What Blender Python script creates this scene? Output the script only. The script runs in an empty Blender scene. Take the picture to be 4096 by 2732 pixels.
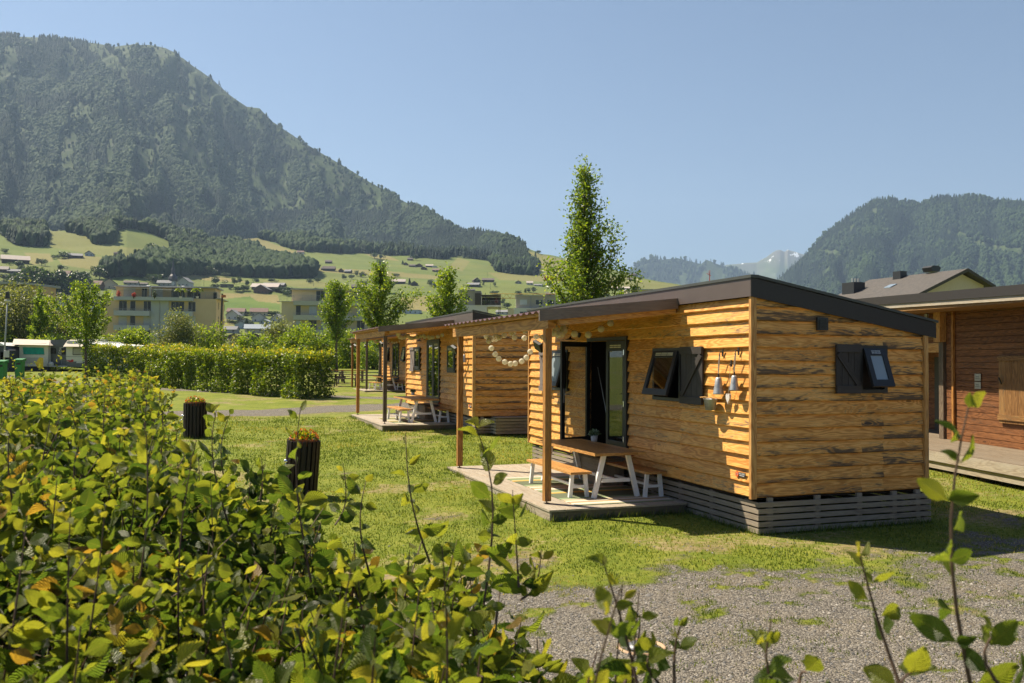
import bpy, math, random
import numpy as np
from mathutils import Vector, Matrix
random.seed(7); rng = np.random.default_rng(7)
S = bpy.context.scene
COL = S.collection
R = math.radians

# ---------------------------------------------------------------- camera
CAM_H, CAM_F = 2.41, 3509.0
def make_camera():
    cd = bpy.data.cameras.new('camera'); co = bpy.data.objects.new('camera', cd); COL.objects.link(co)
    cd.sensor_width = 36; cd.lens = CAM_F / 4096 * 36
    cd.clip_start = .05; cd.clip_end = 40000
    p, rho = R(1.345), R(.323)
    r = Vector((1, 0, 0)); fw = Vector((0, math.cos(p), math.sin(p))); u = r.cross(fw)
    r2 = r * math.cos(rho) + u * math.sin(rho); u2 = u * math.cos(rho) - r * math.sin(rho)
    M = Matrix((r2, u2, -fw)).transposed().to_4x4(); M.translation = (0, 0, CAM_H)
    co.matrix_world = M; S.camera = co
    cd.dof.use_dof = True; cd.dof.focus_distance = 14; cd.dof.aperture_fstop = 6.3
    return np.array(fw), np.array(r2), np.array(u2)
FW, RT, UP = make_camera()
def ray(px, py):
    return FW + RT * ((px - 2048) / CAM_F) - UP * ((py - 1366) / CAM_F)
def proj(P):
    d = P - np.array([0, 0, CAM_H]); k = d @ FW
    return 2048 + CAM_F * (d @ RT) / k, 1366 - CAM_F * (d @ UP) / k
def gz(x, y):
    return .019 * np.maximum(0, y - 12)
def at_depth(px, py, Y):
    d = ray(px, py); return np.array([0, 0, CAM_H]) + d * (Y / d[1])
def ground_at(px, Y):
    q = at_depth(px, 1440, Y); return (q[0], Y, float(gz(q[0], Y)))

# ---------------------------------------------------------------- object helpers
def tag(o, label=None, cat=None, group=None, kind=None):
    if label: o['label'] = label
    if cat: o['category'] = cat
    if group: o['group'] = group
    if kind: o['kind'] = kind
    return o
def empty(name, label, cat, loc=(0, 0, 0), rz=0, group=None):
    o = bpy.data.objects.new(name, None); COL.objects.link(o)
    o.location = loc; o.rotation_euler = (0, 0, rz); o.empty_display_size = .2
    return tag(o, label, cat, group)
def copy_tree(o, parent=None, loc=None, rz=None, label=None, scale=None):
    c = o.copy(); COL.objects.link(c); c.parent = parent
    if loc is not None: c.location = loc
    if rz is not None: c.rotation_euler = (0, 0, rz)
    if scale is not None: c.scale = scale if hasattr(scale, '__len__') else (scale,) * 3
    if label: c['label'] = label
    for ch in list(o.children): copy_tree(ch, c)
    return c

class MB:
    """collects boxes, tubes and prisms into ONE mesh; uv in metres runs along the longest side"""
    def __init__(s): s.v = []; s.f = []; s.uv = []; s.r = []; s.m = []
    def add(s, vs, fs, rnd=None, uvs=None, mat=0, M=None):
        rnd = random.random() if rnd is None else rnd
        n = len(s.v); vs = [Vector(v) for v in vs]
        if uvs is None:
            lo = [min(v[i] for v in vs) for i in range(3)]; hi = [max(v[i] for v in vs) for i in range(3)]
            ext = [hi[i] - lo[i] for i in range(3)]; ax = ext.index(max(ext))
        for f in fs:
            if uvs is None:
                a, b, c = vs[f[0]], vs[f[1]], vs[f[2]]
                nn = (b - a).cross(c - a); k = max(range(3), key=lambda i: abs(nn[i]))
                oth = [i for i in range(3) if i != k]
                if ax in oth: oth.remove(ax); ua, va = ax, oth[0]
                else: ua, va = oth
                s.uv.append([(vs[i][ua] + rnd * 37.7, vs[i][va] + rnd * 11.3) for i in f])
            else: s.uv.append([uvs[i] for i in f])
            s.f.append([i + n for i in f]); s.r.append(rnd); s.m.append(mat)
        s.v += [(M @ v) if M is not None else v for v in vs]
        return s
    def box(s, a, b, rnd=None, mat=0, M=None):
        x0, x1 = sorted((a[0], b[0])); y0, y1 = sorted((a[1], b[1])); z0, z1 = sorted((a[2], b[2]))
        vs = [(x0, y0, z0), (x1, y0, z0), (x1, y1, z0), (x0, y1, z0), (x0, y0, z1), (x1, y0, z1), (x1, y1, z1), (x0, y1, z1)]
        fs = [(0, 3, 2, 1), (4, 5, 6, 7), (0, 1, 5, 4), (1, 2, 6, 5), (2, 3, 7, 6), (3, 0, 4, 7)]
        return s.add(vs, fs, rnd, None, mat, M)
    def hexa(s, vs, rnd=None, mat=0, M=None):
        fs = [(0, 3, 2, 1), (4, 5, 6, 7), (0, 1, 5, 4), (1, 2, 6, 5), (2, 3, 7, 6), (3, 0, 4, 7)]
        return s.add(vs, fs, rnd, None, mat, M)
    def beam(s, p, q, w, h, rnd=None, mat=0, up=(0, 0, 1), M=None):
        p, q = Vector(p), Vector(q); L = (q - p).length; x = (q - p).normalized(); up = Vector(up)
        y = up.cross(x).normalized(); z = x.cross(y)
        T = Matrix((x, y, z)).transposed().to_4x4(); T.translation = p
        if M is not None: T = M @ T
        return s.box((0, -w / 2, -h / 2), (L, w / 2, h / 2), rnd, mat, T)
    def tube(s, pts, r, n=8, rnd=None, mat=0, cap=True, M=None):
        pts = [Vector(p) for p in pts]; rs = r if hasattr(r, '__len__') else [r] * len(pts)
        vs = []; px = None; uvs = []; acc = 0
        for i, p in enumerate(pts):
            t = (pts[min(i + 1, len(pts) - 1)] - pts[max(i - 1, 0)]).normalized()
            a = Vector((0, 0, 1)) if abs(t.z) < .9 else Vector((1, 0, 0))
            if px is None: x = a.cross(t).normalized()
            else: x = (px - t * px.dot(t)).normalized()
            px = x; y = t.cross(x)
            if i: acc += (p - pts[i - 1]).length
            for k in range(n):
                an = 2 * math.pi * k / n
                vs.append(p + (x * math.cos(an) + y * math.sin(an)) * rs[i]); uvs.append((acc, k / n * .4))
        fs = [(i * n + k, i * n + (k + 1) % n, (i + 1) * n + (k + 1) % n, (i + 1) * n + k) for i in range(len(pts) - 1) for k in range(n)]
        if cap: fs += [tuple(range(n))[::-1], tuple((len(pts) - 1) * n + k for k in range(n))]
        return s.add(vs, fs, rnd, uvs, mat, M)
    def lathe(s, prof, c=(0, 0, 0), n=20, rnd=None, mat=0, sx=1, sy=1, M=None):
        vs = []; uvs = []
        for r, z in prof:
            for k in range(n):
                a = 2 * math.pi * k / n; vs.append((c[0] + r * sx * math.cos(a), c[1] + r * sy * math.sin(a), c[2] + z)); uvs.append((k / n, z))
        fs = [(i * n + k, i * n + (k + 1) % n, (i + 1) * n + (k + 1) % n, (i + 1) * n + k) for i in range(len(prof) - 1) for k in range(n)]
        return s.add(vs, fs, rnd, uvs, mat, M)
    def prism(s, poly, axis, a, b, rnd=None, mat=0, M=None):
        """poly in the two other axes, extruded along axis from a to b"""
        n = len(poly); vs = []
        for t in (a, b):
            for p in poly:
                v = list(p); v.insert(axis, t); vs.append(v)
        fs = [tuple(range(n))[::-1], tuple(range(n, 2 * n))] + [(k, (k + 1) % n, n + (k + 1) % n, n + k) for k in range(n)]
        return s.add(vs, fs, rnd, None, mat, M)
    def build(s, name, mats, parent=None, smooth=False, bevel=0):
        me = bpy.data.meshes.new(name); me.from_pydata([tuple(v) for v in s.v], [], s.f)
        uv = me.uv_layers.new(name='UVMap'); flat = [c for f in s.uv for p in f for c in p]
        uv.data.foreach_set('uv', flat)
        at = me.attributes.new('rnd', 'FLOAT', 'FACE'); at.data.foreach_set('value', s.r)
        for m in (mats if isinstance(mats, (list, tuple)) else [mats]): me.materials.append(m)
        me.polygons.foreach_set('material_index', s.m)
        if smooth: me.polygons.foreach_set('use_smooth', [True] * len(s.f))
        me.update()
        o = bpy.data.objects.new(name, me); COL.objects.link(o); o.parent = parent
        if bevel:
            b = o.modifiers.new('edge', 'BEVEL'); b.width = bevel; b.segments = 2; b.limit_method = 'ANGLE'
        return o

def npmesh(name, V, F, mat, parent=None, smooth=False, vattr=None, fattr=None, uv=None, midx=None):
    """V (n,3) ; F list of (m,k) index arrays"""
    if not isinstance(F, list): F = [F]
    F = [f for f in F if len(f)]
    me = bpy.data.meshes.new(name); V = np.asarray(V, np.float32)
    me.vertices.add(len(V)); me.vertices.foreach_set('co', V.ravel())
    idx = np.concatenate([f.ravel() for f in F]).astype(np.int32)
    tot = np.concatenate([np.full(len(f), f.shape[1], np.int32) for f in F])
    st = np.concatenate([[0], np.cumsum(tot)[:-1]]).astype(np.int32)
    me.loops.add(len(idx)); me.loops.foreach_set('vertex_index', idx)
    me.polygons.add(len(tot)); me.polygons.foreach_set('loop_start', st); me.polygons.foreach_set('loop_total', tot)
    if smooth: me.polygons.foreach_set('use_smooth', np.ones(len(tot), bool))
    if midx is not None: me.polygons.foreach_set('material_index', np.asarray(midx, np.int32))
    for k, a in (vattr or {}).items():
        at = me.attributes.new(k, 'FLOAT', 'POINT'); at.data.foreach_set('value', np.asarray(a, np.float32))
    for k, a in (fattr or {}).items():
        at = me.attributes.new(k, 'FLOAT', 'FACE'); at.data.foreach_set('value', np.asarray(a, np.float32))
    if uv is not None:
        l = me.uv_layers.new(name='UVMap'); l.data.foreach_set('uv', np.asarray(uv, np.float32)[idx].ravel())
    for m in (mat if isinstance(mat, (list, tuple)) else [mat]): me.materials.append(m)
    me.update(calc_edges=True)
    o = bpy.data.objects.new(name, me); COL.objects.link(o); o.parent = parent
    return o

# ---------------------------------------------------------------- material helpers
class NT:
    def __init__(s, name):
        s.m = bpy.data.materials.new(name); s.m.use_nodes = True; s.t = s.m.node_tree; s.t.nodes.clear()
        s.out = s.t.nodes.new('ShaderNodeOutputMaterial')
    def n(s, typ, ins=None, **kw):
        nd = s.t.nodes.new('ShaderNode' + typ)
        for k, v in kw.items(): setattr(nd, k, v)
        for k, v in (ins or {}).items():
            sock = nd.inputs[k]
            if isinstance(v, bpy.types.NodeSocket): s.t.links.new(v, sock)
            else: sock.default_value = v
        return nd
    def math(s, op, a, b=0.0, c=None, clamp=False):
        d = {0: a, 1: b}
        if c is not None: d[2] = c
        return s.n('Math', d, operation=op, use_clamp=clamp).outputs[0]
    def ramp(s, fac, stops, interp='LINEAR'):
        nd = s.n('ValToRGB', {0: fac}); cr = nd.color_ramp; cr.interpolation = interp
        while len(cr.elements) < len(stops): cr.elements.new(.5)
        for e, (p, c) in zip(cr.elements, stops):
            e.position = p; e.color = (*c, 1) if len(c) == 3 else c
        return nd.outputs[0]
    def mix(s, fac, a, b, typ='MIX'):
        nd = s.n('Mix', data_type='RGBA', blend_type=typ)
        for k, v in ((0, fac), (6, a), (7, b)):
            if isinstance(v, bpy.types.NodeSocket): s.t.links.new(v, nd.inputs[k])
            else: nd.inputs[k].default_value = v if k == 0 else ((*v, 1) if len(v) == 3 else v)
        return nd.outputs[2]
    def noise(s, vec, scale, detail=4, rough=.55, dist=0, out=0):
        d = {'Scale': scale, 'Detail': detail, 'Roughness': rough, 'Distortion': dist}
        if vec is not None: d['Vector'] = vec
        return s.n('TexNoise', d).outputs[out]
    def stretch(s, vec, sc):
        return s.n('Mapping', {'Vector': vec, 'Scale': sc}).outputs[0]
    def bump(s, h, strength=.4, dist=.01):
        return s.n('Bump', {'Height': h, 'Strength': strength, 'Distance': dist}).outputs[0]
    def attr(s, name): return s.n('Attribute', attribute_name=name).outputs['Fac']
    def pri(s, col, rough=.6, normal=None, metal=0, spec=.5, **kw):
        d = {'Base Color': col if isinstance(col, bpy.types.NodeSocket) else (*col, 1), 'Roughness': rough, 'Metallic': metal, 'Specular IOR Level': spec}
        if normal is not None: d['Normal'] = normal
        d.update(kw)
        return s.n('BsdfPrincipled', d)
    def done(s, sh): s.t.links.new(sh.outputs[0], s.out.inputs[0]); return s.m
    def co(s, which='Object'): return s.n('TexCoord').outputs[which]

def simple(name, col, rough=.6, metal=0, var=.12, scale=6, spec=.5, bump=0):
    t = NT(name); n = t.noise(t.co(), scale, 5, .6)
    lo = tuple(c * (1 - var) for c in col); hi = tuple(min(1, c * (1 + var)) for c in col)
    c = t.ramp(n, [(.3, lo), (.7, hi)])
    nm = t.bump(n, .3, bump) if bump else None
    return t.done(t.pri(c, rough, nm, metal, spec))

def wood(name, light, mid, dark, weather=0.0, wcol=(.03, .026, .022), rough=.6, scale=1.0, grey=None, knots=.5, bs=.5, lap=False):
    t = NT(name); uv = t.co('UV'); rnd = t.attr('rnd')
    v = t.stretch(uv, (scale, scale, scale))
    base = t.noise(t.stretch(v, (.9, 7, 1)), 1.0, 2, .5, .25)
    kv = t.n('TexVoronoi', {'Vector': t.stretch(v, (1.15, 4.2, 1)), 'Scale': 1.0, 'Randomness': 1.0}, feature='F1').outputs['Distance']
    pull = t.math('MULTIPLY', t.math('SUBTRACT', .28, kv, clamp=True), 1.1)
    field = t.math('ADD', base, pull)
    rings = t.math('SINE', t.math('MULTIPLY', field, 62.0))
    fine = t.noise(t.stretch(v, (4, 90, 1)), 1.0, 3, .6)
    g = t.math('ADD', t.math('MULTIPLY', rings, .22), t.math('ADD', fine, t.math('MULTIPLY', t.math('SUBTRACT', rnd, .5), .35)))
    c = t.ramp(g, [(.15, dark), (.5, mid), (.85, light)])
    kn = t.math('MULTIPLY', t.math('GREATER_THAN', .085, kv), knots)
    c = t.mix(kn, c, tuple(x * .3 for x in dark))
    if weather:
        w1 = t.noise(t.stretch(uv, (.8, 5, 1)), 1.0, 5, .65, .3)
        w2 = t.noise(t.stretch(uv, (5, 45, 1)), 1.0, 3, .7)
        w = t.math('ADD', t.math('MULTIPLY', w1, .8), t.math('ADD', t.math('MULTIPLY', w2, .42), t.math('MULTIPLY', rings, .07)))
        w = t.math('ADD', w, t.math('MULTIPLY', t.math('SUBTRACT', rnd, .5), .12))
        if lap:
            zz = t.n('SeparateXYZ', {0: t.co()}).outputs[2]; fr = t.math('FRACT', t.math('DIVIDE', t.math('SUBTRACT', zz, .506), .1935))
            w = t.math('ADD', w, t.math('MULTIPLY', t.math('SUBTRACT', .36, fr), .24))  # darker board foot: weather stain plus board-line shadow put into the colour
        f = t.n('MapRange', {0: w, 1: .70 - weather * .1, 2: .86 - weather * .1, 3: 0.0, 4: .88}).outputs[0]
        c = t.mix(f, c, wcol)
    if grey:
        gn = t.noise(t.stretch(uv, (1.5, 3, 1)), 1.0, 4, .6)
        c = t.mix(t.n('MapRange', {0: gn, 1: .35, 2: .7, 3: .2, 4: .9}).outputs[0], c, grey)
    h = t.math('ADD', fine, t.math('MULTIPLY', rings, .25))
    return t.done(t.pri(c, rough, t.bump(h, bs, .004), spec=.35))

def leafmat(name, ramp, trans=.45, veins=0, rough=.45, var=True):
    t = NT(name); rnd = t.attr('rnd')
    c = t.ramp(rnd, ramp)
    nm = None
    if veins:
        uv = t.n('SeparateXYZ', {0: t.co('UV')}); u, v = uv.outputs[0], uv.outputs[1]
        av = t.math('ABSOLUTE', v)
        st = t.math('SINE', t.math('MULTIPLY', t.math('SUBTRACT', u, t.math('MULTIPLY', av, .16)), 88.0))
        mid = t.math('SUBTRACT', 1.0, t.math('MULTIPLY', av, 12.0), clamp=True)
        c = t.mix(t.math('MULTIPLY', t.math('ADD', t.math('MULTIPLY', st, .5), .5), .18 * veins), c, (.02, .03, .004))
        c = t.mix(t.math('MULTIPLY', mid, .5), c, (.25, .26, .08))
        nm = t.bump(st, .75 * veins, .004)
    p = t.pri(c, rough, nm, spec=.55)
    tc = t.mix(1.0, c, (2.2, 2.0, .8), 'MULTIPLY')
    tr = t.n('BsdfTranslucent', {'Color': tc})
    if nm is not None: t.t.links.new(nm, tr.inputs['Normal'])
    mx = t.n('MixShader', {0: trans}); t.t.links.new(p.outputs[0], mx.inputs[1]); t.t.links.new(tr.outputs[0], mx.inputs[2])
    return t.done(mx)
# ---------------------------------------------------------------- light, sky, air
SUN = Vector((-.885, .465, 1.327)).normalized()
EL = math.asin(SUN.z); AZ = math.atan2(SUN.x, SUN.y)
def make_light():
    w = bpy.data.worlds.new('World'); S.world = w; w.use_nodes = True; nt = w.node_tree
    bg = nt.nodes['Background']; sky = nt.nodes.new('ShaderNodeTexSky'); sky.sky_type = 'NISHITA'
    sky.sun_disc = False; sky.sun_elevation = EL; sky.sun_rotation = AZ % (2 * math.pi)
    sky.altitude = 500; sky.air_density = 1.0; sky.dust_density = .8; sky.ozone_density = 3.0
    nt.links.new(sky.outputs[0], bg.inputs[0]); bg.inputs[1].default_value = SKY_STRENGTH
    ld = bpy.data.lights.new('sun', 'SUN'); lo = bpy.data.objects.new('sun', ld); COL.objects.link(lo)
    ld.energy = SUN_STRENGTH; ld.angle = R(.53); ld.color = (1, .88, .68)
    lo.rotation_euler = SUN.to_track_quat('Z', 'Y').to_euler(); lo.location = (0, 0, 60)
    S.view_settings.view_transform = 'Standard'; S.view_settings.look = 'None'
    S.view_settings.exposure = EXPOSURE; S.view_settings.gamma = 1
    S.cycles.max_bounces = 8; S.cycles.diffuse_bounces = 3; S.cycles.glossy_bounces = 3; S.cycles.transmission_bounces = 6
    S.cycles.transparent_max_bounces = 12; S.cycles.volume_bounces = 0; S.cycles.use_denoising = True
    S.cycles.sample_clamp_indirect = 6; S.cycles.caustics_reflective = False; S.cycles.caustics_refractive = False
SKY_STRENGTH, SUN_STRENGTH, EXPOSURE = .05, 5.0, 1.15
make_light()
def make_haze():
    b = MB().box((-11500, -60, -3), (11500, 12500, 2300)); m = bpy.data.materials.new('haze_air'); m.use_nodes = True
    nt = m.node_tree; nt.nodes.clear(); o = nt.nodes.new('ShaderNodeOutputMaterial'); v = nt.nodes.new('ShaderNodeVolumePrincipled')
    v.inputs['Color'].default_value = (.50, .70, 1, 1); v.inputs['Density'].default_value = HAZE; v.inputs['Anisotropy'].default_value = .2
    nt.links.new(v.outputs[0], o.inputs['Volume'])
    h = b.build('haze', m); tag(h, kind='stuff')
HAZE = 7.5e-5
if HAZE: make_haze()

# ---------------------------------------------------------------- terrain: a grid in bearing and distance
def interp_rows(px, cols, key):
    """cols: {px: [(r,py),...]} with equal knot counts -> knots interpolated over px"""
    ks = sorted(cols); A = np.array([[kn[key] for kn in cols[k]] for k in ks], float)
    return np.stack([np.interp(px, ks, A[:, j]) for j in range(A.shape[1])], 1)
def vnoise(x, y, seed=0):
    """cheap value noise"""
    xi = np.floor(x).astype(int); yi = np.floor(y).astype(int); xf = x - xi; yf = y - yi
    xf = xf * xf * (3 - 2 * xf); yf = yf * yf * (3 - 2 * yf)
    def h(a, b):
        n = (a * 374761393 + b * 668265263 + seed * 1442695041) & 0x7fffffff
        n = ((n ^ (n >> 13)) * 1274126177) & 0x7fffffff
        return ((n ^ (n >> 16)) & 0xffff) / 65535.0
    return (h(xi, yi) * (1 - xf) + h(xi + 1, yi) * xf) * (1 - yf) + (h(xi, yi + 1) * (1 - xf) + h(xi + 1, yi + 1) * xf) * yf
def fbm(x, y, o=4, seed=0):
    s = 0; a = .5; t = 0
    for i in range(o): s = s + a * vnoise(x * 2 ** i, y * 2 ** i, seed + i); t += a; a *= .5
    return s / t
class Polar:
    def __init__(s, pxs, rs, zfun):
        s.px, s.r = pxs, rs; PX, RR = np.meshgrid(pxs, rs, indexing='ij')
        tx = (pxs - 2048) / CAM_F; s.th = np.arctan(tx)
        TH = np.repeat(s.th[:, None], len(rs), 1)
        s.X = RR * np.sin(TH); s.Y = RR * np.cos(TH); s.PX = PX; s.RR = RR
        s.Z = zfun(PX, RR, s.X, s.Y)
        P = np.stack([s.X, s.Y, s.Z], -1); s.qx, s.qy = proj(P); s.P = P
        run = np.minimum.accumulate(s.qy, 1); s.vis = np.zeros_like(s.qy, bool); s.vis[:, 1:] = s.qy[:, 1:] < run[:, :-1] - 1e-6
        s.area = np.zeros_like(s.qy); s.area[:, 1:] = np.maximum(0, run[:, :-1] - s.qy[:, 1:]); s.run = run
    def build(s, name, mat, attrs):
        n, m = s.Z.shape; i = np.arange(n * m).reshape(n, m)
        F = np.stack([i[:-1, :-1], i[1:, :-1], i[1:, 1:], i[:-1, 1:]], -1).reshape(-1, 4)
        o = npmesh(name, s.P.reshape(-1, 3), F, mat, smooth=True, vattr={k: v.ravel() for k, v in attrs.items()})
        return tag(o, kind='structure')
    def spot(s, px, py):
        """the point of this terrain seen at (px,py)"""
        c = int(np.clip(np.searchsorted(s.qx[:, len(s.r) // 2], px), 1, len(s.px) - 1))
        row = s.run[c]; k = int(np.argmax(row <= py))
        if row[k] > py: k = len(row) - 1
        a = s.qy[c, k - 1]; b = s.qy[c, k]; t = 0 if k == 0 or a == b else float(np.clip((a - py) / (a - b), 0, 1))
        p = s.P[c, k - 1] * (1 - t) + s.P[c, k] * t
        r = math.hypot(p[0], p[1]); tx = (px - 2048) / CAM_F
        return np.array([tx * r / math.hypot(1, tx), r / math.hypot(1, tx), p[2]])
    def height(s, c, k): return s.Z[c, k]
def inpoly(px, py, poly):
    x = np.array([p[0] for p in poly]); y = np.array([p[1] for p in poly]); r = np.zeros(px.shape, bool)
    j = len(poly) - 1
    for i in range(len(poly)):
        c = ((y[i] > py) != (y[j] > py)) & (px < (x[j] - x[i]) * (py - y[i]) / (y[j] - y[i] + 1e-12) + x[i]); r ^= c; j = i
    return r
HOR = 1448.4
def z_of(px, py, r):
    """height that a point at bearing px and distance r needs to be seen at py"""
    tx = (px - 2048) / CAM_F; c = 1 / np.sqrt(1 + tx * tx); Y = r * c
    hor = HOR + (px - 2048) * .00564
    return CAM_H + (hor - py) / CAM_F * Y * 1.0006
RIDGE = np.array([(-900, 170), (-400, 100), (0, 125), (105, 131), (174, 136), (279, 144), (366, 153), (436, 166), (480, 158), (523, 153), (575, 155), (645, 174), (732, 226), (836, 296), (906, 357), (976, 409), (1028, 418), (1080, 470), (1185, 540), (1289, 601), (1394, 662), (1481, 714), (1568, 767), (1655, 819), (1738, 855), (1806, 900), (1860, 915), (1928, 918), (1977, 940), (2026, 960), (2070, 985), (2109, 1003), (2143, 1012), (2178, 1025), (2250, 1045), (2350, 1066), (2473, 1088), (2536, 1103), (2625, 1128), (2700, 1139), (2746, 1147), (2900, 1190), (3100, 1250), (4096, 1330), (5200, 1360)], float)
SLOPE = {  # bearing: (distance, picture height) of foot, meadow and wood edge
    -900: [(450, 1395), (700, 1205), (1000, 1040), (1300, 930), (2300, 560)],
    0: [(450, 1395), (700, 1200), (1000, 1032), (1300, 925), (2300, 600)],
    500: [(450, 1400), (720, 1215), (1020, 1060), (1350, 915), (2300, 620)],
    800: [(450, 1400), (720, 1255), (1000, 1140), (1500, 960), (2400, 690)],
    1050: [(450, 1400), (790, 1235), (1000, 1152), (1800, 950), (2500, 760)],
    1500: [(450, 1402), (780, 1235), (1150, 1110), (1800, 1005), (2400, 900)],
    1900: [(450, 1404), (780, 1240), (1150, 1130), (1700, 1028), (2150, 960)],
    2109: [(450, 1404), (780, 1245), (1150, 1135), (1500, 1070), (1750, 1025)],
    2473: [(450, 1405), (780, 1250), (1050, 1175), (1300, 1125), (1500, 1095)],
    2750: [(450, 1407), (780, 1270), (1000, 1200), (1200, 1165), (1300, 1152)],
    3100: [(450, 1410), (780, 1330), (950, 1290), (1100, 1265), (1200, 1254)],
    5200: [(450, 1415), (780, 1390), (950, 1375), (1100, 1365), (1200, 1362)]}
RIDGE_R = np.array([(-900, 3800), (600, 3700), (1100, 3500), (1600, 3000), (1900, 2550), (2109, 2050), (2473, 1650), (2750, 1400), (3100, 1300), (5200, 1300)], float)
def slope_z(PX, RR, X, Y):
    out = np.zeros_like(PX); pxs = PX[:, 0]; K = interp_rows(pxs, SLOPE, 0); A = interp_rows(pxs, SLOPE, 1)
    rp = np.interp(pxs, RIDGE[:, 0], RIDGE[:, 1]); rr = np.interp(pxs, RIDGE_R[:, 0], RIDGE_R[:, 1])
    for i, px in enumerate(pxs):
        tree = 12 if px < 2070 else 0
        kr = [250, 330] + list(K[i]) + [rr[i], rr[i] * 1.25, rr[i] * 1.6]
        g = [float(gz(0, k / math.hypot(1, (px - 2048) / CAM_F))) for k in kr[:2]]
        zs = g + [z_of(px, a, k) for a, k in zip(A[i], K[i])]
        zr = z_of(px, rp[i] + tree, rr[i]); zs += [zr, zr * .75, zr * .3]
        kr = np.array(kr); zs = np.array(zs)
        # smooth (monotone cubic) through the knots
        h = np.diff(kr); d = np.diff(zs) / h; m = np.zeros(len(kr)); m[1:-1] = np.where(d[1:] * d[:-1] > 0, 2 * d[1:] * d[:-1] / (d[1:] + d[:-1] + 1e-9), 0); m[0] = d[0]; m[-1] = d[-1]
        r = RR[i]; j = np.clip(np.searchsorted(kr, r) - 1, 0, len(h) - 1); t = np.clip((r - kr[j]) / h[j], 0, 1)
        out[i] = (2 * t ** 3 - 3 * t ** 2 + 1) * zs[j] + (t ** 3 - 2 * t ** 2 + t) * h[j] * m[j] + (-2 * t ** 3 + 3 * t ** 2) * zs[j + 1] + (t ** 3 - t ** 2) * h[j] * m[j + 1]
    u = RR / rr[:, None]; r3 = K[:, 3][:, None]
    up = np.clip((RR - r3) / 500, 0, 1) * np.clip((1 - u) / .12, 0, 1)
    g1 = np.abs(fbm(PX / 190 + fbm(RR / 500, PX / 300, 3, 5) * 2.2, RR / 1500, 4, 3) - .5) * 2
    out -= up * (1 - g1) * np.where(PX < 2000, 150, 20) * np.clip((rr[:, None] - 1500) / 1500, 0, 1)
    out += up * (fbm(X / 160, Y / 160, 4, 9) - .5) * 60
    mead = np.clip((RR - 600) / 300, 0, 1) * (1 - up)
    out += mead * (fbm(X / 180, Y / 180, 3, 21) - .5) * 16
    return out
left = Polar(np.arange(-900, 5200, 4.0), np.concatenate([np.linspace(250, 800, 90), np.linspace(806, 2000, 210), np.linspace(2008, 5900, 260)]), slope_z)
WOODS = [
    # the great wood above the meadows
    [(-900, 990), (0, 930), (30, 965), (60, 985), (120, 992), (174, 990), (178, 908), (244, 921), (348, 938), (374, 973), (444, 978), (449, 921), (523, 915), (592, 919), (640, 945), (688, 978), (700, 1000), (720, 1010), (760, 985), (830, 955), (938, 934), (1045, 950), (1158, 995), (1219, 1010), (1480, 1012), (1560, 1020), (1655, 1028), (1786, 1034), (1830, 1028), (1953, 1040), (1985, 1085), (2050, 1095), (2140, 1100), (2150, 1070), (2100, 1040), (2109, 1012), (2095, 985), (2000, 900), (1500, 640), (600, 60), (-900, 40)],
    # wooded spur
    [(515, 1100), (540, 1078), (600, 1050), (690, 1030), (760, 985), (860, 985), (950, 985), (1040, 1018), (1150, 1042), (1195, 1050), (1240, 1072), (1262, 1090), (1254, 1110), (1150, 1112), (1000, 1108), (836, 1095), (700, 1100), (600, 1118)],
    [(400, 1100), (430, 1085), (480, 1082), (540, 1090), (560, 1100), (420, 1110)],
]
def woods_mask(P): return P.qx, P.qy
lw = np.zeros_like(left.qx, bool)
jx = left.qx + (fbm(left.X / 60, left.Y / 60, 3, 31) - .5) * 26; jy = left.qy + (fbm(left.X / 45, left.Y / 45, 3, 33) - .5) * 16
for w in WOODS: lw |= inpoly(jx, jy, w)
lw |= (left.RR > 2700) & (left.PX < 2080)
# clearings and rock on the mountain
bare = (fbm(left.PX / 60 + left.RR / 900, left.RR / 260, 4, 41) > .585) & (left.qy < 850) & (left.RR > 2300)
summit = inpoly(jx, jy, [(500, 120), (540, 175), (600, 260), (700, 360), (800, 420), (880, 440), (1100, 560), (1330, 700), (1450, 760), (1500, 735), (1180, 525), (1000, 405), (800, 260), (640, 150)])
bare |= summit & (fbm(left.PX / 30, left.RR / 120, 3, 43) > .34)
# dry and mown fields
fields = [([(940, 938), (1045, 956), (1158, 999), (1219, 1012), (1200, 1030), (1100, 1005), (960, 965)], .9), ([(180, 915), (350, 945), (500, 990), (700, 1000), (500, 1035), (330, 1010), (180, 985)], .55),
          ([(95, 1010), (200, 1015), (215, 1045), (130, 1060)], .85), ([(230, 1035), (330, 1020), (520, 1040), (540, 1070), (380, 1080), (250, 1060)], .8),
          ([(700, 1085), (900, 1110), (1000, 1130), (850, 1125), (690, 1100)], 1.0), ([(860, 1175), (1010, 1172), (1000, 1185), (850, 1200)], 1.0), ([(1010, 1172), (1110, 1180), (1120, 1215), (1030, 1205), (1000, 1185)], 1.0),
          ([(1240, 1070), (1500, 1080), (1800, 1108), (1800, 1120), (1450, 1100), (1250, 1085)], .85), ([(1450, 1010), (1560, 1025), (1600, 1045), (1500, 1035)], .9),
          ([(1000, 1120), (1250, 1122), (1450, 1150), (1200, 1150)], .6), ([(1830, 1030), (1880, 1045), (1850, 1085), (1790, 1075)], .7), ([(1600, 1190), (1750, 1180), (1900, 1235), (1600, 1250)], .95),
          ([(1950, 1090), (2250, 1095), (2240, 1130), (2000, 1120)], .7), ([(2109, 1003), (2300, 1050), (2240, 1090), (2150, 1085)], .75), ([(2440, 1100), (2750, 1145), (2700, 1160), (2430, 1150)], .6),
          ([(880, 1275), (940, 1270), (935, 1310), (880, 1310)], .8)]
dry = fbm(left.X / 90, left.Y / 90, 4, 51) * .35 + .1
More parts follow.
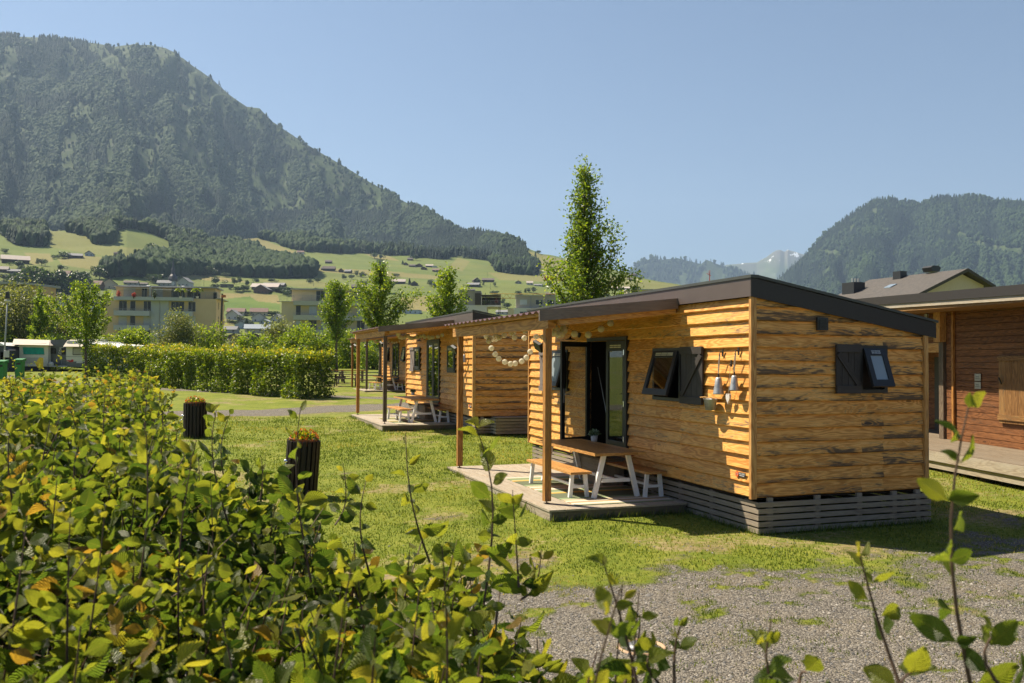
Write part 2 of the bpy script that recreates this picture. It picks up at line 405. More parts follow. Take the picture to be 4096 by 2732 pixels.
for poly, a in fields: dry = np.where(inpoly(left.qx, left.qy, poly), a, dry)
green = inpoly(left.qx, left.qy, [(890, 1200), (1000, 1185), (1030, 1205), (1120, 1215), (1120, 1240), (890, 1236)]); dry[green] = 0.0
def meadow_mat():
    t = NT('meadow'); wo = t.attr('wood'); dr = t.attr('dry'); ba = t.attr('bare'); co = t.co()
    n = t.noise(co, .02, 6, .65); n2 = t.noise(co, .35, 4, .6)
    g = t.ramp(n, [(.35, (.075, .13, .025)), (.65, (.12, .17, .035))])
    d = t.ramp(n2, [(.3, (.20, .16, .06)), (.7, (.30, .235, .11))])
    c = t.mix(t.math('MULTIPLY', dr, .85), g, d)
    c = t.mix(t.math('MULTIPLY', n2, .25), c, (.05, .08, .02))
    fl = t.ramp(t.noise(co, .06, 5, .7), [(.35, (.012, .022, .008)), (.7, (.03, .045, .013))])
    c = t.mix(wo, c, fl)
    rk = t.ramp(t.noise(co, .03, 6, .7), [(.35, (.03, .05, .015)), (.52, (.048, .072, .024)), (.72, (.09, .09, .07))])
    c = t.mix(ba, c, rk)
    return t.done(t.pri(c, .9, t.bump(n2, .5, 1.0), spec=.1))
M_MEADOW = meadow_mat()
left.build('hill', M_MEADOW, {'wood': np.where(bare, 0, lw).astype(float), 'dry': dry, 'bare': bare.astype(float)})

# the mountain across the valley, and the far ranges
RMT = np.array([(2700, 1400), (2950, 1235), (3092, 1125), (3157, 1068), (3208, 1020), (3251, 978), (3302, 920), (3374, 870), (3439, 824), (3482, 796), (3525, 783), (3583, 788), (3641, 797), (3698, 803), (3735, 782), (3785, 774), (3843, 777), (3872, 769), (3929, 779), (3973, 793), (4045, 788), (4096, 789), (4400, 800), (4900, 880), (5200, 1000)], float)
def ridge_patch(name, tab, r0, r1, px0, px1, step, zoff, namp, seed, rows=110, back=.6):
    def zf(PX, RR, X, Y):
        py = np.interp(PX[:, 0], tab[:, 0], tab[:, 1])[:, None]; zr = z_of(PX, py + zoff, np.full_like(PX, r1))
        t = np.clip((RR - r0) / (r1 - r0), 0, 1); up = .12 * t + .88 * t ** 1.35
        z = zr * up; z = np.where(RR > r1, zr * (1 - (RR - r1) / (r1 * .25) * back), z)
        e = np.clip(t / .15, 0, 1) * np.clip((1 - t) / .12, 0, 1)
        z += e * (np.abs(fbm(PX / 130 + fbm(RR / 600, PX / 200, 2, seed + 7) * 2, RR / 1600, 4, seed) - .5) * 2 - .5) * namp
        z += e * (fbm(X / 260, Y / 260, 4, seed + 3) - .5) * namp * .5
        return z - 4
    rs = np.concatenate([np.linspace(r0, r1, rows), np.linspace(r1 * 1.01, r1 * 1.2, 8)])
    return Polar(np.arange(px0, px1, step), rs, zf)
rm = ridge_patch('mountain', RMT, 2600, 4700, 2700, 5200, 5.0, 7, 170, 61, 200)
jx2 = rm.qx + (fbm(rm.X / 90, rm.Y / 90, 3, 63) - .5) * 40; jy2 = rm.qy + (fbm(rm.X / 90, rm.Y / 90, 3, 64) - .5) * 24
rbare = inpoly(jx2, jy2, [(3780, 915), (3830, 925), (3950, 985), (4096, 1000), (4300, 1010), (4300, 1030), (4050, 1025), (3960, 1010), (3850, 960)]) | inpoly(jx2, jy2, [(3960, 785), (4096, 780), (4200, 800), (4060, 808)])
rrock = inpoly(jx2, jy2, [(3260, 1005), (3330, 1000), (3400, 1025), (3390, 1035), (3300, 1022)])
rbare |= (fbm(rm.PX / 50, rm.RR / 240, 4, 65) > .80)
rm.build('mountain', M_MEADOW, {'wood': (~(rbare | rrock)).astype(float), 'dry': np.full(rm.Z.shape, .25), 'bare': (rbare | rrock).astype(float)})
FAR1 = np.array([(2300, 1330), (2420, 1180), (2472, 1104), (2508, 1082), (2559, 1046), (2602, 1032), (2652, 1034), (2710, 1028), (2761, 1041), (2804, 1052), (2826, 1034), (2869, 1052), (2941, 1073), (3013, 1099), (3085, 1127), (3300, 1180), (3600, 1330)], float)
FAR2 = np.array([(2700, 1250), (2850, 1090), (2905, 1057), (2950, 1054), (2977, 1050), (3028, 1048), (3050, 1034), (3064, 1028), (3092, 1007), (3107, 999), (3121, 997), (3140, 1005), (3152, 996), (3165, 1001), (3180, 1004), (3208, 1014), (3300, 1030), (3500, 1080), (3900, 1250)], float)
f1 = ridge_patch('far_hill', FAR1, 5200, 7400, 2300, 3600, 4.0, 2, 150, 71, 120)
f1b = (fbm(f1.PX / 70, f1.RR / 420, 4, 73) > .60)
f1.build('far_hill', M_MEADOW, {'wood': (~f1b).astype(float), 'dry': np.full(f1.Z.shape, .2), 'bare': f1b.astype(float)})
def peak_mat():
    t = NT('peak'); co = t.co(); z = t.n('SeparateXYZ', {0: co}).outputs[2]; n = t.noise(co, .004, 7, .65); n2 = t.noise(co, .012, 5, .6)
    c = t.ramp(t.math('ADD', t.math('MULTIPLY', z, .0006), t.math('MULTIPLY', n, .5)), [(.55, (.05, .075, .035)), (.8, (.11, .14, .06)), (1.0, (.17, .16, .13))])
    sn = t.math('MULTIPLY', t.math('GREATER_THAN', n2, .60), t.math('GREATER_THAN', z, 1120.0))
    return t.done(t.pri(t.mix(sn, c, (.85, .88, .92)), .9, spec=.1))
f2 = ridge_patch('far_peak', FAR2, 8000, 10200, 2700, 3900, 4.0, 0, 320, 81, 120)
f2.build('far_peak', peak_mat(), {})

# ---------------------------------------------------------------- woods: crowns standing all over the slopes, too many to count
def crown_templates():
    out = []
    r2 = np.random.default_rng(5)
    for k in range(4):   # broadleaf: knobbly ball
        import bmesh
        bm = bmesh.new(); bmesh.ops.create_icosphere(bm, subdivisions=2 if k < 3 else 1, radius=1)
        V = np.array([v.co[:] for v in bm.verts]); F = np.array([[v.index for v in f.verts] for f in bm.faces]); bm.free()
        d = 1 + (r2.random(len(V)) - .5) * .85; V = V * d[:, None]; V[:, 2] = V[:, 2] * .62 + .55; V[:, :2] *= .36
        out.append((V, F))
    for k in range(3):   # spruce: ragged stacked cones
        V = []; F = []; n = 7
        for lev in range(3):
            b = .12 + lev * .26; h = .42 if lev < 2 else .38; rad = .20 - lev * .05; o = len(V)
            for i in range(n): a = 2 * math.pi * i / n + lev; q = rad * (1 + (r2.random() - .5) * .5); V.append((q * math.cos(a), q * math.sin(a), b + (r2.random() - .5) * .06))
            V.append((0, 0, b + h)); F += [(o + i, o + (i + 1) % n, o + n) for i in range(n)]
        out.append((np.array(V), np.array(F)))
    return out
TPL = crown_templates()
def wood_cover(name, P, mask, count, hmin, hmax, seed, mat, extra=None, conif=.5):
    g = np.random.default_rng(seed); w = P.area * mask * (P.qx > -250) * (P.qx < 4350); w = w.ravel() / w.sum()
    k = g.choice(len(w), count, p=w); n, m = P.Z.shape; ci, ri = np.unravel_index(k, (n, m))
    ci = np.clip(ci, 0, n - 2); ri = np.clip(ri - 1, 0, m - 2); a = g.random(count); b = g.random(count)
    pos = (P.P[ci, ri] * ((1 - a) * (1 - b))[:, None] + P.P[ci + 1, ri] * (a * (1 - b))[:, None] + P.P[ci, ri + 1] * ((1 - a) * b)[:, None] + P.P[ci + 1, ri + 1] * (a * b)[:, None])
    if extra is not None: pos = np.concatenate([pos, extra]); count = len(pos)
    cf = fbm(pos[:, 0] / 140, pos[:, 1] / 140, 3, seed) + (g.random(count) - .5) * .35 > (1 - conif)
    H = (hmin + (hmax - hmin) * g.random(count)) * (.65 + .7 * fbm(pos[:, 0] / 70, pos[:, 1] / 70, 3, seed + 50)) * np.where(cf, 1.25, .95)
    VV = []; FF = []; RN = []; off = 0
    kind = np.where(cf, 4 + g.integers(0, 3, count), g.integers(0, 4, count))
    for t, (tv, tf) in enumerate(TPL):
        s = np.where(kind == t)[0]
        if not len(s): continue
        an = g.random(len(s)) * 6.283; c, q = np.cos(an), np.sin(an); wd = (.8 + .5 * g.random(len(s)))
        x = tv[None, :, 0] * c[:, None] - tv[None, :, 1] * q[:, None]; y = tv[None, :, 0] * q[:, None] + tv[None, :, 1] * c[:, None]
        V = np.stack([x * wd[:, None], y * wd[:, None], np.repeat(tv[None, :, 2], len(s), 0)], -1) * H[s][:, None, None] + pos[s][:, None, :]
        F = tf[None] + (np.arange(len(s)) * len(tv))[:, None, None] + off; off += V.shape[0] * V.shape[1]
        VV.append(V.reshape(-1, 3)); FF.append(F.reshape(-1, 3))
        RN.append(np.repeat(np.clip((0 if t > 3 else .5) + .5 * g.random(len(s)), 0, 1), len(tf)))
    o = npmesh(name, np.concatenate(VV), np.concatenate(FF), mat, fattr={'rnd': np.concatenate(RN)})
    return tag(o, kind='stuff')
def woodmat():
    t = NT('wood_crowns'); r = t.attr('rnd'); n = t.noise(t.co(), .012, 3, .6)
    c = t.ramp(r, [(0, (.004, .012, .009)), (.45, (.009, .023, .012)), (.55, (.016, .035, .013)), (1, (.036, .062, .019))])
    c = t.mix(t.n('MapRange', {0: n, 1: .4, 2: .7, 3: 0.0, 4: .55}).outputs[0], c, (.026, .046, .018))
    return t.done(t.pri(c, .85, spec=.15))
M_WOOD = woodmat()
near_w = lw & ~bare & (left.RR < 1750)
wood_cover('forest', left, lw & ~bare & (left.RR >= 1500), 62000, 8.5, 17, 1, M_WOOD)
o = wood_cover('forest', left, lw & ~bare & (left.RR < 1550), 9500, 9, 15.5, 2, M_WOOD, conif=.35)
wood_cover('forest', left, bare, 1500, 7, 13, 3, M_WOOD)
wood_cover('forest', rm, ~(rbare | rrock), 32000, 11, 20, 4, M_WOOD)
wood_cover('forest', f1, ~f1b, 3500, 26, 36, 5, M_WOOD)
# ---------------------------------------------------------------- ground: lawn, worn soil, gravel
def seg_dist(x, y, pts):
    d = np.full(np.shape(x), 1e9)
    for (x0, y0), (x1, y1) in zip(pts[:-1], pts[1:]):
        vx, vy = x1 - x0, y1 - y0; t = np.clip(((x - x0) * vx + (y - y0) * vy) / (vx * vx + vy * vy), 0, 1)
        d = np.minimum(d, np.hypot(x - x0 - t * vx, y - y0 - t * vy))
    return d
PATH = [(-60, 26), (-30, 29.5), (-15.9, 32.4), (-9.5, 34.2), (-4.2, 39.2), (1.5, 44.5), (12, 56), (30, 75)]
PATH2 = [(-90, 86), (-43.5, 73.6), (-28, 56.2), (-21.5, 52), (-14, 47.5), (-6, 43.5)]
def masks(x, y):
    n = fbm(x / 1.1, y / 1.1, 4, 101); n2 = fbm(x / .32, y / .32, 3, 102); n3 = fbm(x / 4, y / 4, 3, 103)
    # gravel yard: foreground right, its edge runs from the hedge past the deck corner to the right
    edge = np.interp(x, [-6, -3, -1.2, .3, 1.7, 3, 4.6, 6, 8, 14], [7.0, 8.2, 9.5, 10.3, 10.9, 10.9, 11.2, 12.2, 13.6, 17])
    g = np.clip((edge - y) / 3.4 + .42, 0, 1)
    g = np.clip((g - .5) * 1.5 + .5 + (n - .5) * 2.2 + (n2 - .5) * 1.5, 0, 1)
    # green islands inside the gravel, more towards the right
    n4 = fbm(x / .13, y / .13, 2, 107); isl = np.clip((n2 * .45 + n * .35 + n4 * .20 - (.545 - .06 * np.clip((x - 1.5) / 3, 0, 1))) * 9, 0, 1) * np.clip(n4 * 2.2 - .35, 0, 1)
    g = g * (1 - isl * .72)
    right = np.clip((x - 6.6) / 1.2, 0, 1) * np.clip((14.5 - y) / 2, 0, 1) * np.clip((n - .38) * 5, 0, 1); g = np.maximum(g, right * .8)
    p = np.clip((1.75 - seg_dist(x, y, PATH) + (n - .5) * 1.2 + (n2 - .5) * .4) * 2.2, 0, 1)
    p2 = np.clip((.9 - seg_dist(x, y, PATH2) + (n - .5) * .6) * 2.5, 0, 1)
    gr = np.maximum(g, np.maximum(p, p2))
    d = seg_dist(x, y, PATH)
    worn = np.clip(1.1 - d / 3.6, 0, 1) * .8 * np.clip((n3 - .30) * 4, 0, 1)
    worn = np.maximum(worn, np.clip(1 - np.abs(y - edge - .6) / 2.2, 0, 1) * .75 * np.clip((n - .36) * 5, 0, 1))
    worn = np.maximum(worn, np.clip((n3 * .45 + n * .55 - .50) * 6, 0, 1) * .62)
    worn = np.maximum(worn, np.clip(1 - np.hypot((x + 1.2) / 2.4, (y - 9.6) / 1.3), 0, 1) * 1.3)
    return np.clip(gr, 0, 1), np.clip(worn, 0, 1)
def ground_mat():
    t = NT('ground'); co = t.co(); gv = t.attr('gravel'); wo = t.attr('worn')
    n1 = t.noise(co, 1.3, 6, .65); n2 = t.noise(co, 9, 5, .7); n3 = t.noise(co, 60, 3, .7)
    gmix = t.math('ADD', t.math('MULTIPLY', n1, .4), t.math('ADD', t.math('MULTIPLY', n2, .4), t.math('MULTIPLY', n3, .3)))
    grass = t.ramp(gmix, [(.32, (.055, .08, .008)), (.5, (.12, .155, .016)), (.62, (.20, .215, .03)), (.75, (.30, .27, .07))])
    soil = t.ramp(gmix, [(.35, (.13, .085, .045)), (.55, (.27, .2, .11)), (.72, (.38, .31, .18))])
    f = t.n('MapRange', {0: t.math('ADD', wo, t.math('MULTIPLY', t.math('SUBTRACT', n2, .5), 1.6)), 1: .35, 2: .75}).outputs[0]
    c = t.mix(t.math('MULTIPLY', f, .8), grass, soil)
    v = t.n('TexVoronoi', {'Vector': co, 'Scale': 58.0}); vd = v.outputs['Distance']
    vc = t.n('SeparateColor', {0: v.outputs['Color']}).outputs[0]
    v2 = t.n('TexVoronoi', {'Vector': co, 'Scale': 17.0}); vc2 = t.n('SeparateColor', {0: v2.outputs['Color']}).outputs[1]
    st = t.ramp(vc, [(0, (.055, .049, .043)), (.45, (.14, .126, .11)), (.8, (.22, .20, .17)), (1, (.33, .30, .255))])
    st = t.mix(t.math('MULTIPLY', vc2, .3), st, (.18, .16, .125))
    st = t.mix(t.math('MULTIPLY', t.n('MapRange', {0: n1, 1: .45, 2: .7}).outputs[0], .35), st, (.24, .19, .12))
    fg = t.n('MapRange', {0: t.math('ADD', gv, t.math('MULTIPLY', t.math('SUBTRACT', n3, .5), 1.1)), 1: .34, 2: .66}).outputs[0]
    c = t.mix(fg, c, st)
    h = t.math('ADD', t.math('MULTIPLY', t.math('SUBTRACT', 1.0, vd), t.math('MULTIPLY', fg, .9)), t.math('MULTIPLY', n3, .6))
    return t.done(t.pri(c, .9, t.bump(h, .9, .02), spec=.15))
def make_ground():
    xs = np.concatenate([[-14000, -3000, -600, -200, -120, -80], np.arange(-60, -14, 1.0), np.arange(-14, 12, .11), np.arange(12, 40, 1.0), [50, 80, 150, 400, 1500, 14000]])
    ys = np.concatenate([[-14000, -2000, -300, -60, -20, -8, -2, 2, 4], np.arange(5.5, 20, .09), np.arange(20, 48, .22), np.arange(48, 110, 1.0), [120, 150, 200, 260, 420]])
    X, Y = np.meshgrid(xs, ys, indexing='ij'); Z = gz(X, Y) + (fbm(X / 3, Y / 3, 3, 105) - .5) * .05 * (np.abs(X) < 60) * (Y > 0) * (Y < 100)
    Z = Z - .03 + np.where(Y > 300, -2.5, 0)
    g, w = masks(X, Y); n, m = X.shape; i = np.arange(n * m).reshape(n, m)
    far = (np.abs(X) > 100) | (Y < 2) | (Y > 130); g = np.where(far, 0, g); w = np.where(far, .2, w)
    F = np.stack([i[:-1, :-1], i[1:, :-1], i[1:, 1:], i[:-1, 1:]], -1).reshape(-1, 4)
    o = npmesh('ground', np.stack([X, Y, Z], -1).reshape(-1, 3), F, ground_mat(), smooth=True, vattr={'gravel': g.ravel(), 'worn': w.ravel()})
    tag(o, kind='structure')
make_ground()
def gh(x, y): return gz(x, y) + (fbm(np.asarray(x, float) / 3, np.asarray(y, float) / 3, 3, 105) - .5) * .05 - .03
def make_grass():
    g = np.random.default_rng(11); N = 330000
    # spread so that near blades are denser
    Y = 6.2 + (g.random(N) ** 1.5) * 26; X = (g.random(N) * 2 - 1) * (Y * .62) + 0.0
    gr, wo = masks(X, Y); n = fbm(X / .5, Y / .5, 3, 111)
    lx, ly = cab_local(X, Y)
    inside = ((lx > -2.5) & (lx < 3.1) & (ly > 1.8) & (ly < 8)) | ((lx > 0) & (lx < 3.15) & (ly > 0) & (ly < 8.9)) | ((lx > -2.1) & (lx < 3.5) & (ly > 16.2) & (ly < 23.2)) | ((lx > .35) & (lx < 3.5) & (ly > 14.4) & (ly < 23.2))
    keep = ((g.random(N) < (1 - gr) * (1 - wo * .85) * (.35 + n * 1.0)) | ((g.random(N) < .012) & (gr > .5) & (n > .55))) & ~inside
    X, Y, n = X[keep], Y[keep], n[keep]; N = len(X); Z = gh(X, Y)
    s = (.012 + .02 * g.random(N)) * (.6 + Y / 26) * (.6 + n); wdt = (.0028 + .0022 * g.random(N)) * (.7 + Y / 11)
    a = g.random(N) * 6.283; lean = (g.random(N) - .2) * .8 * s; b = g.random(N) * 6.283
    P0 = np.stack([X - np.cos(a) * wdt, Y - np.sin(a) * wdt, Z], -1); P1 = np.stack([X + np.cos(a) * wdt, Y + np.sin(a) * wdt, Z], -1)
    P2 = np.stack([X + np.cos(b) * lean, Y + np.sin(b) * lean, Z + s], -1)
    V = np.stack([P0, P1, P2], 1).reshape(-1, 3); F = np.arange(N * 3).reshape(-1, 3)
    # longer tufts left by the mower round decks, skirting and planters
    ed = []
    for (S0, W0) in ((0, 0), (14.38, .306)):
        for (ax, ay, bx, by) in ((-2.44, 1.72, -2.44, 7.6), (-2.44, 1.72, .0, 1.72), (.0, 1.7, .0, -.15), (-.02, -.15, 3.15, -.15), (3.16, -.1, 3.16, 8.8), (-2.4, 7.6, 0, 7.6)):
            ln = math.hypot(bx - ax, by - ay); c = int(ln * 260); u = g.random(c); w = fbm(u * ln * 1.3 + ax * 7, np.full(c, by * 3.3), 3, 121); k = g.random(c) < np.clip((w - .38) * 5, .08, 1); u = u[k]
            lx2 = W0 + ax + (bx - ax) * u + g.normal(size=len(u)) * .035; ly2 = S0 + ay + (by - ay) * u + g.normal(size=len(u)) * .035
            ed.append(np.stack([CAB_O[0] + lx2 * VX[0] + ly2 * UY[0], CAB_O[1] + lx2 * VX[1] + ly2 * UY[1]], 1))
    for (x_, y_, r_) in ((-3.69, 15.5, .3), (-9.0, 25.0, .33)):
        a_ = g.random(260) * 6.283; ed.append(np.stack([x_ + np.cos(a_) * (r_ + .04 * g.random(260)), y_ + np.sin(a_) * (r_ + .04 * g.random(260))], 1))
    E = np.concatenate(ed); M_ = len(E); z_ = gh(E[:, 0], E[:, 1]); h_ = .05 + .10 * g.random(M_) ** 1.5; a_ = g.random(M_) * 6.283; b_ = g.random(M_) * 6.283; w_ = .004 + .003 * g.random(M_)
    V2 = np.stack([np.stack([E[:, 0] - np.cos(a_) * w_, E[:, 1] - np.sin(a_) * w_, z_], -1), np.stack([E[:, 0] + np.cos(a_) * w_, E[:, 1] + np.sin(a_) * w_, z_], -1), np.stack([E[:, 0] + np.cos(b_) * h_ * .45, E[:, 1] + np.sin(b_) * h_ * .45, z_ + h_], -1)], 1).reshape(-1, 3)
    V = np.concatenate([V, V2]); F = np.arange(len(V)).reshape(-1, 3)
    m = leafmat('grass_blades', [(0, (.05, .085, .012)), (.5, (.10, .15, .02)), (.85, (.19, .21, .035)), (1, (.33, .28, .11))], .35)
    tag(npmesh('grass', V, F, m, fattr={'rnd': np.concatenate([np.clip(g.random(N) * .7 + (1 - n) * .25 + wo[keep] * .5 + (fbm(X / 2.3, Y / 2.3, 4, 115) - .45) * 1.1, 0, 1), g.random(M_) * .8])}), kind='stuff')
def make_stones():
    g = np.random.default_rng(12); N = 30000
    Y = 5.5 + (g.random(N) ** 1.4) * 6.5; X = -2.5 + g.random(N) * 9.5; gr, wo = masks(X, Y); k = (g.random(N) < np.where(gr > .5, 1, wo * .12)); X, Y = X[k], Y[k]; N = len(X)
    s = .0045 + .010 * g.random(N) ** 3 * 1.5; s[:40] *= 2.2
    base = np.array([(1, 0, 0), (.2, .9, .1), (-.9, .3, 0), (-.4, -.9, 0), (.5, -.7, 0), (.1, .1, .8), (0, 0, -.5)])
    tf = np.array([(0, 1, 5), (1, 2, 5), (2, 3, 5), (3, 4, 5), (4, 0, 5)])
    a = g.random(N) * 6.283; c, q = np.cos(a), np.sin(a); bx = base[None] * (1 + (g.random((N, 7, 3)) - .5) * .5)
    V = np.stack([bx[..., 0] * c[:, None] - bx[..., 1] * q[:, None], bx[..., 0] * q[:, None] + bx[..., 1] * c[:, None], bx[..., 2]], -1) * s[:, None, None] + np.stack([X, Y, gh(X, Y) + .002], -1)[:, None]
    F = tf[None] + (np.arange(N) * 7)[:, None, None]
    t = NT('stones'); m = t.done(t.pri(t.ramp(t.attr('rnd'), [(0, (.05, .05, .05)), (.5, (.15, .143, .135)), (.85, (.23, .21, .185)), (1, (.36, .33, .29))]), .85))
    tag(npmesh('gravel', V.reshape(-1, 3), F.reshape(-1, 3), m, fattr={'rnd': np.repeat(g.random(N), 5)}), kind='stuff')
CAB_O = np.array([3.443, 12.533]); CAB_RZ = R(19.699)
VX = np.array([math.cos(CAB_RZ), math.sin(CAB_RZ)]); UY = np.array([-math.sin(CAB_RZ), math.cos(CAB_RZ)])
def cab_local(X, Y):
    return (X - CAB_O[0]) * VX[0] + (Y - CAB_O[1]) * VX[1], (X - CAB_O[0]) * UY[0] + (Y - CAB_O[1]) * UY[1]
def cab_world(x, y, z=0):
    q = CAB_O + x * VX + y * UY; return (float(q[0]), float(q[1]), z)
make_grass(); make_stones()
# ---------------------------------------------------------------- materials of built things
M_SIDE_F = wood('larch_siding', (.86, .48, .14), (.73, .35, .08), (.50, .20, .035), .3, (.10, .07, .05), .55, bs=.35)
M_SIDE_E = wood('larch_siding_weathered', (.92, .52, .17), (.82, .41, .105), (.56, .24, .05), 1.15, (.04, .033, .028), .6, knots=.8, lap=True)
M_TRIM = wood('trim_wood', (.70, .42, .16), (.58, .31, .10), (.38, .17, .05), .3, (.08, .06, .05))
M_BEAM = wood('beam_wood', (.60, .33, .11), (.50, .25, .07), (.30, .13, .03), .0, rough=.55, scale=.7)
M_POST = wood('post_wood', (.50, .25, .07), (.38, .17, .04), (.22, .09, .02), .2, (.06, .045, .035))
M_POSTG = wood('grey_post_wood', (.20, .15, .10), (.13, .095, .065), (.07, .05, .035), .4, (.05, .045, .04))
M_VERGE = wood('brown_verge_board', (.19, .145, .12), (.13, .098, .08), (.07, .05, .042), .2, (.06, .05, .045), grey=(.22, .18, .155))
M_DECK = wood('deck_boards', (.46, .38, .28), (.36, .29, .20), (.22, .16, .11), .3, (.14, .12, .10), .75, grey=(.38, .34, .28), knots=.3)
M_DECKH = wood('walkway_boards', (.26, .20, .135), (.19, .14, .09), (.11, .08, .05), .3, (.08, .065, .05), .75, grey=(.21, .175, .13), knots=.3)
M_DECKEDGE = wood('deck_edge', (.22, .17, .11), (.15, .11, .07), (.08, .06, .04), .6, (.05, .05, .04), .8, grey=(.16, .14, .10))
M_SLAT = wood('grey_slats', (.36, .29, .21), (.26, .20, .14), (.15, .11, .08), .5, (.09, .075, .06), .8, grey=(.29, .25, .20))
M_TOP = wood('table_wood', (.62, .34, .12), (.48, .24, .07), (.30, .13, .035), 0, rough=.45, scale=1.6, knots=.2, bs=.2)
M_SHUT = wood('shutter_paint', (.04, .034, .034), (.032, .027, .027), (.02, .017, .018), 0, rough=.6, grey=(.06, .052, .052), knots=.1)
M_SHUTL = wood('faded_shutter', (.24, .19, .17), (.19, .15, .135), (.12, .09, .085), 0, rough=.7, grey=(.2, .17, .165), knots=.1)
M_FRAME = simple('anthracite_frame', (.02, .02, .022), .45, var=.08)
M_CAP = simple('roof_edge_cap', (.055, .06, .056), .5, .0, .1, 3)
M_FASC = simple('brown_metal_fascia', (.095, .072, .066), .5, 0, .1, 2)
M_FASCE = simple('dark_metal_fascia', (.026, .022, .021), .55, 0, .15, 40)
M_CORR = simple('corrugated_brown_metal', (.16, .09, .095), .45, 0, .1, 2)
M_WHITE = simple('white_paint', (.78, .77, .76), .5, var=.04)
M_BLACK = simple('black_metal', (.012, .012, .013), .5)
M_DARK = simple('dark_interior', (.028, .018, .013), .9)
M_RED = simple('red_plastic', (.35, .03, .02), .5)
M_STEEL = simple('galvanised_steel', (.40, .41, .42), .5, .6, .2, 18)
M_CHROME = simple('chrome', (.8, .8, .82), .2, 1.0, .03)
M_IRON = simple('dark_iron', (.04, .035, .03), .6, .3)
M_ROPE = simple('rope', (.35, .30, .24), .9, var=.3, scale=60)
M_CREAM = simple('cream_plastic', (.62, .58, .42), .4)
M_WHITEG = simple('concrete_pot', (.55, .54, .53), .8, var=.12, scale=40)
M_RUST = simple('terracotta', (.42, .15, .08), .7)
def glassmat(name, tint=(.9, .95, .95), blind=None, refl=.09):
    t = NT(name); fc = t.n('LayerWeight', {'Blend': .5}).outputs['Facing']; fr = t.math('MULTIPLY', t.math('POWER', fc, 4.0), .9)
    gl = t.n('BsdfGlossy', {'Color': (1, 1, 1, 1), 'Roughness': .015})
    b = t.n('BsdfTransparent', {'Color': (*tint, 1)}) if blind is None else t.n('BsdfDiffuse', {'Color': (*blind, 1)})
    mx = t.n('MixShader', {0: t.math('ADD', fr, refl, clamp=True)}); t.t.links.new(b.outputs[0], mx.inputs[1]); t.t.links.new(gl.outputs[0], mx.inputs[2])
    return t.done(mx)
M_GLASS = glassmat('window_glass', (.82, .86, .84)); M_GLASSD = glassmat('dark_glass', blind=(.012, .014, .014), refl=.13); M_GLASSW = glassmat('facade_glass', blind=(.03, .034, .036), refl=.03); M_GLASSB = glassmat('blinded_glass', blind=(.25, .30, .34))
def papermat():
    t = NT('paper_lantern'); n = t.noise(t.co(), 60, 3, .6); c = t.ramp(n, [(.3, (.80, .75, .62)), (.7, (.88, .85, .74))])
    p = t.pri(c, .8); tr = t.n('BsdfTranslucent', {'Color': c}); mx = t.n('MixShader', {0: .5}); t.t.links.new(p.outputs[0], mx.inputs[1]); t.t.links.new(tr.outputs[0], mx.inputs[2]); return t.done(mx)
M_PAPER = papermat()
def rugmat():
    t = NT('striped_rug'); x = t.n('SeparateXYZ', {0: t.co()}).outputs[1]
    s = t.math('FRACT', t.math('MULTIPLY', x, 1 / 1.62))
    cr, wh, gr, dg, ye, ta = (.45, .40, .30), (.66, .63, .55), (.22, .30, .16), (.10, .13, .08), (.58, .36, .06), (.40, .30, .20)
    st = [(0, ye), (.07, ye), (.071, cr), (.10, cr), (.101, gr), (.16, gr), (.161, dg), (.19, dg), (.191, gr), (.25, gr), (.251, cr), (.27, cr), (.271, ta), (.285, ta), (.286, wh), (.36, wh), (.361, ye), (.375, ye), (.376, ta), (.45, ta), (.451, wh), (.50, wh), (.501, ye), (.515, ye), (.516, cr), (.60, cr), (.601, gr), (.68, gr), (.681, dg), (.72, dg), (.721, gr), (.80, gr), (.801, wh), (.9, wh), (.901, cr)]
    nd = None; c = t.ramp(s, st[:30], 'CONSTANT')
    n = t.noise(t.co(), 160, 2, .6)
    c = t.mix(t.math('MULTIPLY', n, .35), c, (.3, .26, .18))
    return t.done(t.pri(c, .95, t.bump(n, .5, .004), spec=.05))
M_RUG = rugmat()
# ---------------------------------------------------------------- cabins
# cabin axes: x = out of the back (the door wall is x=0, the terrace lies at negative x), y = along the door wall away from the near corner
L, W, ZB = 8.85, 3.103, .506
def loc_of(px, py, z, S0=0, W0=0, Z0=0):
    d = ray(px, py); t = (z + Z0 - CAM_H) / d[2]; x, y = cab_local(d[0] * t, d[1] * t); return x - W0, y - S0
def roof_z(x): return 3.375 - x / 3.103 * .494
def clap(mb, side, a0, a1, z0, z1, x, rnd, out0=.054, out1=.006, seg=.22, top=None, wav=.006):
    """one lapped board, lower edge proud and slightly waney. side 'x': board runs along y at plane x; side 'y': runs along x at plane y"""
    n = max(1, int((a1 - a0) / seg)); vs = []; uvs = []
    for i in range(n + 1):
        a = a0 + (a1 - a0) * i / n
        zl = z0 + (vnoise(np.float64(a * 2.1 + rnd * 91), np.float64(rnd * 53), 3) - .5) * 2 * wav; zt = z1
        if top is not None: zt = min(zt, top(a)); zl = min(zl, zt - .002)
        o0 = out0 + (vnoise(np.float64(a * 1.3 + rnd * 31), np.float64(rnd * 7), 4) - .5) * .012
        for o, z in ((o0 * .72, zl), (o0, min(zl + .016, zt)), (out1, zt), (0, zt), (0, zl)):
            s = -1 if x <= 0 else 1
            vs.append((x + s * o, a, z) if side == 'x' else (a, x + s * o, z)); uvs.append((a + rnd * 37.7, z + rnd * 3.1))
    fs = []
    for i in range(n):
        b = i * 5
        for k in range(5): fs.append((b + k, b + (k + 1) % 5, b + 5 + (k + 1) % 5, b + 5 + k))
    fs += [(4, 3, 2, 1, 0), tuple(n * 5 + k for k in range(5))]
    mb.add(vs, fs, rnd, uvs)
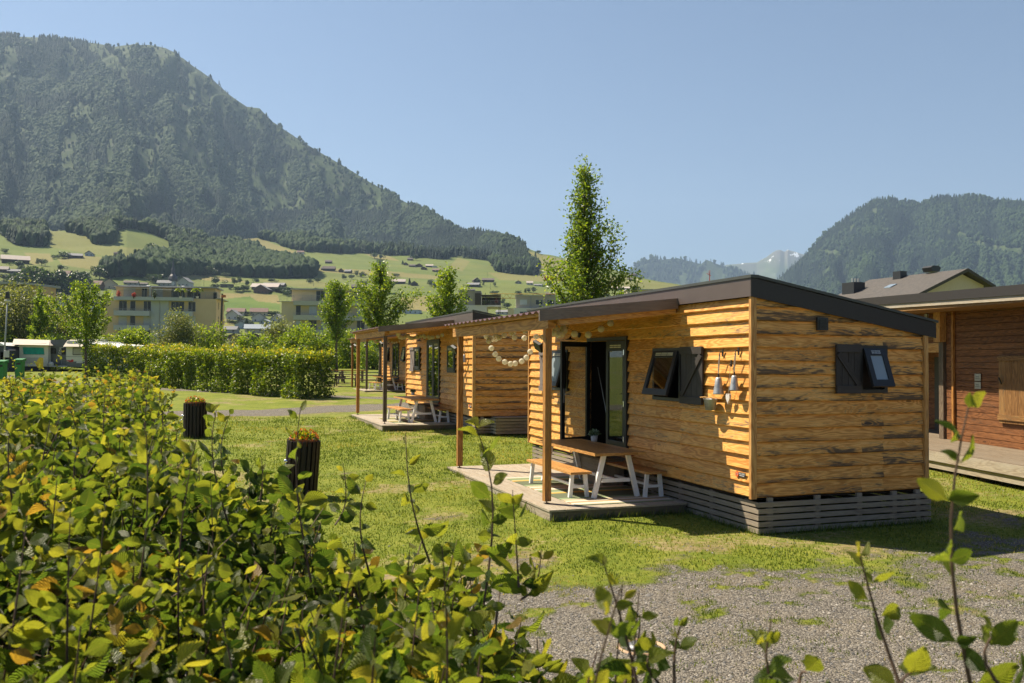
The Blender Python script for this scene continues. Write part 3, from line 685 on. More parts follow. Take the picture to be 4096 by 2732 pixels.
def clad(mb, side, x, a0, a1, z0, ztop, holes=(), top=None, seg=.22, seams=1, seed=0):
    rr = random.Random(seed); z = z0
    while z < ztop - .02:
        z1 = min(z + .2, ztop) if top is None else z + .2
        cuts = sorted({a0, a1} | {min(max(h[k], a0), a1) for h in holes for k in (0, 1)} | ({rr.uniform(a0 + .8, a1 - .8) for _ in range(seams)} if a1 - a0 > 2 else set()))
        segs = []
        for c0, c1 in zip(cuts[:-1], cuts[1:]):
            if c1 - c0 < 1e-3: continue
            mid = (c0 + c1) / 2; zr = [(z, z1)]
            for h in holes:
                if h[0] < mid < h[1]:
                    nz = []
                    for p, q in zr:
                        if h[2] >= q or h[3] <= p: nz.append((p, q))
                        else:
                            if h[2] - p > .012: nz.append((p, h[2]))
                            if q - h[3] > .012: nz.append((h[3], q))
                    zr = nz
            for p, q in zr: segs.append((c0, c1, p, q))
        rv = rr.random()
        for k, (c0, c1, p, q) in enumerate(segs):
            if top is not None:
                if top(c0) < p + .01: continue
                while top(c1) < p + .004 and c1 > c0 + .03: c1 -= .02
            clap(mb, side, c0, c1, p, q, x, (rv + (.37 * k if rr.random() < .5 else 0)) % 1, top=top, seg=seg)
        z += .1935
def ring(mb, plane, a0, a1, z0, z1, w, d0, d1, M=None):
    """rectangular frame in plane 'x' (a = y) or 'y' (a = x), from depth d0 to d1"""
    for (p, q, r, s) in ((a0, a0 + w, z0, z1), (a1 - w, a1, z0, z1), (a0 + w, a1 - w, z0, z0 + w), (a0 + w, a1 - w, z1 - w, z1)):
        if plane == 'x': mb.box((d0, p, r), (d1, q, s), M=M)
        else: mb.box((p, d0, r), (q, d1, s), M=M)
def window(root, plane, base, a0, a1, z0, z1, tilt=0.0, blind=False, name='window'):
    """frame in the wall with a top-hung sash tilted outwards"""
    m = MB(); ring(m, plane, a0, a1, z0, z1, .055, base, base - .075); fr = m.build(name, M_FRAME, root)
    s0, s1, b0, b1 = a0 + .058, a1 - .058, z0 + .058, z1 - .058; H = b1 - b0
    if plane == 'x': M = Matrix.Translation((base - .05, 0, b1)) @ Matrix.Rotation(tilt, 4, 'Y')
    else: M = Matrix.Translation((0, base - .05, b1)) @ Matrix.Rotation(-tilt, 4, 'X')
    m = MB(); ww = .085
    for (p, q, r, s) in ((s0, s0 + ww, -H, 0), (s1 - ww, s1, -H, 0), (s0 + ww, s1 - ww, -H, -H + ww + .02), (s0 + ww, s1 - ww, -.11, 0)):
        if plane == 'x': m.box((-.045, p, r), (0, q, s), M=M)
        else: m.box((p, -.045, r), (q, 0, s), M=M)
    sa = m.build('sash', M_FRAME, fr); m = MB()
    if plane == 'x': m.box((-.028, s0 + ww, -H + ww + .02), (-.02, s1 - ww, -.11), M=M)
    else: m.box((s0 + ww, -.028, -H + ww + .02), (s1 - ww, -.02, -.11), M=M)
    m.build('pane', M_GLASSB if blind else (M_GLASS if tilt else M_GLASSD), fr)
    m = MB(); k = s0 + ww + .03; step = (s1 - s0 - 2 * ww - .06) / 3
    for i in range(3):
        for j in range(2):
            if plane == 'x': m.box((-.052, k + i * step, -.085 + j * .03), (-.046, k + (i + .9) * step, -.067 + j * .03), M=M)
            else: m.box((k + i * step, -.052, -.085 + j * .03), (k + (i + .9) * step, -.046, -.067 + j * .03), M=M)
    m.build('vent_grille', M_CREAM if plane == 'x' else M_STEEL, fr)
    # dark box of the room behind the opening
    return fr
def shutter(root, plane, base, a0, a1, z0, z1, flip=False, mat=None):
    m = MB(); n = 4; w = (a1 - a0) / n; mat = mat or M_SHUT
    def bx(p, q, r, s, d0, d1):
        if plane == 'x': m.box((d0, p, r), (d1, q, s))
        else: m.box((p, d0, r), (q, d1, s))
    for i in range(n): bx(a0 + i * w + .003, a0 + (i + 1) * w - .003, z0, z1, base, base - .024)
    bx(a0 - .004, a1 + .004, z0 + .0, z0 + .115, base - .026, base - .05); bx(a0 - .004, a1 + .004, z1 - .115, z1, base - .026, base - .05)
    p, q = (a0 + .03, a1 - .03) if not flip else (a1 - .03, a0 + .03)
    if plane == 'x': m.beam((base - .037, p, z1 - .13), (base - .037, q, z0 + .13), .09, .02, up=(1, 0, 0))
    else: m.beam((p, base - .037, z1 - .13), (q, base - .037, z0 + .13), .09, .02, up=(0, 1, 0))
    return m.build('shutter', mat, root)
def door_leaf(root, hinge, free, z0, z1, glassmat_, vent=True, handle=False, name='door_leaf'):
    """glazed leaf standing between two plan points"""
    hx, hy = hinge; fx, fy = free; ln = math.hypot(fx - hx, fy - hy); an = math.atan2(fy - hy, fx - hx)
    M = Matrix.Translation((hx, hy, 0)) @ Matrix.Rotation(an, 4, 'Z'); m = MB(); t = .022; w = .095
    for (p, q, r, s) in ((0, w, z0, z1), (ln - w, ln, z0, z1), (w, ln - w, z0, z0 + .16), (w, ln - w, z1 - .19 if vent else z1 - .1, z1)): m.box((p, -t, r), (q, t, s), M=M)
    lf = m.build(name, M_FRAME, root)
    MB().box((w, -.005, z0 + .16), (ln - w, .005, z1 - (.19 if vent else .1)), M=M).build('pane', glassmat_, lf)
    if vent:
        m = MB()
        for i in range(3):
            for j in range(2): m.box((w + .06 + i * (ln - 2 * w - .12) / 3, -t - .006, z1 - .13 + j * .035), (w + .06 + (i + .88) * (ln - 2 * w - .12) / 3, -t - .001, z1 - .11 + j * .035), M=M); m.box((w + .06 + i * (ln - 2 * w - .12) / 3, t + .001, z1 - .13 + j * .035), (w + .06 + (i + .88) * (ln - 2 * w - .12) / 3, t + .006, z1 - .11 + j * .035), M=M)
        m.build('vent_grille', M_CREAM, lf)
    if handle:
        m = MB()
        for s in (-1, 1):
            m.box((ln - .07, s * (t + .002), 1.62), (ln - .035, s * (t + .014), 1.90), M=M); m.tube([M @ Vector((ln - .052, s * t, 1.79)), M @ Vector((ln - .052, s * (t + .055), 1.79)), M @ Vector((ln - .18, s * (t + .055), 1.785))], .010)
        m.build('handle', M_STEEL, lf)
    return lf
def cabin(S0, W0, Z0, label, first=False, n=0):
    ox, oy, _ = cab_world(W0, S0); root = empty('wooden_cabin', label, 'cabin', (ox, oy, Z0), CAB_RZ, 'wooden holiday cabins')
    holes = [(3.86, 5.46, .75, 2.83), (1.93, 2.76, 1.83, 2.61), (6.58, 7.35, 1.85, 2.63)]; eh = [(1.88, 2.29, 2.03, 2.64)] if first else []
    m = MB(); clad(m, 'x', 0, .01, L, ZB, 3.36, holes, seed=11 + n); m.build('door_wall', M_SIDE_F, root)
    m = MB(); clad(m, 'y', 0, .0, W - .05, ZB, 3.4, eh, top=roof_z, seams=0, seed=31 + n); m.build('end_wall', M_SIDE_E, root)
    m = MB(); clad(m, 'x', W, 0, L, ZB, 2.88, seg=1.2, seed=51 + n); clad(m, 'y', L, 0, W, ZB, 3.4, top=roof_z, seg=.8, seams=0, seed=61 + n); m.build('rear_wall', M_SIDE_F, root)
    for a, b in (((-.072, -.06, ZB - .02), (.02, -.003, 3.38)), ((W - .045, -.075, ZB - .02), (W + .03, .0, 2.93)), ((-.062, L, ZB), (.02, L + .05, 3.4))): MB().box(a, b).build('corner_board', M_TRIM, root)
    m = MB(); m.box((.02, .05, .46), (W - .03, L - .05, .70)); m.box((W - .06, .05, .71), (W - .03, L - .05, 2.9)); m.box((.01, .03, .71), (W - .07, .05, 2.9)); m.box((.01, L - .06, .71), (W - .07, L - .04, 2.9))
    m.box((.05, 3.3, .71), (W - .1, 3.36, 2.85)); m.box((.05, 5.9, .71), (W - .1, 5.96, 2.85)); m.box((1.5, 3.4, .71), (W - .1, 5.85, 1.16)); m.box((2.0, 3.4, 1.17), (W - .1, 5.85, 1.75)); m.build('room', M_DARK, root)
    # roof
    y0, y1, x0, x1 = -.075, L + .06, -.085, 3.26
    def rz(x): return 3.625 - (x + .06) * .172
    m = MB(); m.hexa([(x0 + .02, y0 + .02, rz(x0) - .24), (x1, y0 + .02, rz(x1) - .22), (x1, y1, rz(x1) - .22), (x0 + .02, y1, rz(x0) - .24), (x0 + .02, y0 + .02, rz(x0)), (x1, y0 + .02, rz(x1)), (x1, y1, rz(x1)), (x0 + .02, y1, rz(x0))]); rf = m.build('roof', M_CAP, root)
    m = MB(); m.box((x0 - .005, y0, rz(x0) - .265), (x0 + .018, y1, rz(x0) - .002)); m.build('front_fascia', M_FASC, rf)
    m = MB(); m.hexa([(x0 - .003, y0 - .01, rz(x0) - .265), (x1 + .02, y0 - .01, rz(x1) - .235), (x1 + .02, y0 + .018, rz(x1) - .235), (x0 - .003, y0 + .018, rz(x0) - .265), (x0 - .003, y0 - .01, rz(x0) - .002), (x1 + .02, y0 - .01, rz(x1) - .002), (x1 + .02, y0 + .018, rz(x1) - .002), (x0 - .003, y0 + .018, rz(x0) - .002)]); m.build('end_fascia', M_FASCE, rf)
    m = MB(); m.box((x0 - .022, y0 - .03, rz(x0) + .0), (x0 + .1, y1, rz(x0) + .042)); m.hexa([(x0 + .1, y0 - .03, rz(x0)), (x1 + .05, y0 - .03, rz(x1)), (x1 + .05, y0 + .1, rz(x1)), (x0 + .1, y0 + .1, rz(x0)), (x0 + .1, y0 - .03, rz(x0) + .04), (x1 + .05, y0 - .03, rz(x1) + .035), (x1 + .05, y0 + .1, rz(x1) + .035), (x0 + .1, y0 + .1, rz(x0) + .04)]); m.build('edge_cap', M_CAP, rf)
    # slatted skirting
    m = MB()
    for i in range(5):
        z = .008 + i * .092
        m.box((.0, -.125, z), (.028, L - .1, z + .068)); m.box((.03, -.125, z + .001), (W - .02, -.098, z + .069)); m.box((W - .02, -.13, z), (W + .01, L - .1, z + .068))
    for k in range(10): m.box((.03, .15 + k * .93, 0), (.075, .245 + k * .93, .5))
    for x in (.18, 1.0, 1.75, 2.4, 2.85): m.box((x, -.096, 0), (x + .09, -.05, .5))
    m.build('slatted_skirting', M_SLAT, root)
    if n == 1:
        m = MB()
        for i in range(5):
            z = .02 + i * .092; m.box((.5, -.62, z), (3.0, -.595, z + .07)); m.box((.475, -.62, z + .001), (.499, -.13, z + .069)); m.box((3.001, -.62, z + .001), (3.025, -.13, z + .069))
        m.box((.49, -.63, .485), (3.01, -.135, .505)); 
        for x in (.55, 1.4, 2.2, 2.85): m.box((x, -.593, 0), (x + .07, -.56, .484))
        m.build('slatted_box', M_SLAT, root)
    # door
    m = MB(); ring(m, 'x', 3.79, 5.53, .72, 2.9, .07, .0, -.078); m.box((-.02, 3.86, .70), (.1, 5.46, .745)); fr = m.build('door_frame', M_FRAME, root)
    G = M_GLASSD if not first else M_GLASSD
    door_leaf(root, (-.045, 3.865), (-.045, 4.655), .78, 2.82, M_GLASSD)
    if first:
        lf = door_leaf(root, (-.05, 5.45), (-.80, 5.14), .78, 2.82, M_GLASS, False, True)
        for z in (2.55, 1.6, .95):
            MB().tube([(-.085, 5.44, z), (-.085, 5.44, z + .1)], .012, 8).box((-.087, 5.40, z), (-.082, 5.44, z + .1)).build('hinge', M_CHROME, fr)
            MB().tube([(-.088, 3.87, z), (-.088, 3.87, z + .1)], .012, 8).build('hinge', M_CHROME, fr)
    else: door_leaf(root, (-.045, 5.455), (-.045, 4.665), .78, 2.82, M_GLASSD, False, True)
    # windows
    t = R(17) if first else (R(9) if n == 2 else 0)
    window(root, 'x', 0, 1.88, 2.81, 1.78, 2.66, t); window(root, 'x', 0, 6.53, 7.40, 1.80, 2.68, t, first)
    if first: shutter(root, 'x', -.062, 1.20, 1.84, 1.76, 2.67, flip=False)
    shutter(root, 'x', -.062, 7.44, 8.08, 1.76, 2.68, flip=True, mat=M_SHUTL)
    if first:
        window(root, 'y', 0, 1.83, 2.345, 1.975, 2.69, R(20), True); shutter(root, 'y', -.062, 1.385, 1.825, 1.975, 2.70)
        m = MB(); m.box((1.055, -.085, 2.90), (1.245, -.052, 3.09))
        for i in range(7): m.box((1.08, -.098, 2.925 + i * .021), (1.22, -.086, 2.935 + i * .021))
        m.build('louvre_vent', M_FRAME, root)
    else: shutter(root, 'y', -.062, 1.9, 2.55, 1.9, 2.72)
    # name plate with its orange mark
    pl = MB().box((-.062, .10, .775), (-.052, .27, .835)).build('name_plate', simple('plate_black', (.02, .022, .03), .4), root)
    hx = [(.30 + .042 * math.cos(a * math.pi / 3 + .52), .805 + .046 * math.sin(a * math.pi / 3 + .52)) for a in range(6)]
    MB().prism(hx, 0, -.068, -.056).build('orange_mark', simple('orange_mark', (.75, .14, .03), .5), pl)
    m = MB()
    for a, b in (((.325, .79), (.305, .825)), ((.305, .825), (.287, .79)), ((.287, .825), (.274, .79))): m.beam((-.0695, *a), (-.0695, *b), .002, .006, up=(1, 0, 0))
    m.build('mark_strokes', M_WHITE, pl)
    cu = bpy.data.curves.new('plate_text', 'FONT'); cu.body = 'ARCABO'; cu.size = .038; cu.align_x = 'CENTER'; cu.extrude = .0005; cu.materials.append(M_WHITE)
    tmp = bpy.data.objects.new('plate_text', cu); me = bpy.data.meshes.new_from_object(tmp); bpy.data.objects.remove(tmp)
    if not me.materials: me.materials.append(M_WHITE)
    tx = bpy.data.objects.new('lettering', me); COL.objects.link(tx); tx.parent = pl; tx.location = (-.0635, .185, .803)
    tx.rotation_euler = (R(90), 0, R(-90))
    m = MB(); m.box((-.064, .125, .785), (-.0625, .24, .792)); m.build('plate_line', M_WHITE, pl)
    # canopy
    def cz(x): return 3.455 + x * .102
    ys, ye = 1.96, 7.55; m = MB(); vs = []; uvs = []; N = int((ye - ys) / .0675)
    prof = [0, 0, .035, .035]
    for i in range(N + 1):
        y = ys + (ye - ys) * i / N; h = prof[i % 4]
        for x in (-.09, -2.5): vs.append((x, y, cz(x) + h - .03)); uvs.append((y, x))
    fs = [(2 * i, 2 * i + 1, 2 * i + 3, 2 * i + 2) for i in range(N)]; m.add(vs, fs, .5, uvs); rf = m.build('canopy_sheet', M_CORR, root)
    sd = rf.modifiers.new('sheet', 'SOLIDIFY'); sd.thickness = .004
    m = MB(); m.hexa([(-.088, 1.925, 3.30), (-2.52, 1.925, 3.045), (-2.52, 1.958, 3.045), (-.088, 1.958, 3.30), (-.088, 1.925, 3.468), (-2.52, 1.925, 3.215), (-2.52, 1.958, 3.215), (-.088, 1.958, 3.468)]); m.build('verge_board', M_VERGE, root)
    m = MB(); m.box((-2.275, 2.18, 2.945), (-2.145, 7.66, 3.125), rnd=.3); m.box((-2.40, 1.965, 3.135), (-2.20, 7.5, 3.182), rnd=.7); m.build('front_beam', M_BEAM, root)
    m = MB()
    for y in (2.02, 3.8, 5.6, 7.36):
        m.hexa([(-.07, y, 3.23), (-2.14, y, 2.985), (-2.14, y + .09, 2.985), (-.07, y + .09, 3.23), (-.07, y, 3.40), (-2.14, y, 3.17), (-2.14, y + .09, 3.17), (-.07, y + .09, 3.40)])
    m.build('rafters', M_TRIM, root)
    posts = [(2.36, M_POST if n != 1 else M_POSTG), (7.30, M_POST)]
    if n == 2: posts[0] = (2.36, M_POSTG)
    for y, mt in posts:
        po = MB().box((-2.265, y - .055, .235 if n else .205), (-2.155, y + .055, 2.944)).build('post', mt, root)
        m = MB(); m.tube([(-2.21, y, .165), (-2.21, y, .24)], .012, 8); m.box((-2.25, y - .04, .166), (-2.17, y + .04, .175)); m.build('post_foot', M_BLACK, po)
        m = MB(); m.box((-2.24, y + .057, 2.72), (-2.18, y + .08, 2.83)); m.beam((-2.21, y + .08, 2.78), (-2.24, y + .16, 2.70), .02, .02)
        F = Matrix.Translation((-2.27, y + .24, 2.67)) @ Matrix.Rotation(R(-25), 4, 'Y') @ Matrix.Rotation(R(20), 4, 'X'); m.box((-.03, -.11, -.075), (.03, .11, .075), M=F); m.build('floodlight', M_BLACK, po)
    # lamp by the door
    m = MB(); m.tube([(-.02, 5.98, 2.98), (-.055, 5.98, 2.98)], .055, 16); m.tube([(-.055, 5.98, 2.98), (-.2, 5.98, 2.98), (-.24, 5.98, 2.93)], .008); m.lathe([(.012, 0), (.03, -.03), (.10, -.055), (.105, -.062)], (-.24, 5.98, 2.94), 18); m.build('wall_lamp', M_IRON, root)
    m = MB(); m.tube([(-.05, 3.55, .742), (-.13, 3.55, .742)], .016, 8); m.tube([(-.13, 3.55, .742), (-.15, 3.55, .742)], .022, 8); m.build('red_tap', M_RED, root)
    # terrace
    T = empty('terrace_deck', 'grey plank terrace deck in front of the ' + ['nearest', 'middle', 'farthest'][n] + ' cabin', 'deck', (ox, oy, Z0), CAB_RZ, 'terrace decks')
    m = MB(); k = 0; x = -2.42
    while x < -.06:
        m.box((x + .003, 1.74, .135), (min(x + .139, -.03), 7.56, .165 - .0006 * (k % 3)), rnd=random.random()); x += .142; k += 1
    m.build('planks', M_DECK, T)
    m = MB(); m.box((-2.405, 1.75, 0.0), (-2.375, 7.55, .132)); m.build('long_edge', M_DECK, T)
    for y in (1.765, 7.5): MB().box((-2.374, y, -.01), (-.04, y + .03, .131)).build('end_edge', M_DECKEDGE, T)
    s = empty('door_step', 'wooden box step below the door of the ' + ['nearest', 'middle', 'farthest'][n] + ' cabin', 'step', (ox, oy, Z0), CAB_RZ, 'door steps')
    m = MB(); m.box((-.56, 3.80, .63), (-.085, 5.15, .67)); m.build('tread', M_DECKEDGE, s)
    m = MB(); m.box((-.54, 3.82, .45), (-.51, 5.13, .628)); m.box((-.53, 3.84, .166), (-.5, 5.11, .449)); m.box((-.5, 3.83, .166), (-.1, 3.86, .628)); m.box((-.5, 5.09, .166), (-.1, 5.12, .628)); m.build('sides', M_SLAT, s)
    return root
c1 = cabin(0, 0, 0, 'nearest wooden cabin with lapped larch boards and its door standing open', True, 0)
c2 = cabin(14.38, .306, .278, 'middle wooden cabin with closed black doors and a grey right-hand canopy post', False, 1)
c3 = cabin(36.73, 3.79, .595, 'farthest wooden cabin, partly hidden behind the middle one', False, 2)
OFF = [(0, 0, 0), (14.38, .306, .278), (36.73, 3.79, .595)]
WHO = ['nearest', 'middle', 'farthest']
# ---------------------------------------------------------------- furniture on the terraces
def leg(m, foot, top, w=.062, d=.062): m.beam(foot, top, w, d, up=(0, 1, 0))
def table_set(n):
    S0, W0, Z0 = OFF[n]; ox, oy, _ = cab_world(W0, S0)
    def at(name, label, cat, group): return empty(name, label, cat, (ox, oy, Z0), CAB_RZ, group)
    who = WHO[n]
    rug = MB().box((-1.86, 2.0, .166), (-.10, 5.40, .176)).build('striped_rug', M_RUG); rug.location = (ox, oy, Z0); rug.rotation_euler = (0, 0, CAB_RZ)
    tag(rug, f'green, white and yellow striped rug on the terrace of the {who} cabin', 'rug', 'striped rugs')
    z0 = .177
    t = at('dining_table', f'wooden table with white splayed legs on the terrace of the {who} cabin', 'table', 'terrace tables')
    m = MB()
    for i in range(6): m.box((-1.37 + i * .157, 2.36, .885), (-1.37 + (i + 1) * .157 - .0015, 5.0, .93))
    m.build('tabletop', M_TOP, t)
    for y in (2.55, 4.80):
        for s in (-1, 1):
            m = MB(); leg(m, (-.9 + s * .40, y, z0), (-.9 + s * .22, y, .884), .075, .06); m.build('leg', M_WHITE, t)
        m = MB(); m.box((-1.15, y - .02, .43), (-.65, y + .02, .49)); m.build('cross_rail', M_WHITE, t)
    MB().box((-.925, 2.572, .435), (-.875, 4.778, .485)).build('long_rail', M_WHITE, t)
    for nm, xc, y0, y1, lab in (('bench', -1.49, 2.62, 4.68, f'wooden bench on the lawn side of the table of the {who} cabin'), ('bench', -.27, 2.30, 4.36, f'wooden bench on the wall side of the table of the {who} cabin')):
        b = at(nm, lab, 'bench', 'terrace benches'); m = MB()
        for i in range(3): m.box((xc - .19 + i * .128, y0, .565), (xc - .19 + (i + 1) * .128 - .002, y1, .605))
        m.build('seat', M_TOP, b)
        for y in (y0 + .12, y1 - .14):
            for s in (-1, 1): m = MB(); leg(m, (xc + s * .155, y, z0), (xc + s * .115, y, .564), .06, .055); m.build('leg', M_WHITE, b)
            MB().box((xc - .105, y - .015, .33), (xc + .105, y + .015, .375)).build('cross_rail', M_WHITE, b)
        MB().box((xc - .02, y0 + .14, .335), (xc + .02, y1 - .16, .372)).build('long_rail', M_WHITE, b)
    return t
for n in range(3): table_set(n)
M_SUCC = leafmat('succulent_leaves', [(0, (.06, .12, .05)), (.6, (.16, .24, .13)), (1, (.34, .40, .28))], .15)
def pot_plant(n, x, y, label):
    S0, W0, Z0 = OFF[n]; ox, oy, _ = cab_world(W0 + x, S0 + y); p = empty('potted_plant', label, 'plant', (ox, oy, Z0 + .931), 0, 'plants on the terrace tables')
    MB().lathe([(.0, 0), (.045, 0), (.055, .01), (.068, .12), (.062, .12), (.058, .10), (0, .10)], n=24).build('pot', M_WHITEG, p, True)
    g = np.random.default_rng(40 + n); N = 260; d = g.normal(size=(N, 3)); d[:, 2] = np.abs(d[:, 2]) * .9 + .25; d /= np.linalg.norm(d, axis=1)[:, None]
    base = d * (.02 + .08 * g.random((N, 1))) + np.array([0, 0, .11]); batch_leaves('foliage', LEAF_MID, base, d + g.normal(size=(N, 3)) * .4, None, .035 + .02 * g.random(N), g.random(N), M_SUCC, p, g)
def frames(d, up=None, g=None):
    x = d / np.linalg.norm(d, axis=1)[:, None]
    if up is None: up = g.normal(size=d.shape)
    y = np.cross(up, x); y /= np.linalg.norm(y, axis=1)[:, None] + 1e-9; return np.stack([x, y, np.cross(x, y)], 1)
def leaf_template(n, wid, droop, fold):
    V = []; U = []
    for i in range(n + 1):
        t = i / n; w = wid * math.sin(math.pi * min(1, t ** .85)) * (1 - .25 * t) if 0 < i < n else 0
        z = -droop * t * t
        if i in (0, n): V.append((t, 0, z)); U.append((t, 0))
        else: V += [(t, w, z + fold * w), (t, 0, z), (t, -w, z + fold * w)]; U += [(t, 1), (t, 0), (t, -1)]
    T = []; Q = []; last = len(V) - 1
    T += [(0, 2, 1), (0, 3, 2)]
    for i in range(n - 2): b = 1 + 3 * i; Q += [(b, b + 1, b + 4, b + 3), (b + 1, b + 2, b + 5, b + 4)]
    b = 1 + 3 * (n - 2); T += [(b, b + 1, last), (b + 1, b + 2, last)]
    return np.array(V), [np.array(T), np.array(Q).reshape(-1, 4)], np.array(U)
LEAF_NEAR = leaf_template(6, .34, .30, .32)
def pleated(n, wid, droop, fold, amp):
    V, T, U = leaf_template(n, wid, droop, fold); V = V.copy()
    for i in range(1, n):
        b = 1 + 3 * (i - 1); s = amp if i % 2 else -amp
        for k, e in ((0, 1), (1, .25), (2, 1)): V[b + k, 2] += s * e * min(1, 4 * (1 - i / n) + .2); V[b + k, 0] += (.10 if k != 1 else 0)
    V[:, 0] *= .95; return V, T, U
LEAF_PLEAT = pleated(17, .34, .30, .30, .011)
LEAF_MID = (np.array([(0, 0, 0), (.5, .3, .1), (1, 0, -.08), (.5, -.3, .1)]), [np.array([(0, 1, 2), (0, 2, 3)])], np.array([(0, 0), (.5, 1), (1, 0), (.5, -1)]))
def batch_leaves(name, tpl, pos, d, up, size, rnd, mat, parent, g, wscale=None):
    tv, tfs, tu = tpl; N = len(pos); Rm = frames(np.asarray(d, float), up, g); sz = np.asarray(size, float)
    loc = np.repeat(tv[None], N, 0).astype(float)
    if len(tv) > 6:
        loc[:, :, 1] *= (.8 + .4 * g.random(N))[:, None]; tt = tv[None, :, 0]; loc[:, :, 2] = loc[:, :, 2] * (-.3 + 2.2 * g.random(N))[:, None] + np.sin(tt * (5 + 6 * g.random((N, 1)))) * (g.random((N, 1)) - .5) * .16 * tt; loc[:, :, 1] += (tt ** 2) * ((g.random((N, 1)) - .5) * .5)
    if wscale is not None: loc[:, :, 1] *= wscale[:, None]
    V = np.einsum('nvi,nij->nvj', loc, Rm) * sz[:, None, None] + np.asarray(pos)[:, None, :]
    F = [(f[None] + (np.arange(N) * len(tv))[:, None, None]).reshape(-1, f.shape[1]) for f in tfs if len(f)]
    rn = np.concatenate([np.repeat(rnd, len(f)) for f in tfs if len(f)])
    return npmesh(name, V.reshape(-1, 3), F, mat, parent, smooth=False, fattr={'rnd': rn}, uv=np.tile(tu, (N, 1)))
pot_plant(0, *loc_of(2377, 1766, .931), 'small grey-green succulent in a white pot on the nearest terrace table')
pot_plant(1, *loc_of(1652, 1581, .931, *OFF[1]), 'dark green plant in a grey pot on the middle terrace table')
# ---------------------------------------------------------------- lantern strings
def balls(n, pts, r=.062, label='', wires=()):
    S0, W0, Z0 = OFF[n]; ox, oy, _ = cab_world(W0, S0); g = empty('lantern_string', label, 'string lights', (ox, oy, Z0), CAB_RZ, 'lantern strings')
    for p in pts:
        b = MB().lathe([(.0001, -1), (.38, -.92), (.7, -.71), (.92, -.38), (1, 0), (.92, .38), (.7, .71), (.38, .92), (.0001, 1)], n=16); b.v = [Vector(v) * r + Vector(p) for v in b.v]
        b.build('lantern', M_PAPER, g, True)
    m = MB()
    for w in wires: m.tube(w, .0025, 5)
    m.build('cable', M_BLACK, g)
hang = [(-1.48, 2.71), (-1.39, 2.58), (-1.31, 2.48), (-1.17, 2.41), (-1.04, 2.37), (-.93, 2.38), (-.78, 2.43), (-.67, 2.51), (-.58, 2.64)]
top = [(-1.59, 2.96), (-1.54, 2.92), (-1.58, 2.86), (-1.46, 2.91), (-1.40, 2.98), (-1.34, 2.94), (-1.38, 2.91), (-1.21, 2.99), (-1.07, 3.04), (-.98, 3.05), (-.97, 2.95), (-.75, 3.09), (-.72, 2.94), (-.46, 2.97), (-.33, 2.96)]
balls(0, [(x, 7.4, z) for x, z in hang] + [(x, 7.4 - .06 * (i % 3), z) for i, (x, z) in enumerate(top)], label='white paper lanterns sagging in a loop at the left end of the nearest canopy',
      wires=[[(-1.6, 7.4, 3.08)] + [(x, 7.4, z + .045) for x, z in hang] + [(-.46, 7.4, 3.02)], [(-1.62, 7.36, 3.0), (-1.2, 7.36, 3.05), (-.7, 7.36, 3.0), (-.2, 7.36, 3.05)]])
tr = [(1085, 188), (915, 295), (687, 400), (440, 385), (240, 275), (255, 325), (210, 390), (120, 330), (100, 290), (80, 370), (160, 400)]
def on_y(px, py, y0):
    d = ray(px, py); o = np.array([0, 0, CAM_H]); n = np.array([UY[0], UY[1], 0]); t = (n[:2] @ CAB_O + y0) / (d @ n); q = o + d * t; x, y = cab_local(q[0], q[1]); return (x, y, q[2])
P = [on_y(2200 + a * .2232, 1250 + b * .2232, 3.5 - .25 * i / 10) for i, (a, b) in enumerate(tr)]
balls(0, P, label='white paper lanterns strung under the nearest canopy above the open door', wires=[[(-.3, 3.0, 3.2), *[(p[0], p[1], p[2] + .045) for p in P[:5]], (-1.7, 3.3, 3.1)]])
g9 = random.Random(5)
for n, k, lab in ((1, 30, 'dense row of cream lanterns under the canopy of the middle cabin'), (2, 16, 'row of small cream lanterns under the canopy of the farthest cabin')):
    pts = []
    for i in range(k): t = i / (k - 1); pts.append((-1.75 + 1.5 * t + g9.uniform(-.03, .03), 2.7 + 1.2 * math.sin(t * 3) + g9.uniform(-.08, .08), 3.02 - .10 * abs(math.sin(t * 9)) + g9.uniform(-.03, .03)))
    balls(n, pts, label=lab, wires=[[(p[0], p[1], p[2] + .05) for p in pts[::3]]])
# ---------------------------------------------------------------- things hung on the corner of the wall
def hung(name, label, cat, n, group=None):
    S0, W0, Z0 = OFF[n]; ox, oy, _ = cab_world(W0, S0); return empty(name, label, cat, (ox, oy, Z0), CAB_RZ, group)
def bell(n, y, zh, zt, hgt, wd, label):
    b = hung('hanging_bell', label, 'bell', n, 'metal bells on the cabin walls'); x = -.13
    MB().lathe([(.0, 0), (.18 * wd, -.0), (.28 * wd, -.02), (.36 * wd, -hgt * .5), (.47 * wd, -hgt * .93), (.5 * wd, -hgt), (.47 * wd, -hgt), (.33 * wd, -hgt * .5), (.0, -.03)], (x, y, zt), 24).build('body', M_STEEL, b, True)
    m = MB(); m.tube([(x, y, zt - .01), (x, y, zt + .05)], .012, 8); m.tube([(-.05, y, zh + .01), (-.1, y, zh + .02), (-.12, y, zh - .03), (-.10, y, zh - .05)], .007, 6); m.box((-.065, y - .015, zh - .05), (-.05, y + .015, zh + .06)); m.build('hook', M_IRON, b)
    m = MB(); m.tube([(-.11, y - .008, zh - .02), (x, y - .012, zt + .12), (x, y, zt + .04)], .006, 6); m.tube([(-.11, y + .008, zh - .02), (x, y + .012, zt + .13), (x, y, zt + .05)], .006, 6); m.build('rope', M_ROPE, b)
bell(0, .68, 2.56, 2.20, .255, .17, 'larger left galvanised bell hanging by a rope beside the open shutter'); bell(0, .27, 2.58, 2.235, .22, .15, 'smaller right galvanised bell hanging by a rope near the cabin corner')
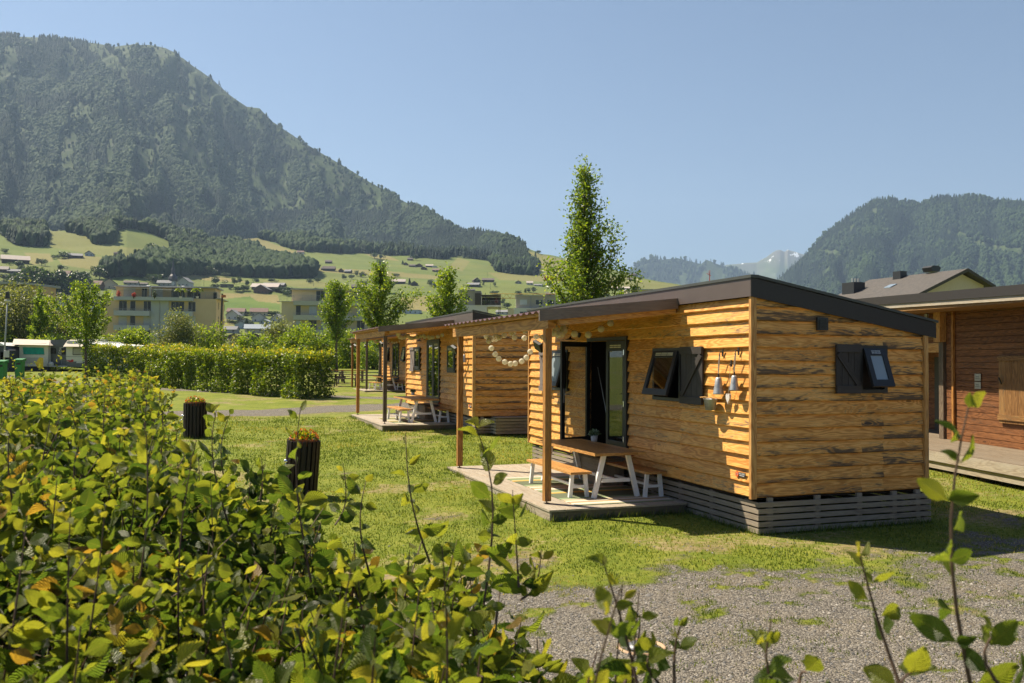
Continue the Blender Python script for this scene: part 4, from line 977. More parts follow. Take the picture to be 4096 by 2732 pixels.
bell(1, .62, 2.75, 2.35, .24, .15, 'upper bell hanging on the wall of the middle cabin'); bell(1, .85, 2.4, 2.05, .26, .15, 'lower bell hanging on the wall of the middle cabin')
h = hung('wicker_heart', 'white openwork heart hanging between the two bells of the nearest cabin', 'heart', 0)
m = MB(); hp = []
for i in range(24): a = i / 24 * 2 * math.pi; hp.append((.45 + .0031 * 16 * math.sin(a) ** 3, 1.90 + .0055 * (13 * math.cos(a) - 5 * math.cos(2 * a) - 2 * math.cos(3 * a) - math.cos(4 * a))))
m.prism(hp, 0, -.125, -.095); m.build('heart', simple('white_wicker', (.62, .58, .55), .8, var=.5, scale=90), h)
m = MB(); m.tube([(-.11, .45, 1.96), (-.09, .445, 2.2), (-.08, .45, 2.39)], .004, 5); m.build('string', M_ROPE, h); m = MB(); m.box((-.068, .435, 2.36), (-.052, .465, 2.46)); m.tube([(-.06, .45, 2.4), (-.1, .45, 2.38)], .006, 6); m.build('hook', M_IRON, h)
b = hung('zinc_bucket', 'small galvanised bucket hanging on the wall below the open shutter', 'bucket', 0)
MB().lathe([(.0, 0), (.095, 0), (.135, .165), (.142, .172), (.13, .165), (.09, .01), (0, .01)], (-.15, .87, 1.70), 26, sx=.62).build('body', M_STEEL, b, True)
m = MB(); m.tube([(-.15, .73, 1.865), (-.24, .73, 1.89), (-.26, .87, 1.90), (-.24, 1.01, 1.89), (-.15, 1.01, 1.865)], .007, 6); m.build('handle', M_TRIM, b)
po = hung('aluminium_pole', 'thin metal pole leaning inside the open doorway', 'pole', 0); MB().tube([(.12, 5.42, 2.32), (.05, 4.9, 1.5)], .008, 8).build('upper_tube', M_STEEL, po); MB().tube([(.05, 4.9, 1.5), (-.02, 4.5, .82)], .011, 8).build('lower_tube', M_STEEL, po)
# ---------------------------------------------------------------- vegetation
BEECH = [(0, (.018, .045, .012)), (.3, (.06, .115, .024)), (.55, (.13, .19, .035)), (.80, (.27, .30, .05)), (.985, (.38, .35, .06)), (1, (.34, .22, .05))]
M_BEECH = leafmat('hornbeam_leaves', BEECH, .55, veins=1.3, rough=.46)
M_HEDGE = leafmat('hedge_leaves', [(0, (.025, .055, .01)), (.4, (.08, .135, .015)), (.75, (.19, .235, .02)), (.95, (.33, .32, .03)), (1, (.36, .22, .03))], .46, rough=.4)
M_TREE = leafmat('tree_leaves', [(0, (.035, .075, .014)), (.4, (.10, .17, .024)), (.8, (.20, .26, .03)), (1, (.36, .34, .04))], .52, rough=.38)
M_LIME = leafmat('bright_leaves', [(0, (.05, .10, .012)), (.5, (.12, .19, .02)), (1, (.26, .31, .035))], .5, rough=.4)
M_OLIVE = leafmat('willow_leaves', [(0, (.05, .075, .03)), (.5, (.12, .15, .055)), (1, (.25, .27, .12))], .35, rough=.5)
M_DARKG = leafmat('dark_leaves', [(0, (.012, .03, .01)), (.6, (.03, .06, .015)), (1, (.06, .10, .025))], .3)
M_BARK = wood('bark', (.16, .13, .10), (.11, .085, .065), (.05, .04, .03), 0, rough=.9)
M_TWIG = simple('twig_bark', (.09, .05, .03), .7, var=.3, scale=30)
def tree(name, label, cat, loc, H, clear, wid, nbr, nleaf, ls, mat, seed, up=1.2, tip=.35, trunk_r=.09, group=None, spread=.14, lean=(0, 0), belly=.35, multi=1, taper=.95, jit=1.0):
    g = np.random.default_rng(seed); root = empty(name, label, cat, loc, 0, group)
    m = MB(); stems = []
    for k in range(multi):
        a = g.random() * 6.283; off = np.array([math.cos(a), math.sin(a)]) * (.12 * wid if multi > 1 else 0)
        pts = []; n = 9; w = np.array([0., 0.])
        for i in range(n + 1):
            t = i / n; w = w + (g.random(2) - .5) * .03 * H * .3
            pts.append((off[0] * t * 2 + w[0] + lean[0] * t, off[1] * t * 2 + w[1] + lean[1] * t, H * .97 * t))
        rs = [trunk_r * (1 - .92 * (i / n)) * (1.25 if i == 0 else 1) / math.sqrt(multi) for i in range(n + 1)]; m.tube(pts, rs, 9); stems.append(np.array(pts))
    m.build('trunk', M_BARK, root, True)
    bm = MB(); P = []; D = []
    segs = []
    for k in range(nbr):
        st = stems[k % multi]; t = clear / H + (1 - clear / H) * ((k + g.random()) / nbr) ** 1.05 * .97
        i = min(int(t * 9), 8); b = st[i] + (st[i + 1] - st[i]) * (t * 9 - i)
        tt = (t - clear / H) / (1 - clear / H); prof = min(1, (tt + .12) / belly) * (1 - tt) ** taper if tt > 0 else .3
        ln = wid * (.45 + .75 * g.random()) * max(.12, prof) + tip * .5; a = k * 2.4 + g.random() * 1.2
        d = np.array([math.cos(a), math.sin(a), up * (.5 + .9 * g.random())]); d /= np.linalg.norm(d)
        pts = [b]; dd = d.copy(); nseg = 5
        for j in range(nseg): dd = dd + (g.random(3) - .5) * .35 + np.array([0, 0, .10]); dd /= np.linalg.norm(dd); pts.append(pts[-1] + dd * ln / nseg)
        rb = max(.008, trunk_r * .32 * (1 - tt * .6)); bm.tube(pts, [rb * (1 - .85 * j / nseg) for j in range(nseg + 1)], 5, cap=False); segs.append((np.array(pts), ln))
    bm.build('limbs', M_BARK, root, True)
    tot = sum(s[1] for s in segs)
    for pts, ln in segs:
        c = max(4, int(nleaf * ln / tot)); u = g.random(c) ** .8 * 5; i = np.minimum(u.astype(int), 4); f = (u - i)[:, None]
        p = pts[i] * (1 - f) + pts[i + 1] * f; d = pts[i + 1] - pts[i]
        nclump = max(3, c // 14); cl = g.normal(size=(nclump, 3)) * spread * wid * .8; ci = g.integers(0, nclump, c)
        p = p + cl[ci] * (.4 + .6 * (u / 5))[:, None] * .45 + g.normal(size=(c, 3)) * (.055 * wid ** .5 + .02) * jit
        P.append(p); D.append(d / (np.linalg.norm(d, axis=1)[:, None]) * .5 + g.normal(size=(c, 3)) * .7 + np.array([0, 0, -.15]))
    P = np.concatenate(P); D = np.concatenate(D); N = len(P)
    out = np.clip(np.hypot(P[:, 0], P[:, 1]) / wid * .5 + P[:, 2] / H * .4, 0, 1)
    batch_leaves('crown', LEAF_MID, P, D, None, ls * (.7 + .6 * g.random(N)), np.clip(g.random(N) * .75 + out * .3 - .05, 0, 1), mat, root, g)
    return root
def shrub(name, label, cat, loc, sx, sy, H, n, ls, mat, seed, group=None, z0=.1):
    """leafy mass of overlapping clumps with a few stems showing"""
    g = np.random.default_rng(seed); root = empty(name, label, cat, loc, 0, group); k = 16 + int(sx * 3)
    C = np.stack([(g.random(k) - .5) * 1.5 * sx * .6, (g.random(k) - .5) * 1.5 * sy * .6, z0 * H + g.random(k) * .72 * H], 1); Rr = (.18 + .22 * g.random(k))
    C[:, :2] *= (1 - (C[:, 2:3] / H) ** 2 * .55)
    m = MB()
    for c in C[:9]: m.tube([(c[0] * .1, c[1] * .1, -.1), (c[0] * .5, c[1] * .5, c[2] * .5), tuple(c)], [.05, .03, .01], 5)
    m.build('stems', M_BARK, root, True)
    w = Rr ** 2; ci = g.choice(k, n, p=w / w.sum()); d = g.normal(size=(n, 3)); d /= np.linalg.norm(d, axis=1)[:, None]; rad = (Rr[ci] * H * .62)[:, None] * (.55 + .5 * g.random((n, 1)) ** .5)
    P = C[ci] + d * rad * np.array([min(1.3, sx / H), min(1.3, sy / H), .8]); P += g.normal(size=P.shape) * .04 * H; P[:, 2] = np.maximum(P[:, 2], .05)
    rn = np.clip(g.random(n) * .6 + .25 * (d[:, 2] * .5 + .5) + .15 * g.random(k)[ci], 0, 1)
    batch_leaves('foliage', LEAF_MID, P, d + g.normal(size=(n, 3)) * .8, None, ls * (.6 + .7 * g.random(n)), rn, mat, root, g)
    return root
def box_hedge(label, line, depth, H, dens, ls, seed, mat=None):
    """clipped hedge standing behind a front line of ground points"""
    g = np.random.default_rng(seed); (x0, y0), (x1, y1) = line; ln = math.hypot(x1 - x0, y1 - y0); ang = math.atan2(y1 - y0, x1 - x0); zb = float(gz(0, (y0 + y1) / 2)); tilt = float(gz(0, y1) - gz(0, y0))
    root = empty('trimmed_hedge', label, 'hedge', (x0, y0, float(gz(0, y0))), ang, 'clipped hedges')
    m = MB(); n = int(ln / .6)
    for i in range(n): x = (i + .5) * ln / n; z = tilt * x / ln; m.tube([(x, depth * .5 + g.random() * .2, z - .1), (x + g.random() * .2, depth * .5, z + H * .8)], [.03, .01], 5)
    for i in range(n * 2):
        x = .3 + g.random() * (ln - .6); z = tilt * x / ln; m.tube([(x, depth * .5, z + g.random() * H * .4), (x + g.normal() * .2, depth * (.1 + .8 * g.random()), z + H * (.5 + .4 * g.random()))], [.014, .004], 4)
    m.build('stems', M_TWIG, root)
    P = []; Nn = []; R2 = []
    for face in range(5):
        area = [ln * H, ln * depth, depth * H, depth * H, ln * H * .4][face]; c = int(area * dens); u, v = g.random(c), g.random(c)
        if face == 0: p = np.stack([u * ln, np.zeros(c), v * H], 1); nn = (0, -1, .2)
        elif face == 1: p = np.stack([u * ln, v * depth, np.full(c, H)], 1); nn = (0, 0, 1)
        elif face == 2: p = np.stack([np.zeros(c), u * depth, v * H], 1); nn = (-1, 0, .2)
        elif face == 3: p = np.stack([np.full(c, ln), u * depth, v * H], 1); nn = (1, 0, .2)
        else: p = np.stack([u * ln, np.full(c, depth), v * H], 1); nn = (0, 1, .2)
        nn = np.array(nn, float); nv = np.repeat(nn[None], c, 0)
        bulge = (fbm(p[:, 0] * 1.0 + face * 7, (p[:, 2] + p[:, 1]) * 1.0, 3, seed) - .5) * .75
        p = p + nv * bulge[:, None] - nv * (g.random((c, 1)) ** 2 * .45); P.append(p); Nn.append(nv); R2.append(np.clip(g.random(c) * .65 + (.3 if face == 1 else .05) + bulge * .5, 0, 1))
        if face in (1,):   # untrimmed tips
            c2 = c // 5; j = g.integers(0, c, c2); q = p[j] + np.stack([g.normal(size=c2) * .03, g.normal(size=c2) * .03, g.random(c2) ** 2 * .35], 1); P.append(q); Nn.append(nv[j]); R2.append(np.clip(.5 + .5 * g.random(c2), 0, 1))
    P = np.concatenate(P); Nn = np.concatenate(Nn); R2 = np.concatenate(R2); P[:, 2] = np.maximum(P[:, 2], .03) + tilt * P[:, 0] / ln
    D = Nn * .5 + g.normal(size=P.shape) * .7 + np.array([0, 0, -.3])
    batch_leaves('foliage', LEAF_MID, P, D, None, ls * (.6 + .7 * g.random(len(P))), R2, mat or M_HEDGE, root, g)
    return root
box_hedge('long clipped hedge with glossy leaves beyond the gravel path', ((-24.6, 56.5), (-10.2, 42.4)), 2.0, 2.15, 460, .13, 201)
box_hedge('clipped hedge further back beside the young tree and the caravans', ((-34.0, 69.5), (-25.2, 66.5)), 2.2, 2.3, 300, .15, 202)
def gp(px, Y): x, y, z = ground_at(px, Y); return (x, y, z - .05)
tree('young_tree', 'young tree with loose upright branches beside the lamp post and caravans', 'tree', gp(343, 57.8), 6.6, 2.2, 4.6, 24, 6400, .15, M_TREE, 301, up=.85, trunk_r=.10, belly=.2, spread=.035, jit=.75)
tree('young_tree', 'narrow young tree in front of the olive willow at the far left', 'tree', gp(152, 92), 8.4, 1.0, 3.6, 28, 5200, .21, M_TREE, 302, up=1.7, trunk_r=.10, spread=.05, jit=.9)
tree('columnar_tree', 'left one of the two leafy trees behind the farthest cabin canopy', 'tree', gp(1346, 86), 9.0, 3.0, 5.0, 46, 6200, .21, M_TREE, 303, up=1.1, trunk_r=.16, spread=.10, jit=.85)
tree('columnar_tree', 'broad leafy tree rising behind the farthest cabin, right of its twin', 'tree', gp(1520, 62), 8.5, 2.5, 4.3, 50, 9500, .165, M_TREE, 304, up=1.2, trunk_r=.15, spread=.10, jit=.85)
tree('bright_tree', 'yellow-green tree standing behind the middle cabin roof', 'tree', gp(1785, 50), 7.1, 2.4, 3.2, 38, 5600, .15, M_LIME, 305, up=1.2, trunk_r=.12, spread=.10, jit=.85)
tree('tall_pyramidal_tree', 'tall pyramid-shaped tree rising above the nearest cabin roof', 'tree', gp(2340, 30), 9.1, 2.4, 2.8, 110, 15000, .11, M_TREE, 306, up=1.0, trunk_r=.12, spread=.09, belly=.2, taper=1.15, jit=.85)
tree('bright_tree', 'small bright tree top just showing over the nearest cabin roof', 'tree', gp(2482, 95), 9.0, 2.0, 3.0, 26, 2500, .25, M_LIME, 307, up=1.2)
SH = [  # px, Y, half width, height, leaves, size, material, label
    (60, 100, 7.5, 10.5, 15000, .30, M_OLIVE, 'large olive-grey willow at the far left, behind the lamp post'), (250, 104, 6.0, 8.8, 10500, .30, M_OLIVE, 'second olive-grey willow, right of the lamp post'),
    (-60, 96, 5, 9.5, 5000, .3, M_OLIVE, 'willow at the left picture edge'),
    (700, 92, 3.9, 7.0, 11500, .20, M_OLIVE, 'round pale willow in front of the yellow apartment block'), (555, 96, 4.2, 4.8, 6000, .24, M_LIME, 'low bright bush left of the round pale willow'),
    (440, 100, 3.5, 4.2, 4000, .25, M_TREE, 'dark bush behind the white tent roofs'), (830, 95, 3.4, 5.4, 5500, .23, M_TREE, 'leafy bush right of the round pale willow'),
    (930, 98, 3.6, 4.2, 4500, .24, M_OLIVE, 'pale low bush above the left end of the long hedge'), (1010, 88, 3.2, 4.0, 5000, .22, M_TREE, 'dark green bush above the middle of the long hedge'),
    (1110, 94, 3.2, 6.6, 6000, .22, M_OLIVE, 'feathery tall bush left of the beige apartment block'), (1190, 90, 3.4, 5.8, 6500, .22, M_LIME, 'light green bush before the beige apartment block'),
    (1270, 86, 3.0, 4.6, 5000, .21, M_TREE, 'bush between the long hedge and the columnar tree'), (1400, 98, 3.6, 4.6, 4500, .22, M_LIME, 'sunny bush seen between the canopy posts'),
    (1500, 94, 3.4, 4.4, 4500, .22, M_TREE, 'dark bush seen right of the canopy posts'), (20, 95, 3.5, 4.2, 4000, .24, M_TREE, 'dark bush behind the striped awning tent'),
    (175, 90, 4.2, 4.2, 5000, .24, M_TREE, 'dark bush behind the caravan with the green curtain'), (330, 95, 3.2, 3.6, 3500, .24, M_LIME, 'low bush behind the white caravan'),
    (1345, 100, 3, 4.4, 3500, .24, M_TREE, 'bush behind the trunk of the left columnar tree')]
for i, (px, Y, hw, H, n, ls, mt, lab) in enumerate(SH): shrub('leafy_bush' if mt is not M_OLIVE else 'willow_bush', lab, 'bush', gp(px, Y), hw, hw * .8, H, n, ls, mt, 400 + i, 'bushes behind the campsite', .05)

# ---------------------------------------------------------------- foreground hornbeam hedges
def hedge_leaves(g, n, top, region, layer, ls):
    """points in the upper layer of a hedge whose outline in plan is given"""
    P = []; 
    while sum(map(len, P)) < n:
        x = region[0] + g.random(n) * (region[1] - region[0]); y = region[2] + g.random(n) * (region[3] - region[2]); tz, k = top(x, y)
        k &= g.random(n) < np.clip(1.3 - .06 * y, .2, 1); x, y, tz = x[k], y[k], tz[k]; P.append(np.stack([x, y, tz - (g.random(len(x)) ** 1.6) * layer], 1))
    return np.concatenate(P)[:n]
def topA(x, y):
    back = np.interp(x, [-6, -3.4, -2.6, -1.9, -1.43, -1.05, -.56, -.17, .08, .19, .3, 1.0, 3.2], [6.3, 5.9, 5.4, 4.9, 4.6, 4.43, 4.15, 3.95, 3.4, 2.65, 2.2, 1.6, 1.35]); n = fbm(x * 1.6, y * 1.6, 3, 501)
    back = back + (n - .5) * .7; z = np.interp(x, [-3, -1.9, -1.4, -1, -.2, .3, .8, 3], [1.90, 1.85, 1.76, 1.68, 1.60, 1.45, 1.15, 1.1]) + (n - .5) * .40 - np.clip(1 - (back - y) / .4, 0, 1) * .12
    return z, (y < back) & (y > .75)
def topB(x, y):
    n = fbm(x * 1.3, y * 1.3, 3, 511); rgt = -3.05 - (y - 8) * .40 + (n - .5) * .6
    z = 1.90 + (n - .5) * .45 + np.clip((y - 9) / 4, 0, 1) * .14; z = z - np.clip(1 - (rgt - x) / .45, 0, 1) * .3
    return z, (x < rgt) & (y > 7.3 + (n - .5) * .6) & (y < 15.5)
def stem(m, p, q, r, bend, g):
    p, q = np.array(p, float), np.array(q, float); pts = []; b = g.normal(size=3) * bend
    for i in range(8): t = i / 7; pts.append(tuple(p * (1 - t) + q * t + b * math.sin(t * math.pi)))
    m.tube(pts, [r * (1 - .7 * i / 7) for i in range(8)], 5); return np.array(pts)
def shoot(root, base, tip, n, ls, seed, name='shoot'):
    """upright leader with leaves set alternately along it"""
    g = np.random.default_rng(seed); m = MB(); pts = stem(m, base, tip, .0042, .025, g); s = m.build(name, M_TWIG, root)
    ln = np.linalg.norm(np.array(tip) - np.array(base)); P, D, Z = [], [], []
    for i in range(n):
        t = .06 + .94 * (i + .5 * g.random()) / n; u = t * 7; k = min(int(u), 6); c = pts[k] * (1 - u + k) + pts[k + 1] * (u - k)
        a = i * 2.6 + g.normal() * .4; e = .15 + .9 * t + g.normal() * .25; d = np.array([math.cos(a), math.sin(a), e]); d /= np.linalg.norm(d)
        P.append(c + d * .008); D.append(d); Z.append(ls * (1.05 - .6 * t ** 3) * (.75 + .5 * g.random()))
        if g.random() < .5: P.append(c + d * .01); D.append(np.array([math.cos(a + 2.2), math.sin(a + 2.2), e * .6])); Z.append(ls * .6 * (.7 + .5 * g.random()))
    N = len(P); up = np.tile([0, 0, 1.0], (N, 1)) + g.normal(size=(N, 3)) * .45
    f = batch_leaves('shoot_leaves', LEAF_PLEAT, np.array(P), np.array(D), np.cross(np.array(D), up), np.array(Z), np.clip(.25 + .4 * g.random(N) + .3 * np.linspace(0, 1, N), 0, 1), M_BEECH, s, g)
    return s
def front_hedge(label, top, region, n, ls, layer, seed, nstem, extra, nrand=60):
    g = np.random.default_rng(seed); root = empty('hornbeam_hedge', label, 'hedge', ((region[0] + region[1]) / 2, (region[2] + region[3]) / 2, 0), 0, 'untrimmed hornbeam hedges')
    o = np.array([(region[0] + region[1]) / 2, (region[2] + region[3]) / 2, 0]); P = hedge_leaves(g, n, top, region, layer, ls) - o
    # gather leaves around twigs so that they make sprays
    tw = P[g.integers(0, n, n // 9)]; td = g.normal(size=tw.shape) * .5 + np.array([0, 0, 1.0]); td /= np.linalg.norm(td, axis=1)[:, None]
    j = g.integers(0, len(tw), n); u = g.random(n); Q = tw[j] + td[j] * ((u - .5) * .30)[:, None]; side = g.normal(size=(n, 3)); side -= td[j] * np.sum(side * td[j], 1)[:, None]; side /= np.linalg.norm(side, axis=1)[:, None]
    D = side + td[j] * (.1 + .7 * u)[:, None]; D[:, 2] = D[:, 2] * .6 - .12; Q += side * .012
    up = np.tile([0, 0, 1.0], (n, 1)) + g.normal(size=(n, 3)) * .5; yy = np.cross(D, up)
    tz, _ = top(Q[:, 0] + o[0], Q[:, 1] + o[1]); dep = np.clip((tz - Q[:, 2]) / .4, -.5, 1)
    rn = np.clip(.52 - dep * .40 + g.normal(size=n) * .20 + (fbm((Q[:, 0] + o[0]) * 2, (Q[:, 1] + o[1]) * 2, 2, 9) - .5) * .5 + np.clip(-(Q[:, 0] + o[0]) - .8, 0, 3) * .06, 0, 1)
    near = (Q[:, 1] + o[1] < 3.5); sz = ls * (.55 + .65 * g.random(n))
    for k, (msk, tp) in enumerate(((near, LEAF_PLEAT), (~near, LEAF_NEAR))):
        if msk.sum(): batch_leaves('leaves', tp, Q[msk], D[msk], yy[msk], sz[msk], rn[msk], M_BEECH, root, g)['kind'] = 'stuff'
    m = MB(); sel = g.choice(len(tw), min(nstem, len(tw)), False)
    for i in sel:
        t = tw[i]; m.tube([(t[0] + g.normal() * .1, t[1] + g.normal() * .1, t[2] - .75), tuple(t - td[i] * .15), tuple(t + td[i] * .17)], [.007, .004, .0015], 4, cap=False)
    for i in range(nstem // 8): t = tw[g.integers(len(tw))]; m.tube([(t[0], t[1], -.02), (t[0] + g.normal() * .08, t[1] + g.normal() * .08, t[2] - .5)], [.016, .008], 5)
    m.build('stems', M_TWIG, root)['kind'] = 'stuff'
    for k in range(nrand):
        t = tw[g.integers(len(tw))]; zt, ok = top(np.array([t[0] + o[0]]), np.array([t[1] + o[1]]))
        if not ok[0]: continue
        b_ = np.array([t[0], t[1], zt[0] - .25]); h_ = .38 + .38 * g.random(); shoot(root, b_, b_ + np.array([g.normal() * .07, g.normal() * .07, h_]), 8 + int(h_ * 8), ls * .85, seed * 50 + k)
    for k, (bx, tx, Y, nl, l2) in enumerate(extra):
        shoot(root, at_depth(*bx, Y) - o, at_depth(*tx, Y * 1.01) - o, nl, l2, seed * 10 + k)
    return root
EXA = [((1245, 2330), (1203, 1625), 3.0, 15, .085), ((1720, 2250), (1622, 1730), 3.0, 10, .075), ((1935, 2420), (1897, 1690), 2.7, 13, .085), ((915, 2100), (866, 1640), 3.6, 12, .085), ((905, 1950), (925, 1640), 4.2, 8, .075),
       ((2075, 2350), (2050, 1960), 2.6, 7, .075), ((2080, 2400), (2165, 2200), 2.6, 6, .07), ((640, 1850), (636, 1560), 4.6, 10, .08), ((1340, 2100), (1372, 1855), 3.6, 7, .07), ((620, 2050), (625, 1700), 3.4, 8, .08), ((1480, 2300), (1470, 1900), 3.0, 8, .075),
       ((1040, 2000), (1045, 1830), 3.9, 5, .07), ((60, 2060), (40, 1700), 3.1, 8, .085), ((300, 1980), (330, 1740), 3.7, 6, .08), ((2560, 2800), (2410, 2240), 1.75, 9, .07), ((2700, 2800), (2730, 2480), 1.7, 5, .045), ((2480, 2780), (2560, 2460), 1.9, 6, .055),
       ((3905, 2850), (3882, 1590), 1.45, 10, .068), ((3640, 2850), (3430, 2180), 1.55, 10, .058), ((3290, 2850), (3085, 2480), 1.5, 5, .058), ((4100, 2850), (4050, 2480), 1.4, 4, .055), ((3200, 2850), (3230, 2690), 1.5, 3, .06), ((2760, 2850), (2640, 2600), 1.7, 4, .055), ((4280, 2850), (4270, 2000), 1.5, 8, .07), ((-150, 2000), (-160, 1700), 3.2, 8, .08), ((3680, 2900), (3700, 2670), 1.4, 3, .06)]
front_hedge('untrimmed hornbeam hedge with long shoots across the bottom foreground', topA, (-5.5, 3.2, .75, 6.4), 60000, .074, .62, 601, 2400, EXA)
EXB = [((640, 1720), (560, 1500), 8.2, 9, .08), ((520, 1650), (530, 1520), 9.5, 6, .08), ((300, 1640), (270, 1480), 10, 6, .08), ((100, 1640), (60, 1505), 10, 6, .08), ((420, 1640), (400, 1510), 10, 6, .08), ((620, 1800), (640, 1560), 7.6, 9, .085)]
front_hedge('second untrimmed hornbeam hedge at the left, behind the foreground one', topB, (-11.5, -2.9, 7.2, 15.5), 34000, .078, 1.3, 602, 1100, EXB)
# ---------------------------------------------------------------- planters with water taps
M_CORRW = wood('dark_stave', (.035, .024, .018), (.024, .016, .013), (.012, .009, .008), .2, (.01, .01, .01), .55)
M_FLOW = leafmat('flower_petals', [(0, (.40, .07, .01)), (.5, (.52, .15, .01)), (.75, (.16, .02, .01)), (1, (.6, .25, .02))], .3)
def planter(px, Y, py_top, label, tilt=0, r=.30):
    x, y, z = ground_at(px, Y); p = empty('water_post_planter', label, 'planter', (x, y, z - .05), R(-20), 'planters with water taps')
    H = 1.0; M = Matrix.Rotation(tilt, 4, 'Y'); m = MB(); n = 20
    for i in range(n):
        a = i / n * 2 * math.pi; T = M @ Matrix.Translation((r * math.cos(a), r * math.sin(a), 0)) @ Matrix.Rotation(a, 4, 'Z'); m.box((-.015, -.030, 0), (.02, .030, H + random.uniform(-.012, .012)), M=T)
    m.build('staves', M_CORRW, p)
    MB().lathe([(r - .03, 0), (r - .03, H - .08), (0, H - .08)], n=20, M=M).build('drum', M_BLACK, p)
    MB().lathe([(r - .06, H - .12), (r - .03, H + .01), (r - .01, H + .035), (r - .035, H + .035), (r - .06, H - .02), (0, H - .03)], n=24, M=M).build('flower_bowl', M_RUST, p)
    m = MB(); a = -1.95; q = Vector((r * math.cos(a), r * math.sin(a), .55)); o = q.normalized(); o.z = 0; o.normalize(); s = Vector((-o.y, o.x, 0))
    m.tube([q, q + o * .11, q + o * .13 - s * .06 + Vector((0, 0, -.05)), q + o * .13 - s * .08 + Vector((0, 0, -.13))], .014, 8, M=M); m.tube([q + o * .07, q + o * .07 + Vector((0, 0, .07))], .01, 6, M=M); m.lathe([(0, -.035), (.035, -.02), (.04, 0), (.03, .03), (0, .035)], tuple(q + o * .07 + Vector((0, 0, .10))), 12, M=M); m.build('tap', M_CHROME, p, True)
    g = np.random.default_rng(int(px)); N = 500; d = g.normal(size=(N, 3)); d[:, 2] = np.abs(d[:, 2]); d /= np.linalg.norm(d, axis=1)[:, None]; P = d * np.array([r * .85, r * .85, .15]) * (g.random((N, 1)) ** .4) + np.array([H * math.sin(tilt), 0, H - .02])
    batch_leaves('foliage', LEAF_MID, P, d + g.normal(size=(N, 3)) * .6, None, .05 + .03 * g.random(N), g.random(N), M_HEDGE, p, g)
    N = 300; d = g.normal(size=(N, 3)); d[:, 2] = np.abs(d[:, 2]) * .8 + .15; d /= np.linalg.norm(d, axis=1)[:, None]; hc = (d * np.array([r * .95, r * .9, .19]) + np.array([H * math.sin(tilt), 0, H])); hc = hc[g.integers(0, 60, N)]
    batch_leaves('flowers', LEAF_MID, hc, g.normal(size=(N, 3)) + np.array([0, 0, .3]), None, .030 + .010 * g.random(N), g.random(N), M_FLOW, p, g)
planter(784, 25, 0, 'upright dark drum planter with orange flowers by the gravel path'); planter(1206, 15.5, 0, 'leaning dark drum planter with red-orange flowers on the lawn, nearer the camera', R(4), .27)

# drain cover in the gravel
x, y = 1.12, 7.54; c = empty('drain_cover', 'small round drain with a ring and a tilted grey lid in the gravel', 'drain cover', (x, y, float(gh(x, y)) + .005))
MB().lathe([(.175, -.01), (.19, .012), (.202, .012), (.212, -.01)], n=40).build('ring', simple('clay_ring', (.42, .27, .16), .7, var=.2, scale=30), c, True)
M = Matrix.Rotation(R(20), 4, 'Z') @ Matrix.Rotation(R(4), 4, 'Y'); m = MB(); m.lathe([(.0, .045), (.06, .042), (.11, .028), (.14, .006), (.145, -.004)], (.01, .01, .002), 32, sy=.8, M=M); m.build('lid', simple('lid_metal', (.14, .145, .16), .45, .4, .3, 30), c, True)

# ---------------------------------------------------------------- picnic sets beyond the farthest cabin
def picnic(px, Y, label, rz, s=1):
    p = empty('picnic_table', label, 'picnic table', ground_at(px, Y), rz, 'wooden picnic tables'); m = MB()
    for i in range(5): m.box((-.95, -.38 + i * .155, .72), (.95, -.38 + i * .155 + .145, .765))
    m.build('tabletop', M_POSTG, p)
    for s_ in (-1, 1):
        m = MB(); m.box((-.95, s_ * .62, .44), (.95, s_ * .62 + s_ * .26, .48)); m.build('bench_plank', M_POSTG, p)
        m = MB(); m.beam((s_ * .65, -.75, .38), (s_ * .65, .75, .38), .06, .12); m.beam((s_ * .65, -.62, 0), (s_ * .65, -.22, .72), .07, .12); m.beam((s_ * .65, .62, 0), (s_ * .65, .22, .72), .07, .12); m.build('trestle', M_SHUT, p)
picnic(1385, 56, 'dark wooden picnic table on the grass left of the farthest terrace', R(5)); picnic(1480, 54, 'dark wooden picnic table partly behind the canopy posts', R(12)); picnic(1330, 60, 'brown picnic bench half hidden by the end of the long hedge', R(-10))
def log_stack():
    x, y, z = ground_at(1370, 62); p = empty('plank_stack', 'low stack of reddish planks behind the picnic tables', 'planks', (x, y, z), R(4)); m = MB()
    for i in range(4): m.box((-1.8, -.3 + i * .15, .78), (1.8, -.17 + i * .15, .84))
    m.build('planks', M_POST, p); m = MB()
    for s in (-1.4, 0, 1.4): m.box((s - .06, -.28, 0), (s + .06, .28, .78))
    m.build('bearers', M_POSTG, p)
log_stack()

